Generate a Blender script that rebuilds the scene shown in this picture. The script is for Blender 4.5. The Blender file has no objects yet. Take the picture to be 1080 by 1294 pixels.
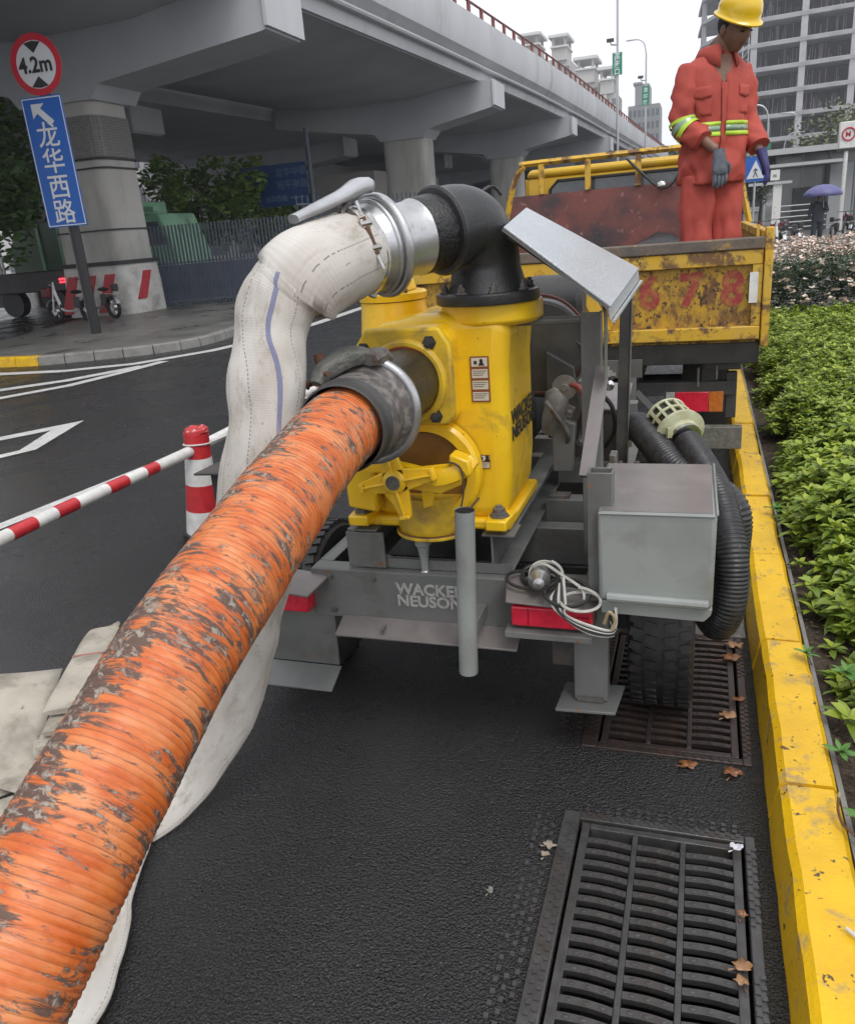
import bpy, math, random
from math import sin, cos, pi, radians, sqrt, atan2
from mathutils import Vector, Matrix, noise
random.seed(7)
S = bpy.context.scene
COL = S.collection
V = Vector
# ------------------------------------------------------------------ camera
YAW, PITCH, ROLL, FPX = radians(19.6), radians(19.4), radians(4.8), 1007.0
hd = V((-sin(YAW), cos(YAW), 0)); fw = hd*cos(PITCH) + V((0, 0, -sin(PITCH)))
r0 = V((cos(YAW), sin(YAW), 0)); d0 = fw.cross(r0)
dn = d0*cos(ROLL) - r0*sin(ROLL); rt = r0*cos(ROLL) + d0*sin(ROLL)
cd = bpy.data.cameras.new('camera'); cam = bpy.data.objects.new('camera', cd); COL.objects.link(cam)
cam.matrix_world = Matrix(((rt.x, -dn.x, -fw.x, 0), (rt.y, -dn.y, -fw.y, 0), (rt.z, -dn.z, -fw.z, 1.6), (0, 0, 0, 1)))
cd.sensor_fit = 'HORIZONTAL'; cd.sensor_width = 36; cd.lens = 36*FPX/1080; cd.clip_end = 3000; cd.clip_start = 0.05
S.camera = cam
# ------------------------------------------------------------------ sky, sun, exposure
w = bpy.data.worlds.new('World'); S.world = w; w.use_nodes = True
nt = w.node_tree; nt.nodes.clear()
sky = nt.nodes.new('ShaderNodeTexSky'); sky.sky_type = 'NISHITA'; sky.sun_disc = False
SUN_EL, SUN_AZ = radians(58), radians(140)
sky.sun_elevation = SUN_EL; sky.sun_rotation = SUN_AZ; sky.dust_density = 3.0; sky.air_density = 1.0
hs = nt.nodes.new('ShaderNodeHueSaturation'); hs.inputs['Saturation'].default_value = 0.12
mx = nt.nodes.new('ShaderNodeMix'); mx.data_type = 'RGBA'; mx.inputs['Factor'].default_value = 0.75
mx.inputs[7].default_value = (7.7, 7.85, 8.3, 1)
bg = nt.nodes.new('ShaderNodeBackground'); bg.inputs['Strength'].default_value = 0.118
wo = nt.nodes.new('ShaderNodeOutputWorld')
nt.links.new(sky.outputs[0], hs.inputs['Color']); nt.links.new(hs.outputs[0], mx.inputs[6])
nt.links.new(mx.outputs[2], bg.inputs['Color']); nt.links.new(bg.outputs[0], wo.inputs['Surface'])
sl = bpy.data.lights.new('sun', 'SUN'); sl.energy = 1.0; sl.angle = radians(25); sl.color = (1, .97, .93)
sun = bpy.data.objects.new('sun', sl); COL.objects.link(sun)
sd = V((sin(SUN_AZ)*cos(SUN_EL), cos(SUN_AZ)*cos(SUN_EL), sin(SUN_EL)))
sun.rotation_euler = sd.to_track_quat('Z', 'Y').to_euler()
vs = S.view_settings; vs.view_transform = 'Standard'; vs.look = 'None'; vs.gamma = 1; vs.exposure = 0.52
vs.use_curve_mapping = False
# ------------------------------------------------------------------ materials
MATS = {}
def mat(name, c1, c2=None, sc=6, lo=.4, hi=.65, rough=.5, metal=0, bump=0, bsc=80, c3=None, sc3=3, t3=(.55, .7),
        r2=None, uv=False, stretch=(1, 1, 1), coat=0, detail=6, emit=None, estr=0, spec=.5, alpha=1, trans=0, bdist=.01, c4=None, sc4=30, t4=(.6,.68), rvar=0, hue=0):
    if name in MATS: return MATS[name]
    m = bpy.data.materials.new(name); m.use_nodes = True; MATS[name] = m
    n = m.node_tree.nodes; l = m.node_tree.links; b = n['Principled BSDF']
    tc = n.new('ShaderNodeTexCoord'); mp = n.new('ShaderNodeMapping'); mp.inputs['Scale'].default_value = stretch
    l.new(tc.outputs['UV' if uv else 'Object'], mp.inputs[0])
    def nz(scale, det=detail, rough_=.6, dist=0):
        t = n.new('ShaderNodeTexNoise'); t.inputs['Scale'].default_value = scale; t.inputs['Detail'].default_value = det
        t.inputs['Roughness'].default_value = rough_; t.inputs['Distortion'].default_value = dist
        l.new(mp.outputs[0], t.inputs['Vector']); return t.outputs['Fac']
    def ramp(f, a, b_):
        r = n.new('ShaderNodeMapRange'); r.inputs[1].default_value = a; r.inputs[2].default_value = b_; r.clamp = True
        l.new(f, r.inputs[0]); return r.outputs[0]
    def mix(f, a, c):
        x = n.new('ShaderNodeMix'); x.data_type = 'RGBA'; l.new(f, x.inputs[0])
        if isinstance(a, tuple): x.inputs[6].default_value = (*a, 1)
        else: l.new(a, x.inputs[6])
        x.inputs[7].default_value = (*c, 1); return x.outputs[2]
    col = c1; fac = None
    if c2:
        fac = ramp(nz(sc), lo, hi); col = mix(fac, c1, c2)
    f3 = None
    if c3:
        f3 = ramp(nz(sc3, 8, .65, .3), *t3); col = mix(f3, col, c3)
    if c4:
        f4 = ramp(nz(sc4, 4, .6), *t4); col = mix(f4, col, c4)
    if hue:
        oi = n.new('ShaderNodeObjectInfo'); h = n.new('ShaderNodeHueSaturation')
        mr = n.new('ShaderNodeMapRange'); mr.inputs[3].default_value = 1-hue; mr.inputs[4].default_value = 1+hue
        l.new(oi.outputs['Random'], mr.inputs[0]); l.new(mr.outputs[0], h.inputs['Value'])
        if isinstance(col, tuple): h.inputs['Color'].default_value = (*col, 1)
        else: l.new(col, h.inputs['Color'])
        col = h.outputs[0]
    if isinstance(col, tuple): b.inputs['Base Color'].default_value = (*col, 1)
    else: l.new(col, b.inputs['Base Color'])
    b.inputs['Roughness'].default_value = rough; b.inputs['Metallic'].default_value = metal
    rf = f3 if f3 is not None else fac
    if r2 is not None and rf is not None:
        r = n.new('ShaderNodeMapRange'); r.inputs[3].default_value = rough; r.inputs[4].default_value = r2
        l.new(rf, r.inputs[0]); l.new(r.outputs[0], b.inputs['Roughness'])
    elif rvar:
        r = n.new('ShaderNodeMapRange'); r.inputs[1].default_value = .35; r.inputs[2].default_value = .65
        r.inputs[3].default_value = rough-rvar; r.inputs[4].default_value = rough+rvar
        l.new(nz(3, 5), r.inputs[0]); l.new(r.outputs[0], b.inputs['Roughness'])
    b.inputs['Specular IOR Level'].default_value = spec
    if coat: b.inputs['Coat Weight'].default_value = coat; b.inputs['Coat Roughness'].default_value = .12
    if trans: b.inputs['Transmission Weight'].default_value = trans
    if emit: b.inputs['Emission Color'].default_value = (*emit, 1); b.inputs['Emission Strength'].default_value = estr
    if bump:
        bp = n.new('ShaderNodeBump'); bp.inputs['Strength'].default_value = bump; bp.inputs['Distance'].default_value = bdist
        l.new(nz(bsc, 4), bp.inputs['Height']); l.new(bp.outputs[0], b.inputs['Normal'])
    return m
def nodes_of(m): return m.node_tree.nodes, m.node_tree.links, m.node_tree.nodes['Principled BSDF']
# ------------------------------------------------------------------ mesh building
ORG = {}
class MB:
    def __init__(s): s.v = []; s.f = []; s.uv = {}
    def add(s, vs_, fs): k = len(s.v); s.v += [V(p) for p in vs_]; s.f += [tuple(i+k for i in f) for f in fs]; return s
    def box(s, x0, x1, y0, y1, z0, z1):
        return s.hexa([(x0, y0, z0), (x1, y0, z0), (x1, y1, z0), (x0, y1, z0), (x0, y0, z1), (x1, y0, z1), (x1, y1, z1), (x0, y1, z1)])
    def hexa(s, p): return s.add(p, [(0, 3, 2, 1), (4, 5, 6, 7), (0, 1, 5, 4), (1, 2, 6, 5), (2, 3, 7, 6), (3, 0, 4, 7)])
    def obox(s, c, size, R=None):
        a, b, d = [q/2 for q in size]; P = [V(p) for p in [(-a, -b, -d), (a, -b, -d), (a, b, -d), (-a, b, -d), (-a, -b, d), (a, -b, d), (a, b, d), (-a, b, d)]]
        if R is not None: P = [R @ p for p in P]
        return s.hexa([p+V(c) for p in P])
    def beam(s, a, b, w_, h, up=(0, 0, 1)):
        a, b = V(a), V(b); d = (b-a).normalized(); u = V(up); x = d.cross(u)
        if x.length < 1e-4: x = d.cross(V((1, 0, 0)))
        x.normalize(); u = x.cross(d); x *= w_/2; u *= h/2
        return s.hexa([a-x-u, a+x-u, b+x-u, b-x-u, a-x+u, a+x+u, b+x+u, b-x+u])
    def prism(s, pts, ext):
        n = len(pts); e = V(ext); P = [V(p) for p in pts]
        return s.add(P+[p+e for p in P], [tuple(range(n-1, -1, -1)), tuple(range(n, 2*n))]+[(i, (i+1) % n, n+(i+1) % n, n+i) for i in range(n)])
    def sweep(s, path, rx, ry=None, seg=12, side=None, cap=True, uvs=1.0, expo=1.0, close=False):
        P = [V(p) for p in path]; n = len(P)
        if not isinstance(rx, (list, tuple)): rx = [rx]*n
        if ry is None: ry = rx
        if not isinstance(ry, (list, tuple)): ry = [ry]*n
        k = len(s.v); T = []; L = 0; prev = None
        for i in range(n):
            if close: t = P[(i+1) % n]-P[i-1]
            else: t = (P[min(i+1, n-1)]-P[max(i-1, 0)])
            if t.length < 1e-9: t = V(T[-1]) if T else V((0, 0, 1))
            t.normalize(); T.append(t)
            if side is not None:
                sv = V(side[i]) if isinstance(side, list) else V(side)
            elif prev is None: sv = t.cross(V((0, 0, 1))); sv = sv if sv.length > .05 else V((1, 0, 0))
            else: sv = prev
            sv = sv-t*sv.dot(t); sv.normalize(); prev = sv; up = sv.cross(t)
            if i: L += (P[i]-P[i-1]).length
            for j in range(seg):
                a = 2*pi*j/seg; ca, sa = cos(a), sin(a)
                if expo != 1: ca = math.copysign(abs(ca)**expo, ca); sa = math.copysign(abs(sa)**expo, sa)
                s.v.append(P[i]+sv*ca*rx[i]+up*sa*ry[i]); s.uv[len(s.v)-1] = (j/seg, L*uvs)
        m = n if close else n-1
        for i in range(m):
            for j in range(seg):
                a = k+i*seg+j; b = k+i*seg+(j+1) % seg; c = k+((i+1) % n)*seg+(j+1) % seg; d = k+((i+1) % n)*seg+j
                s.f.append((a, b, c, d))
        if cap and not close:
            s.f.append(tuple(k+j for j in range(seg-1, -1, -1))); s.f.append(tuple(k+(n-1)*seg+j for j in range(seg)))
        return s
    def tube(s, path, r, seg=12, **k): return s.sweep(path, r, seg=seg, **k)
    def lathe(s, o, ax, prof, seg=24, cap=True):
        o = V(o); ax = V(ax).normalized(); x = ax.cross(V((0, 0, 1))); x = x if x.length > .05 else V((1, 0, 0)); x.normalize(); y = ax.cross(x)
        k = len(s.v); n = len(prof)
        for r, h in prof:
            for j in range(seg):
                a = 2*pi*j/seg; s.v.append(o+ax*h+x*cos(a)*r+y*sin(a)*r); s.uv[len(s.v)-1] = (j/seg, h)
        for i in range(n-1):
            for j in range(seg):
                s.f.append((k+i*seg+j, k+(i+1)*seg+j, k+(i+1)*seg+(j+1) % seg, k+i*seg+(j+1) % seg))
        if cap:
            if prof[0][0] > 1e-4: s.f.append(tuple(k+j for j in range(seg)))
            if prof[-1][0] > 1e-4: s.f.append(tuple(k+(n-1)*seg+j for j in range(seg-1, -1, -1)))
        return s
    def ball(s, c, r, seg=12, R=None):
        r = r if isinstance(r, (tuple, list)) else (r, r, r); m = max(4, seg//2); k = len(s.v)
        for i in range(m+1):
            th = pi*i/m
            for j in range(seg):
                p = V((r[0]*sin(th)*cos(2*pi*j/seg), r[1]*sin(th)*sin(2*pi*j/seg), r[2]*cos(th)))
                if R is not None: p = R @ p
                s.v.append(V(c)+p)
        for i in range(m):
            for j in range(seg): s.f.append((k+i*seg+j, k+(i+1)*seg+j, k+(i+1)*seg+(j+1) % seg, k+i*seg+(j+1) % seg))
        return s
    def torus(s, c, ax, R, r, seg=24, rs=8):
        ax = V(ax).normalized(); x = ax.cross(V((0, 0, 1))); x = x if x.length > .05 else V((1, 0, 0)); x.normalize(); y = ax.cross(x)
        k = len(s.v)
        for i in range(seg):
            a = 2*pi*i/seg; d = x*cos(a)+y*sin(a)
            for j in range(rs):
                b = 2*pi*j/rs; s.v.append(V(c)+d*(R+r*cos(b))+ax*r*sin(b))
        for i in range(seg):
            for j in range(rs): s.f.append((k+i*rs+j, k+((i+1) % seg)*rs+j, k+((i+1) % seg)*rs+(j+1) % rs, k+i*rs+(j+1) % rs))
        return s
    def mesh(s, name, m, org=(0, 0, 0), smooth=35):
        me = bpy.data.meshes.new(name); o = V(org)
        me.from_pydata([p-o for p in s.v], [], s.f)
        if s.uv:
            ul = me.uv_layers.new(name='uv')
            for poly in me.polygons:
                us = [s.uv.get(me.loops[li].vertex_index, (0, 0)) for li in poly.loop_indices]
                mxu = max(u[0] for u in us)
                for li, u in zip(poly.loop_indices, us):
                    ul.data[li].uv = (u[0]+1 if mxu-u[0] > .5 else u[0], u[1])
        if m:
            for q in (m if isinstance(m, list) else [m]): me.materials.append(q)
        if smooth: me.shade_smooth(); me.set_sharp_from_angle(angle=radians(smooth))
        me.validate(); me.update(); return me
    def build(s, name, m, parent=None, loc=None, bevel=0, smooth=35, label=None, bseg=2):
        org = ORG[parent.name] if parent is not None else V(loc) if loc is not None else V((0, 0, 0))
        me = s.mesh(name, m, org, smooth); o = bpy.data.objects.new(name, me); COL.objects.link(o)
        ORG[o.name] = org
        if parent is not None: o.parent = parent
        else: o.location = org
        if bevel:
            b = o.modifiers.new('bevel', 'BEVEL'); b.width = bevel; b.segments = bseg; b.limit_method = 'ANGLE'; b.angle_limit = radians(40); b.harden_normals = False
        if label: o['label'] = label
        return o
def tag(o, label=None, cat=None, group=None, kind=None):
    for k, v in (('label', label), ('category', cat), ('group', group), ('kind', kind)):
        if v: o[k] = v
    return o
def thing(name, loc, label, cat, group=None):
    o = bpy.data.objects.new(name, None); COL.objects.link(o); o.location = loc; o.empty_display_size = .1
    ORG[o.name] = V(loc); return tag(o, label, cat, group)
KIDS = {}
def kids(o): return [c for c in bpy.data.objects if c.parent == o]
def dup(o, loc, rot=(0, 0, 0), label=None, scale=None):
    def cp(q, par):
        c = q.copy(); COL.objects.link(c); c.parent = par
        ch = KIDS.get(q.name)
        if ch is None: ch = KIDS[q.name] = kids(q)
        for x in ch: cp(x, c)
        return c
    r = cp(o, None); r.location = loc; r.rotation_euler = rot
    if scale: r.scale = (scale,)*3
    if label: r['label'] = label
    return r
def text(name, body, size, origin, xdir, ydir, m, parent=None, bold=0, ext=.001, sx=1, align='LEFT', kind=None, slant=0):
    c = bpy.data.curves.new('lettering', 'FONT'); c.body = body; c.size = size; c.offset = bold; c.extrude = ext; c.align_x = align
    c.space_line = .78; c.resolution_u = 3; c.shear = slant
    o = bpy.data.objects.new('lettering', c); COL.objects.link(o); bpy.context.view_layer.update()
    me = bpy.data.meshes.new_from_object(o.evaluated_get(bpy.context.evaluated_depsgraph_get()))
    bpy.data.objects.remove(o); bpy.data.curves.remove(c)
    X = V(xdir).normalized(); Yv = V(ydir).normalized(); Z = X.cross(Yv)
    og = ORG[parent.name] if parent is not None else V((0, 0, 0))
    for q in me.vertices: q.co = V(origin)-og + X*q.co.x*sx + Yv*q.co.y + Z*q.co.z
    me.materials.clear(); me.materials.append(m); ob = bpy.data.objects.new(name, me); COL.objects.link(ob)
    ORG[ob.name] = og
    if parent is not None: ob.parent = parent
    return ob
def smoothpath(pts, n=6):
    P = [V(p) for p in pts]; out = []
    for i in range(len(P)-1):
        p0, p1, p2, p3 = P[max(i-1, 0)], P[i], P[i+1], P[min(i+2, len(P)-1)]
        for k in range(n):
            t = k/n; out.append(.5*((2*p1)+(p2-p0)*t+(2*p0-5*p1+4*p2-p3)*t*t+(3*p1-p0-3*p2+p3)*t**3))
    out.append(P[-1]); return out
def lerpl(vals, n=6):
    out = []
    for i in range(len(vals)-1):
        for k in range(n): t = k/n; t = t*t*(3-2*t); out.append(vals[i]*(1-t)+vals[i+1]*t)
    out.append(vals[-1]); return out
def bolt(mb, c, ax, r=.012, h=.012):
    mb.lathe(c, ax, [(r*1.5, 0), (r*1.5, h*.25), (r, h*.25), (r, h), (r*.55, h), (r*.55, h*1.5)], seg=6)
# palette
asphalt = mat('wet_asphalt', (.008, .008, .009), (.032, .032, .033), sc=150, lo=.42, hi=.62, rough=.20, c3=(.026, .026, .027), sc3=1.3, t3=(.44, .60), detail=3, r2=.36, c4=(.15, .15, .145), sc4=170, t4=(.64, .68))
def _asph():
    n, l, b = m_ = (asphalt.node_tree.nodes, asphalt.node_tree.links, asphalt.node_tree.nodes['Principled BSDF'])
    tc = n.new('ShaderNodeTexCoord'); v = n.new('ShaderNodeTexVoronoi'); v.inputs['Scale'].default_value = 165; v.feature = 'SMOOTH_F1'; v.inputs['Smoothness'].default_value = .3
    l.new(tc.outputs['Object'], v.inputs['Vector'])
    t = n.new('ShaderNodeTexNoise'); t.inputs['Scale'].default_value = 85; t.inputs['Detail'].default_value = 6; t.inputs['Roughness'].default_value = .65; l.new(tc.outputs['Object'], t.inputs['Vector'])
    a = n.new('ShaderNodeMath'); a.operation = 'MULTIPLY_ADD'; a.inputs[1].default_value = -.9; l.new(v.outputs['Distance'], a.inputs[0])
    q = n.new('ShaderNodeMath'); q.operation = 'MULTIPLY'; q.inputs[1].default_value = 1.4; l.new(t.outputs['Fac'], q.inputs[0]); l.new(q.outputs[0], a.inputs[2])
    bp = n.new('ShaderNodeBump'); bp.inputs['Strength'].default_value = .9; bp.inputs['Distance'].default_value = .0062
    l.new(a.outputs[0], bp.inputs['Height']); l.new(bp.outputs[0], b.inputs['Normal'])
_asph()
yellow = mat('pump_yellow_paint', (.88, .56, .010), (.80, .48, .012), sc=7, rough=.32, coat=.3, bump=.12, bsc=120, bdist=.002, c3=(.34, .21, .04), sc3=6, t3=(.55, .72), c4=(.12, .07, .03), sc4=45, t4=(.70, .73), r2=.6)
yellow_dirty = mat('grimy_yellow_paint', (.72, .47, .02), (.42, .27, .04), sc=12, rough=.45, bump=.25, bsc=90, bdist=.003, c3=(.14, .09, .05), sc3=10, t3=(.55, .72), r2=.7)
grey_paint = mat('trailer_grey_paint', (.125, .13, .127), (.175, .18, .172), sc=4, rough=.42, bump=.15, bsc=150, bdist=.002, c3=(.10, .09, .08), sc3=5, t3=(.52, .72), c4=(.22, .10, .045), sc4=22, t4=(.66, .70), r2=.6)
grey_top = mat('wet_dusty_grey_paint', (.15, .135, .13), (.19, .17, .165), sc=6, rough=.35, bump=.2, bsc=200, bdist=.002, c3=(.24, .22, .21), sc3=4, t3=(.55, .75))
grey_box = mat('box_grey_paint', (.23, .25, .24), (.29, .31, .295), sc=3, rough=.33, coat=.15, bump=.1, bsc=30, bdist=.003, c3=(.20, .19, .175), sc3=4, t3=(.55, .75))
dark_steel = mat('dark_painted_steel', (.035, .036, .038), (.06, .058, .055), sc=9, rough=.5, bump=.2, bsc=120, c3=(.09, .075, .06), sc3=7, t3=(.55, .7), bdist=.003)
black = mat('black_void', (.006, .006, .006), rough=.9)
cast_black = mat('black_cast_iron', (.020, .021, .023), (.04, .04, .042), sc=9, rough=.36, bump=.6, bsc=160, bdist=.003, c3=(.11, .105, .10), sc3=14, t3=(.62, .75), r2=.55)
rubber = mat('black_rubber', (.014, .014, .015), (.03, .028, .027), sc=30, rough=.5, bump=.4, bsc=150, bdist=.003, c3=(.07, .06, .05), sc3=9, t3=(.6, .8))
alu = mat('cast_aluminium', (.56, .57, .58), (.40, .40, .40), sc=8, rough=.34, metal=.85, bump=.25, bsc=130, bdist=.002, c3=(.30, .27, .24), sc3=12, t3=(.6, .75), r2=.6)
steel_old = mat('weathered_clamp_steel', (.14, .13, .125), (.24, .23, .21), sc=22, rough=.5, metal=.5, bump=.6, bsc=150, bdist=.003, c3=(.10, .055, .035), sc3=16, t3=(.55, .68), r2=.75)
galv = mat('galvanised_sheet', (.36, .39, .415), (.50, .53, .55), sc=160, lo=.42, hi=.58, rough=.33, metal=.35, bump=.08, bsc=250, bdist=.001, detail=2, c3=(.38, .41, .43), sc3=5, t3=(.4, .7))
chrome = mat('bright_steel', (.6, .6, .6), (.35, .33, .3), sc=20, rough=.22, metal=1)
rust = mat('rusty_steel', (.16, .07, .03), (.07, .04, .03), sc=20, rough=.8, bump=.6, bsc=120, bdist=.003)
red_lens = mat('red_lamp_lens', (.72, .018, .05), (.55, .012, .035), sc=60, rough=.18, coat=.6, bump=.25, bsc=200, bdist=.002)
amber_lens = mat('amber_lamp_lens', (.62, .17, .02), (.45, .12, .02), sc=50, rough=.25, coat=.5)
clear_lens = mat('clear_lamp_lens', (.30, .31, .28), (.5, .5, .45), sc=90, rough=.2, coat=.5, bump=.6, bsc=150)
letter_black = mat('black_lettering', (.02, .02, .02), rough=.5)
letter_grey = mat('pale_grey_lettering', (.40, .40, .38), (.3, .3, .28), sc=60, rough=.5)
white_paint = mat('white_paint', (.72, .72, .70), (.58, .57, .54), sc=15, rough=.45)
red_paint = mat('red_paint', (.55, .03, .035), (.42, .02, .03), sc=20, rough=.4)
road_white = mat('worn_road_paint', (.68, .68, .66), (.52, .52, .50), sc=8, rough=.45, bump=.5, bsc=200, bdist=.003, c4=(.14, .14, .14), sc4=60, t4=(.60, .68))
concrete = mat('viaduct_concrete', (.29, .305, .325), (.25, .26, .275), sc=.5, rough=.8, bump=.1, bsc=8, c3=(.22, .22, .22), sc3=.9, t3=(.5, .8), stretch=(1, 1, .35))
concrete_under = mat('viaduct_soffit_concrete', (.47, .485, .51), (.38, .395, .42), sc=.3, rough=.85)
pave = mat('wet_pavement_concrete', (.17, .165, .155), (.11, .108, .10), sc=1.3, rough=.4, bump=.3, bsc=60, c3=(.07, .07, .068), sc3=.8, t3=(.5, .62), r2=.22)
kerb_grey = mat('grey_kerb_stone', (.24, .235, .22), (.17, .165, .155), sc=6, rough=.6, bump=.4, bsc=60)
kerb_yellow = mat('yellow_kerb_paint', (.86, .52, .008), (.74, .43, .010), sc=5, rough=.38, bump=.45, bsc=70, bdist=.005, c3=(.42, .29, .12), sc3=9, t3=(.56, .66), c4=(.10, .06, .03), sc4=42, t4=(.645, .68), r2=.7)
soil = mat('dark_soil', (.055, .038, .025), (.10, .07, .045), sc=14, rough=.85, bump=1, bsc=40, bdist=.03, c4=(.16, .12, .08), sc4=50, t4=(.62, .68))
# ================================================================== SETTING
GR = [(-.275, .155, 1.085, 1.835), (-.27, .165, 2.20, 2.94)]          # two gully openings (x0, x1, y0, y1)
def sheet_with_holes(name, x0, x1, y0, y1, z, holes, m, kind='structure'):
    xs = sorted({x0, x1, *[h[0] for h in holes], *[h[1] for h in holes]}); ys = sorted({y0, y1, *[h[2] for h in holes], *[h[3] for h in holes]})
    mb = MB(); idx = {}
    for i, x in enumerate(xs):
        for j, y in enumerate(ys): idx[i, j] = len(mb.v); mb.v.append(V((x, y, z)))
    for i in range(len(xs)-1):
        for j in range(len(ys)-1):
            cx, cy = (xs[i]+xs[i+1])/2, (ys[j]+ys[j+1])/2
            if any(h[0] < cx < h[1] and h[2] < cy < h[3] for h in holes): continue
            mb.f.append((idx[i, j], idx[i+1, j], idx[i+1, j+1], idx[i, j+1]))
    o = mb.build(name, m, smooth=0); return tag(o, kind=kind)
gm = mat('ground_grey', (.10, .10, .10), (.14, .14, .135), sc=.2, rough=.6)
sheet_with_holes('ground', -260, 260, -60, 420, -.02, [(-60, 60, -10, 200)], gm)
sheet_with_holes('road', -60, .30, -10, 200, 0, GR, asphalt)
def poly(name, pts, z, m, kind='structure', th=0):
    mb = MB()
    if th: mb.prism([(p[0], p[1], z-th) for p in pts], (0, 0, th))
    else: mb.add([(p[0], p[1], z) for p in pts], [tuple(range(len(pts)))])
    return tag(mb.build(name, m, smooth=0), kind=kind)
poly('plaza_pavement', [(.30, 13), (60, 13), (60, 200), (.30, 200)], .0, pave)
poly('planting_soil', [(.40, -10), (60, -10), (60, 13), (.40, 13)], .085, soil, th=.11)
# ---- markings
def stripe(pts, wd, name='lane_marking'):
    mb = MB(); P = [V((*p, .004)) for p in pts]; L = []
    for i, p in enumerate(P):
        t = (P[min(i+1, len(P)-1)]-P[max(i-1, 0)]).normalized(); n_ = V((-t.y, t.x, 0))*wd/2; L += [p+n_, p-n_]
    mb.add(L, [(2*i, 2*i+1, 2*i+3, 2*i+2) for i in range(len(P)-1)])
    return tag(mb.build(name, road_white, smooth=0), kind='structure')
stripe([(-12.5, 9.95), (-10.4, 9.83), (-9.3, 9.95), (-8.35, 10.45), (-7.7, 11.6), (-7.4, 13), (-7.4, 15), (-7.6, 18), (-8.0, 24), (-8.2, 40)], .25)
stripe([(-11.5, 6.6), (-9.1, 8.45), (-8.5, 9.1), (-8.02, 10.2)], .24)
stripe([(-10.5, 5.6), (-8.6, 7.75), (-8.1, 8.7), (-7.99, 9.5), (-7.92, 10.6)], .20).location.z = .002
poly('lane_arrow_marking', [(-7.6, 4.35), (-6.12, 6.68), (-5.70, 5.55), (-6.6, 3.6), (-6.75, 3.75), (-5.86, 5.52), (-6.17, 6.25), (-7.45, 4.25)], .005, road_white)
stripe([(-4.6, 1.5), (-4.30, 3.65), (-4.10, 5.4), (-4.05, 6.2), (-4.0, 12), (-4.2, 30)], .11)
# ---- kerb of the planting bed: separate yellow stones
kerb = bpy.data.objects.new('kerb', None); COL.objects.link(kerb); ORG['kerb'] = V((0, 0, 0)); tag(kerb, kind='structure')
def kerbstone(y0, y1, dx, dz):
    g = .006; mb = MB(); a, b = y0+g, y1-g
    prof = [(.212+dx, -.06), (.385+dx, -.06), (.385+dx, .118+dz), (.372+dx, .132+dz), (.262+dx, .132+dz), (.243+dx, .118+dz)]
    NS = 10; rows = []
    for i in range(NS+1):
        y = a+(b-a)*i/NS
        for (x, z) in prof:
            q = noise.noise(V((x*9, y*7, z*9)))*.004 + noise.noise(V((x*30, y*25, z*9)))*.0015
            mb.v.append(V((x+q, y, z+q*.8)))
    m_ = len(prof)
    for i in range(NS):
        for j in range(m_): mb.f.append((i*m_+j, i*m_+(j+1) % m_, (i+1)*m_+(j+1) % m_, (i+1)*m_+j))
    mb.f += [tuple(range(m_))[::-1], tuple(NS*m_+j for j in range(m_))]
    return mb.build('kerb_stone', kerb_yellow, kerb, smooth=24)
y = -.45; k = 0
while y < 14:
    kerbstone(y, y+.8, random.uniform(-.004, .004)+(.004 if k % 3 == 0 else 0), random.uniform(-.005, .004)); y += .8; k += 1
# concrete haunch behind kerb
tag(MB().box(.389, .402, -.45, 13, -.05, .115).build('kerb_haunch', kerb_grey, smooth=0), kind='structure')
tag(MB().box(.30, 60, 12.9, 13.05, -.05, .09).build('bed_edging', kerb_grey, smooth=0), kind='structure')
# smooth wet concrete channel patch in the gutter
poly('gutter_slab', [(.0, 2.98), (.208, 2.98), (.205, 3.6), (-.02, 3.6)], .006, mat('wet_smooth_concrete', (.16, .16, .155), (.10, .10, .10), sc=6, rough=.12, bump=.2, bsc=30), th=.004)
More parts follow.
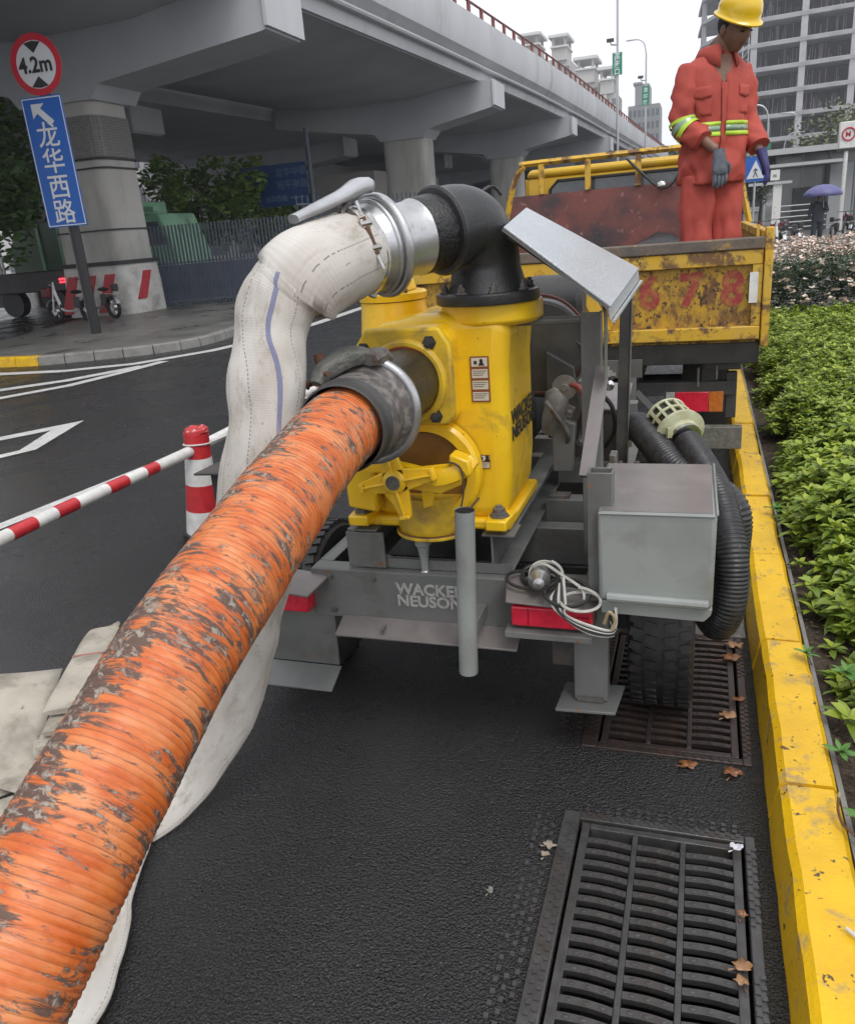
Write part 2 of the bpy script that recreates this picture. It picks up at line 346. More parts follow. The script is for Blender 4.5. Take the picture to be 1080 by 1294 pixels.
# ---- gully grates
iron = mat('wet_cast_iron', (.065, .063, .064), (.095, .092, .092), sc=25, rough=.22, metal=.25, bump=.5, bsc=220, bdist=.002, c3=(.07, .055, .045), sc3=9, t3=(.52, .7), r2=.5)
iron_rusty = mat('wet_rusty_cast_iron', (.050, .040, .038), (.075, .055, .050), sc=25, rough=.36, metal=.4, bump=.5, bsc=220, bdist=.002, c3=(.085, .05, .035), sc3=9, t3=(.5, .7), r2=.5)
for gi, (x0, x1, y0, y1) in enumerate(GR):
    im = iron if gi == 0 else iron_rusty
    lab = ['near black cast iron gully grate at the foot of the picture with curved slots', 'farther rusty brown gully grate under the trailer wheel with leaves on it'][gi]
    g = thing('drain_grate', ((x0+x1)/2, (y0+y1)/2, 0), lab, 'drain grate', 'gully grates beside the yellow kerb')
    f = .028
    fr = MB()
    fr.box(x0-f-.02, x0-.001, y0-f, y1+f, -.03, .009); fr.box(x1+.001, x1+f, y0-f, y1+f, -.03, .009)
    fr.box(x0-.001, x1+.001, y1+.001, y1+f, -.03, .009); fr.box(x0-.001, x1+.001, y0-f, y0-.001, -.03, .009)
    fr.build('outer_frame', im, g, bevel=.003)
    i0, i1, j0, j1 = x0+.008, x1-.008, y0+.008, y1-.008
    fi = MB(); fi.box(i0, i0+.022, j0, j1, -.05, .004); fi.box(i1-.022, i1, j0, j1, -.05, .004)
    fi.box(i0+.0225, i1-.0225, j1-.02, j1, -.05, .004); fi.box(i0+.0225, i1-.0225, j0, j0+.02, -.05, .004)
    fi.build('inner_frame', im, g, bevel=.002)
    nr = 17; pit = (j1-j0-.04)/nr; ci = [i0+.022+(i1-i0-.044)*q/3 for q in range(4)]
    for q in (1, 2): MB().box(ci[q]-.007, ci[q]+.007, j0+.02, j1-.02, -.045, .005).build('rib', im, g, bevel=.002)
    lugs = MB(); proto = {}
    for r_ in range(1, nr+ (0 if True else 0)):
        yc = j0+.02+pit*r_
        for c in range(3):
            a, b = ci[c]+(.008 if c else 0), ci[c+1]-(.008 if c < 2 else 0)
            if c not in proto:
                mb = MB(); N = 6; wv = .0095
                for i in range(N+1):
                    t = i/N; xx = a+(b-a)*t; yy = -.004*((t-.5)*2)**2 - (.005*t if c < 2 else 0)
                    for (dy, dz) in ((-wv*.7, -.016), (wv*.7, -.016), (wv, .003), (-wv, .003)): mb.v.append(V((xx, y0+yy+dy, dz)))
                for i in range(N):
                    for j in range(4): mb.f.append((i*4+j, i*4+(j+1) % 4, i*4+4+(j+1) % 4, i*4+4+j))
                mb.f += [(3, 2, 1, 0), tuple(N*4+j for j in range(4))]
                o = mb.build('slat', im, g, smooth=30); proto[c] = o; o.location.y = yc-y0
            else:
                o = proto[c].copy(); COL.objects.link(o); o.parent = g; o.location.y = yc-y0
            for t in (.18, .5, .82):
                xx = a+(b-a)*t; yy = yc-.004*((t-.5)*2)**2-(.005*t if c < 2 else 0)
                lugs.lathe((xx, yy, .002), (0, 0, 1), [(.0055, 0), (.0050, .0022), (.0030, .0030)], seg=8)
                for q in range(len(lugs.v)-24, len(lugs.v)): lugs.v[q].x = xx+(lugs.v[q].x-xx)*1.45
    # lugs on the frame
    nX = 14
    for side in range(4):
        L_ = int(((y1-y0) if side < 2 else (x1-x0))/.026)
        for i in range(L_):
            for rr in range(2 if side < 2 else 2):
                if side == 0: p = (x0-.014-rr*.017, y0+.012+i*.026+(.013 if rr else 0))
                elif side == 1: p = (x1+.009+rr*.013, y0+.012+i*.026+(.013 if rr else 0))
                elif side == 2: p = (x0+.012+i*.026+(.013 if rr else 0), y1+.009+rr*.012)
                else: p = (x0+.012+i*.026, y0-.009-rr*.012)
                if side == 1 and .45 < (i/L_) < .62: continue
                lugs.box(p[0]-.0055, p[0]+.0055, p[1]-.0055, p[1]+.0055, .0085, .0125)
    # tread pads scattered outside the frame on the apron
    for i in range(int((y1-y0)/.03)):
        for rr in range(3):
            if random.random() < .85: lugs.box(x0-.075-rr*.022, x0-.064-rr*.022, y0+.012+i*.03+(rr % 2)*.014, y0+.025+i*.03+(rr % 2)*.014, -.001, .0042)
    for i in range(int((x1-x0)/.028)):
        for rr in range(2):
            if random.random() < .85: lugs.box(x0+.01+i*.028, x0+.022+i*.028, y1+.04+rr*.02, y1+.05+rr*.02, -.001, .0042)
    tag(lugs.build('tread_lug', im, g, smooth=30), kind='stuff')
    pit_ = MB(); pit_.box(x0-.3, x1+.3, y0-.15, y1+.15, -.75, -.701)
    for bx in ((x0-.06, x0-.004, y0-.06, y1+.06), (x1+.004, x1+.04, y0-.06, y1+.06), (x0-.003, x1+.003, y0-.06, y0-.004), (x0-.003, x1+.003, y1+.004, y1+.06)): pit_.box(*bx, -.70, -.004)
    tag(pit_.build('drain_pit', mat('shade_black_pit', (.012, .012, .011), rough=.5), smooth=0), kind='structure')  # near-black colour stands in for the shade below the slots
# ================================================================== VIADUCT
def rx(y):     # right edge of the near deck
    pts = [(-10, -11.6), (10, -10.3), (20, -9.45), (31, -8.75), (37, -8.25), (50, -7.55), (70, -6.9), (90, -6.2), (120, -5.0), (170, -1.5)]
    for (a, xa), (b, xb) in zip(pts, pts[1:]):
        if y <= b: return xa+(xb-xa)*(y-a)/(b-a)
    return pts[-1][1]
import bisect
ys = [-10+3*i for i in range(61)]
def rxs(y): return sum(rx(y+d) for d in (-8, -4, 0, 4, 8))/5
WD = 9.4
via = thing('viaduct', (-13, 20, 0), 'long grey concrete elevated road curving away over the street with red rail on its parapet', 'viaduct')
def strip(prof, name, m, off=0, parent=via, y0=-10, y1=170):
    mb = MB(); Y_ = [q for q in ys if y0 <= q <= y1]; n_ = len(prof)
    for yy in Y_:
        for (dx, z) in prof: mb.v.append(V((rxs(yy)+dx+off, yy, z)))
    for i in range(len(Y_)-1):
        for j in range(n_): mb.f.append((i*n_+j, (i+1)*n_+j, (i+1)*n_+(j+1) % n_, i*n_+(j+1) % n_))
    mb.f += [tuple(range(n_)), tuple((len(Y_)-1)*n_+j for j in range(n_))[::-1]]
    return mb.build(name, m, parent, smooth=30)
strip([(-.25, 7.0), (-.15, 7.42), (-.1, 7.46), (-WD, 7.46), (-WD, 7.1), (-WD+1.4, 6.9), (-WD+3, 6.72), (-3.0, 6.72), (-1.6, 6.9), (-.7, 7.02)], 'deck', concrete_under)
par_m = mat('pale_parapet_concrete', (.56, .57, .59), (.48, .49, .51), sc=.4, rough=.7, bump=.08, bsc=6, c3=(.27, .27, .27), sc3=.7, t3=(.55, .8), stretch=(1, 1, .3))
strip([(-.05, 7.47), (.28, 7.75), (.38, 8.2), (.34, 8.95), (.1, 8.95), (.05, 7.6), (-.05, 7.6)], 'parapet', par_m)
strip([(-.27, 7.02), (-.12, 7.02), (-.05, 7.40), (-.27, 7.40)], 'edge_girder', par_m)
pm = mat('pale_drain_pipe', (.42, .43, .44), rough=.5)
MB().tube([V((rxs(q)+.08, q, 7.42)) for q in ys], .085, seg=8).build('drain_pipe', pm, via)
rm = mat('red_brown_rail', (.20, .05, .045), (.13, .04, .035), sc=5, rough=.5)
MB().tube([V((rxs(q)+.25, q, 9.34)) for q in ys], .045, seg=8).build('rail', rm, via)
p0 = None
for i in range(100):
    q = 22+i*1.5; x = rxs(q)+.25
    if p0 is None: p0 = MB().box(x-.05, x+.05, q-.10, q+.10, 8.96, 9.31).build('rail_post', rm, via, smooth=0); bx0 = (x, q)
    else: o = p0.copy(); COL.objects.link(o); o.parent = via; o.location = (x-bx0[0], q-bx0[1], 0)
def cap_beam(yc, skew=0, z=6.0, parent=via, off=0, m=concrete_under, colx=None, cw=(1.9, 1.5)):
    xr = rxs(yc)+off+.35; xl = xr-WD-.3; cx = (xl+xr)/2 if colx is None else colx
    prof = [(xl, z+.25), (xl, z+1.02), (xr, z+1.02), (xr, z+.05), (xr-.15, z+.02), (cx+cw[0]/2+.25, z-.45), (cx+cw[0]/2, z-.75), (cx-cw[0]/2, z-.75), (cx-cw[0]/2-.25, z-.45)]
    MB().prism([(a, yc-.85, b) for a, b in prof], (0, 1.7, 0)).build('cap_beam', m, parent, smooth=0)
    MB().box(xr+.005, xr+.09, yc-.92, yc+.92, z+.1, z+1.0).build('beam_end_plate', par_m, parent, smooth=0)
    return cx
col_m = mat('pillar_concrete', (.50, .485, .455), (.42, .405, .38), sc=.9, rough=.75, bump=.15, bsc=20, c3=(.24, .23, .21), sc3=1.2, t3=(.5, .75), stretch=(1, 1, .3))
def pillar(cx, yc, z0, z1, wx, wy, m=col_m, parent=via, flare=0, rc=.32):
    mb = MB(); pts = []
    def ring(z, sx, sy):
        out = []
        for (qx, qy, a0) in ((1, 1, 0), (-1, 1, 90), (-1, -1, 180), (1, -1, 270)):
            for i in range(5):
                a = radians(a0+i*22.5); out.append(V((cx+qx*(sx/2-rc)+rc*cos(a), yc+qy*(sy/2-rc)+rc*sin(a), z)))
        return out
    R_ = [ring(z0, wx+flare, wy+flare*.5), ring(z0+.8, wx+flare*.8, wy+flare*.4), ring(z1, wx, wy)]; n_ = 20
    for r in R_: mb.v += r
    for i in range(2):
        for j in range(n_): mb.f.append((i*n_+j, i*n_+(j+1) % n_, (i+1)*n_+(j+1) % n_, (i+1)*n_+j))
    return mb.build('pillar', m, parent, smooth=40)
for yc in (35.3, 50.6, 66, 82, 98, 114):
    cx = cap_beam(yc, colx=rxs(yc)-3.6 if yc > 30 else None)
    pillar(cx, yc, 0, 5.3, 1.9, 1.5)
# far, shaded second deck to the left with its own pillars
via2 = thing('viaduct_ramp', (-24, 30, 0), 'darker second concrete deck in the shade behind and left of the curving viaduct', 'viaduct')
strip([(0, 6.6), (0, 7.7), (-14, 7.7), (-14, 6.8), (-12, 6.4), (-2, 6.3)], 'deck', concrete_under, off=-9.5, parent=via2)
for yc in (27, 43, 59, 76):
    cx = cap_beam(yc, z=5.6, parent=via2, off=-10.4, colx=rxs(yc)-15.5); pillar(cx, yc, 0, 5.0, 1.7, 1.4, parent=via2)
# first pillar: painted foot, cladding seams, wire mesh band
XC, YC = -15.25, 18.9
cap_beam(18.9, colx=XC, cw=(2.2, 1.7), m=concrete_under)
cap_beam(3.5, colx=-17, m=concrete_under)
P1 = thing('painted_pillar', (XC, YC, 0), 'thick concrete viaduct pillar with red and white diagonal stripes round its foot', 'pillar')
pw = mat('scuffed_white_paint', (.62, .61, .58), (.50, .48, .45), sc=3, rough=.55, c3=(.30, .28, .26), sc3=1.6, t3=(.56, .72))
pr = mat('faded_red_paint', (.50, .035, .045), (.40, .04, .05), sc=3, rough=.5, c3=(.45, .30, .28), sc3=4, t3=(.62, .7))
W1, D1 = 1.95, 1.5
pillar(XC, YC, 1.45, 5.35, W1, D1, parent=P1, flare=.02)
foot = pillar(XC, YC, 0.12, 1.449, W1+.16, D1+.10, m=pw, parent=P1, flare=.10)
foot.name = 'painted_foot'
for i, x in enumerate((-.82, -.22, .38)):
    xx = XC+x; yf = YC-D1/2-.125
    MB().prism([(xx-.34, yf, .22), (xx-.04, yf, .22), (xx+.36, yf+.02, 1.18), (xx+.06, yf+.02, 1.18)], (0, .09, 0)).build('red_stripe', pr, P1, smooth=0)
xe = XC+W1/2+.125
MB().prism([(xe, YC-.55, .5), (xe, YC-.2, .5), (xe-.05, YC+.25, 1.2), (xe-.05, YC-.1, 1.2)], (.04, 0, 0)).build('red_stripe', pr, P1, smooth=0)
seam = mat('dark_joint', (.05, .05, .05), rough=.9)
def band_round(z, h, g_, m, nm):
    mb = MB(); sx, sy = W1/2+g_, D1/2+g_; P_ = []
    for (qx, qy, a0) in ((1, 1, 0), (-1, 1, 90), (-1, -1, 180), (1, -1, 270)):
        for i in range(5): a = radians(a0+i*22.5); P_.append((XC+qx*(sx-.32)+.32*cos(a), YC+qy*(sy-.32)+.32*sin(a), z))
    mb.prism(P_, (0, 0, h)); return mb.build(nm, m, P1, smooth=40)
band_round(2.25, .035, .05, seam, 'joint'); band_round(1.40, .10, .125, mat('black_cable_wrap', (.04, .04, .04), rough=.7), 'cable_wrap')
band_round(3.93, .05, .05, seam, 'wire_rope'); band_round(3.72, .04, .05, seam, 'wire_rope')
mesh_m = mat('rust_grey_mesh', (.17, .16, .155), rough=.8)
nodes, links, bs = nodes_of(mesh_m)
ck = nodes.new('ShaderNodeTexVoronoi'); ck.inputs['Scale'].default_value = 16; ck.inputs['Randomness'].default_value = .3
rp = nodes.new('ShaderNodeMix'); rp.data_type = 'RGBA'; rp.inputs[6].default_value = (.10, .10, .095, 1); rp.inputs[7].default_value = (.30, .29, .27, 1)
tcn = nodes.new('ShaderNodeTexCoord'); links.new(tcn.outputs['Object'], ck.inputs['Vector']); links.new(ck.outputs['Distance'], rp.inputs[0]); links.new(rp.outputs[2], bs.inputs['Base Color'])
band_round(3.99, .95, .03, mesh_m, 'mesh_band')
# ---- traffic island under the viaduct
isl = [(-22, 10.6), (-11.37, 10.6), (-10.35, 10.62), (-9.8, 10.92), (-9.2, 11.2), (-8.6, 11.7), (-8.35, 12.5), (-8.5, 13.8), (-8.9, 15.2), (-9.2, 20), (-9.6, 30), (-10, 45), (-20, 45), (-18, 25), (-14.7, 15.7), (-13.8, 13.2), (-13.6, 12.2), (-14.0, 11.6), (-22, 11.4)]
isl = isl[1:13-0]+isl[13-0:18-1]
poly('traffic_island', isl[:-1]+[(-13.6, 12.2), (-12.2, 10.75)], .14, pave, th=.16)
ik = bpy.data.objects.new('island_kerb', None); COL.objects.link(ik); ORG['island_kerb'] = V((0, 0, 0)); tag(ik, kind='structure')
edge = smoothpath([(-12.2, 10.62, 0), (-11.3, 10.56, 0), (-10.35, 10.58, 0), (-9.8, 10.87, 0), (-9.2, 11.17, 0), (-8.56, 11.68, 0), (-8.31, 12.5, 0), (-8.46, 13.8, 0), (-8.86, 15.2, 0), (-9.15, 20, 0), (-9.55, 30, 0)], 12)
seglen = 0; start = 0; acc = 0; n_k = 0
for i in range(1, len(edge)):
    acc += (edge[i]-edge[i-1]).length
    if acc > .42:
        a, b = edge[start], edge[i]; t = (b-a).normalized(); nn = V((t.y, -t.x, 0))
        a2, b2 = a+t*.008, b-t*.008
        mb = MB(); prof = [(.02, -.05), (.0, .13), (-.02, .15), (-.16, .152), (-.16, -.05)]
        q = [a2+nn*d+V((0, 0, z)) for d, z in prof]; mb.prism(q, b2-a2)
        isy = b.x < -10.3 and b.y < 10.8
        mb.build('kerb_stone', kerb_yellow if isy else kerb_grey, ik, smooth=0); start = i; acc = 0; n_k += 1
# ---- dark street wall / depot closing the view under the decks
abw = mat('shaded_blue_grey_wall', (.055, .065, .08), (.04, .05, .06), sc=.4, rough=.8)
ab = thing('street_building', (-26, 82, 0), 'long dark blue grey building closing the far end of the space under the viaduct', 'building')
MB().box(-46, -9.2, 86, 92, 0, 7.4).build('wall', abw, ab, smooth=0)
lv = MB().box(-26, -20, 85.85, 85.99, 2.6, 2.9).build('louvre', mat('louvre_grey', (.09, .10, .12), rough=.6), ab, smooth=0)
for i in range(1, 8): o = lv.copy(); COL.objects.link(o); o.parent = ab; o.location.z = i*.5
wn = MB().box(-44, -41, 85.9, 85.99, 2, 4.5).build('window', mat('dark_window', (.02, .025, .03), rough=.15), ab, smooth=0)
for i in range(1, 5): o = wn.copy(); COL.objects.link(o); o.parent = ab; o.location.x = i*4
# ---- pale houses far left seen through trees
def slab_block(x0, x1, y, z1, cols, rows, label, wallc, winc, depth=12, roof=None, z0=0, name='apartment_block', yaw=0, balcony=False):
    b = thing(name, ((x0+x1)/2, y, 0), label, 'building')
    wm = mat('wall_%d' % (len(MATS)), wallc, tuple(c*.85 for c in wallc), sc=.15, rough=.85)
    MB().box(x0, x1, y, y+depth, z0, z1).build('wall', wm, b, smooth=0)
    gm_ = mat('window_glass_%d' % (len(MATS)), winc, rough=.2)
    pw_, ph = (x1-x0)/cols, (z1-z0-1)/rows; pr_ = None
    for i in range(cols):
        for j in range(rows):
            xx, zz = x0+pw_*(i+.5), z0+.6+ph*(j+.5)
            if pr_ is None:
                pr_ = MB().box(xx-pw_*.3, xx+pw_*.3, y-.06, y-.01, zz-ph*.28, zz+ph*.28).build('window', gm_, b, smooth=0); o0 = (xx, zz)
                bl = None
                if balcony: bl = MB().box(xx-pw_*.42, xx+pw_*.42, y-1.1, y-.02, zz-ph*.5, zz-ph*.15).build('balcony', wm, b, smooth=0)
            else:
                for q in (pr_, bl):
                    if q is None or (q is bl and (i+j) % 2): continue
                    o = q.copy(); COL.objects.link(o); o.parent = b; o.location = (xx-o0[0], 0, zz-o0[1])
    b.rotation_euler.z = yaw
    return b, wm
# ================================================================== BACKGROUND THINGS
bark = mat('tree_bark', (.07, .055, .045), (.12, .10, .085), sc=8, rough=.9, bump=.5)
def leafmat(name, c, c2):
    return mat(name, c, c2, sc=1.3, rough=.5, hue=0, c4=tuple(q*1.5 for q in c), sc4=9, t4=(.5, .7))
lf1 = leafmat('tree_leaves', (.09, .17, .04), (.05, .10, .025)); lf2 = leafmat('bright_tree_leaves', (.13, .23, .035), (.07, .14, .028)); lf3 = leafmat('hazy_leaves', (.06, .085, .045), (.035, .055, .03))
def tree(x, y, h, r, label, m=lf1, n=2600, s=.16, group=None, z0=0, trunk=True):
    t = thing('tree', (x, y, z0), label, 'tree', group); rnd = random.Random(int(x*31+y*17))
    if trunk:
        mb = MB(); mb.tube([(x, y, z0), (x+.06, y, z0+h*.3), (x-.04, y+.05, z0+h*.6)], [h*.028, h*.02, h*.012], seg=8)
        for k in range(6):
            a = k*1.1; mb.tube([(x, y, z0+h*(.28+.04*k)), (x+cos(a)*r*.4, y+sin(a)*r*.4, z0+h*(.5+.05*k)), (x+cos(a)*r*.75, y+sin(a)*r*.75, z0+h*(.6+.05*k))], [h*.010, h*.007, h*.003], seg=5)
        mb.build('trunk', bark, t)
    mb = MB(); cl = []
    for k in range(26):
        while True:
            p = V((rnd.uniform(-1, 1), rnd.uniform(-1, 1), rnd.uniform(-1, 1)))
            if .35 < p.length < 1: break
        cl.append((V((p.x*r, p.y*r, p.z*h*.33)), rnd.uniform(.22, .42)*r))
    for i in range(n):
        c, cr = cl[i % 26]; q = V((rnd.gauss(0, 1), rnd.gauss(0, 1), rnd.gauss(0, .8))).normalized()*cr*rnd.uniform(.6, 1.05)
        p = c+q+V((x, y, z0+h*.66)); a = V((rnd.uniform(-1, 1), rnd.uniform(-1, 1), rnd.uniform(-.5, .5))).normalized()
        b = a.cross(V((rnd.uniform(-1, 1), rnd.uniform(-1, 1), rnd.uniform(.2, 1)))).normalized(); ss = s*rnd.uniform(.6, 1.4)
        mb.add([p-a*ss, p+b*ss*.45, p+a*ss, p-b*ss*.45], [(0, 1, 2, 3)])
    mb.build('crown', m, t, smooth=0); return t
tree(-20.6, 19.5, 6.2, 2.6, 'leafy dark green tree at the left edge above the garbage truck body', n=4200)
tree(-24.5, 26, 6.5, 2.8, 'dark green tree farther back at the left edge behind the white gate', n=3000)
tree(-19.2, 29.5, 5.0, 1.9, 'bushy green tree just right of the painted pillar beyond the railing', lf2, n=4200, s=.13)
tree(-17.3, 31, 4.9, 1.8, 'rounded green tree left of the big blue road sign behind the railing', lf2, n=4200, s=.13)
tree(-16.8, 33.5, 3.6, 1.4, 'low scraggy tree partly hidden below the big blue road sign', lf1, n=1500, s=.12)
slab_block(-44, -24, 44, 9, 8, 3, 'low white building seen in gaps between the trees left of the pillar', (.62, .62, .6), (.12, .13, .15))
slab_block(-24, -17.5, 45, 5.0, 6, 2, 'pale low house glimpsed behind the railing and green cab', (.50, .49, .46), (.10, .10, .12))
# white picket gate, far left
wg = thing('white_gate', (-22.6, 21.5, 0), 'white arched picket gate at the far left edge beside the green garbage truck', 'gate')
pk = None
for i in range(11):
    x = -22.9+i*.13; hgt = 2.75+.5*sin(pi*(i)/10)
    MB().box(x, x+.07, 21.5, 21.55, 1.3, hgt).build('picket', white_paint, wg, smooth=0)
MB().box(-23.2, -21.4, 21.56, 21.6, 1.45, 1.55).build('gate_rail', white_paint, wg, smooth=0)
MB().box(-23.8, -22.95, 21.4, 22.2, .9, 2.3).build('gate_pier', mat('grey_pier', (.35, .35, .34), rough=.8), wg, smooth=0)
MB().box(-25.2, -21.3, 21.45, 21.7, .3, 1.28).build('base_wall', mat('dark_base_wall', (.13, .125, .12), rough=.8), wg, smooth=0)
# ---- green garbage truck
gt = thing('garbage_truck', (-19.5, 24.5, 0), 'green garbage truck parked side on behind the striped pillar', 'truck')
gg = mat('sage_green_truck_paint', (.28, .52, .34), (.22, .45, .28), sc=2, rough=.5, c3=(.10, .14, .10), sc3=1.5, t3=(.55, .8))
MB().prism([(-23.6, 24, 1.25), (-22.9, 24, 1.05), (-18.5, 24, 1.05), (-18.5, 24, 2.95), (-22.6, 24, 2.95), (-23.5, 24, 2.3)], (0, 2.2, 0)).build('body', mat('dark_green_truck_body', (.09, .17, .10), (.06, .13, .07), sc=2, rough=.5), gt, bevel=.04)
for i in range(5): MB().box(-22.2+i*.9, -22.1+i*.9, 23.93, 23.99, 1.1, 2.9).build('body_rib', gg, gt, smooth=0)
cb = MB().prism([(-18.2, 24.1, .85), (-16.75, 24.1, .75), (-16.7, 24.1, 1.6), (-17.15, 24.1, 2.85), (-18.2, 24.1, 2.9)], (0, 2.1, 0)).build('cab', gg, gt, bevel=.06)
MB().prism([(-17.8, 24.05, 1.85), (-16.95, 24.05, 1.85), (-17.22, 24.05, 2.6), (-17.8, 24.05, 2.6)], (0, .03, 0)).build('side_window', mat('truck_window', (.10, .12, .14), rough=.1), gt, smooth=0)
MB().box(-18.45, -18.25, 24.0, 26.2, .9, 3.3).build('lifting_arm', gg, gt, bevel=.03)
MB().beam((-18.2, 24.1, 3.02), (-17.2, 24.1, 2.98), .3, .18).build('arm_tip', gg, gt, bevel=.03)
MB().box(-23.2, -17.0, 24.3, 25.9, .6, 1.0).build('chassis', dark_steel, gt, smooth=0)
for x in (-22.2, -18.9, -17.5):
    wb = MB().lathe((x, 24.0, .5), (0, 1, 0), [(.5, 0), (.5, .28)], seg=20).build('wheel', rubber, gt); MB().lathe((x, 23.97, .5), (0, 1, 0), [(.24, 0), (.24, .05)], seg=14).build('hub', gg, wb)
# dark lorry body / tail lamp at far left
dl = thing('parked_lorry', (-19, 20.6, 0), 'dark lorry with one glowing red tail lamp in the shade left of the bikes', 'lorry')
MB().box(-21.5, -18.15, 20.6, 22.6, .75, 1.35).build('chassis', dark_steel, dl, bevel=.03)
MB().box(-18.55, -18.35, 20.52, 20.59, .98, 1.12).build('tail_lamp', mat('lit_red_lamp', (.8, .02, .02), emit=(1, .03, .05), estr=2.2, rough=.3), dl, smooth=0)
MB().lathe((-19.2, 20.9, .42), (0, 1, 0), [(.42, 0), (.42, .3)], seg=18).build('wheel', rubber, dl)
MB().lathe((-20.9, 20.9, .42), (0, 1, 0), [(.42, 0), (.42, .3)], seg=18).build('wheel', rubber, dl)
# ---- steel fence on the island
fm = mat('blue_grey_fence_paint', (.09, .105, .14), (.065, .08, .11), sc=3, rough=.45)
fen = thing('railing', (-12, 20, .15), 'long blue grey steel picket railing on the island beside the striped pillar', 'railing')
A_, B_ = V((-14.4, 19.75, .15)), V((-10.0, 21.6, .15)); C_ = V((-10.3, 29, .15))
def fence_run(A, B, n, h, hb, par):
    d = B-A; pr_ = None
    for i in range(n):
        p = A+d*(i/(n-1))
        if pr_ is None:
            mb = MB(); mb.box(p.x-.02, p.x+.02, p.y-.02, p.y+.02, p.z, p.z+h); pr_ = mb.build('picket', fm, par, smooth=0); pp = p
        else: o = pr_.copy(); COL.objects.link(o); o.parent = par; o.location = p-pp
    for z in hb:
        MB().beam(A+V((0, 0, z)), B+V((0, 0, z)), .03, .05).build('fence_rail', fm, par, smooth=0)
fence_run(A_, B_, 50, 2.15, (.12, 1.15), fen)
for i in range(49):
    p = A_+(B_-A_)*((i+.5)/49); o = MB().box(p.x-.035, p.x+.035, p.y-.01, p.y+.01, .3, 1.25).build('lower_slat', fm, fen, smooth=0)
fen2 = thing('railing', (-10, 22, .15), 'taller pale grey picket railing right of the low blue grey railing', 'railing')
fence_run(V((-11.6, 23.2, .15)), V((-8.9, 30.5, .15)), 34, 2.75, (.2, 2.5), fen2)
# ---- big blue road sign in the shade
rs = thing('road_sign', (-15.9, 30, 0), 'large blue direction sign board hanging in the shade under the viaduct', 'road sign')
bl = mat('road_sign_blue', (.01, .055, .20), rough=.45); wl = mat('sign_white', (.62, .64, .66), rough=.5)
MB().box(-17.25, -14.45, 30, 30.08, 2.95, 4.45).build('sign_board', bl, rs, smooth=0)
dim = mat('dull_sign_lettering', (.12, .20, .34), rough=.6)
text('lettering', '龙华中路', .34, (-15.75, 29.99, 4.03), (1, 0, 0), (0, 0, 1), dim, rs, bold=.004)
text('lettering', '宛平南路', .34, (-15.75, 29.99, 3.58), (1, 0, 0), (0, 0, 1), dim, rs, bold=.004)
text('lettering', '天钥桥', .30, (-17.1, 29.99, 3.58), (1, 0, 0), (0, 0, 1), dim, rs, bold=.004)
text('lettering', '龙华西路', .24, (-16.3, 29.99, 3.14), (1, 0, 0), (0, 0, 1), dim, rs, bold=.004)
MB().beam((-16.5, 29.98, 3.22), (-17.1, 29.98, 3.22), .01, .06).build('arrow', dim, rs, smooth=0)
MB().beam((-15.2, 29.98, 3.22), (-14.6, 29.98, 3.22), .01, .06).build('arrow', dim, rs, smooth=0)
MB().tube([(-14.3, 30.1, 0.1), (-14.3, 30.1, 5.6)], .09).build('sign_pole', fm, rs)
# ---- 4.2 m sign and street name board
sp = thing('sign_post', (-11.83, 13.8, 0.14), 'black post with round red 4.2m height sign above tall blue street name board', 'sign post')
X0 = V((cos(radians(8)), sin(radians(8)), 0)); Z0 = V((0, 0, 1)); N0 = V((sin(radians(8)), -cos(radians(8)), 0))
PC = V((-11.83, 13.8, 0))
MB().tube([PC+V((0, 0, .14)), PC+V((0, 0, 5.5))], .105, seg=16).build('post', mat('black_post_paint', (.018, .018, .02), rough=.4), sp)
C1 = PC+V((.05, 0, 5.05))+N0*.15
MB().lathe(C1-N0*.02, N0, [(.50, 0), (.50, .025)], seg=48).build('round_plate', wl, sp)
MB().lathe(C1+N0*.006, N0, [(.515, 0), (.515, .008), (.40, .008), (.40, 0)], seg=48, cap=False).build('red_ring', mat('sign_red', (.50, .012, .03), rough=.4), sp)
for s_ in (1, -1):
    q = C1+N0*.0105; z1 = .385; MB().prism([q+Z0*(s_*.10+s_*.09), q+Z0*(s_*z1*.93)+X0*(-.17), q+Z0*(s_*z1)+X0*0, q+Z0*(s_*z1*.93)+X0*.17][::s_], N0*.003).build('triangle_mark', letter_black, sp, smooth=0)
text('lettering', '4.2m', .36, C1+N0*.016-X0*.355-Z0*.12, X0, Z0, letter_black, sp, bold=.010, sx=.95)
C2 = PC+V((-.01, 0, 3.38))+N0*.15
def board(c, wx, hz, m, d, nm): MB().prism([c+X0*a*wx/2+Z0*b*hz/2 for a, b in ((-1, -1), (1, -1), (1, 1), (-1, 1))], N0*d).build(nm, m, sp, smooth=0)
board(C2, .84, 2.30, mat('street_sign_blue', (.008, .10, .42), rough=.35), .02, 'name_board')
for a, b, c_, d_ in ((-.405, -1.13, .405, -1.112), (-.405, 1.112, .405, 1.13), (-.405, -1.11, -.387, 1.11), (.387, -1.11, .405, 1.11)):
    MB().prism([C2+X0*a+Z0*b, C2+X0*c_+Z0*b, C2+X0*c_+Z0*d_, C2+X0*a+Z0*d_], N0*.024).build('border', wl, sp, smooth=0)
for i, ch in enumerate('龙华西路'):
    text('lettering', ch, .47, C2+N0*.026-X0*.235+Z0*(.32-i*.455), X0, Z0, wl, sp, bold=.004, sx=1.0)
ar = [(-.27, 1.03), (.0, 1.03), (-.09, .95), (.15, .72), (.06, .64), (-.17, .87), (-.27, .78)]
MB().prism([C2+N0*.021+X0*(a+.04)+Z0*b for a, b in ar][::-1], N0*.004).build('arrow', wl, sp, smooth=0)
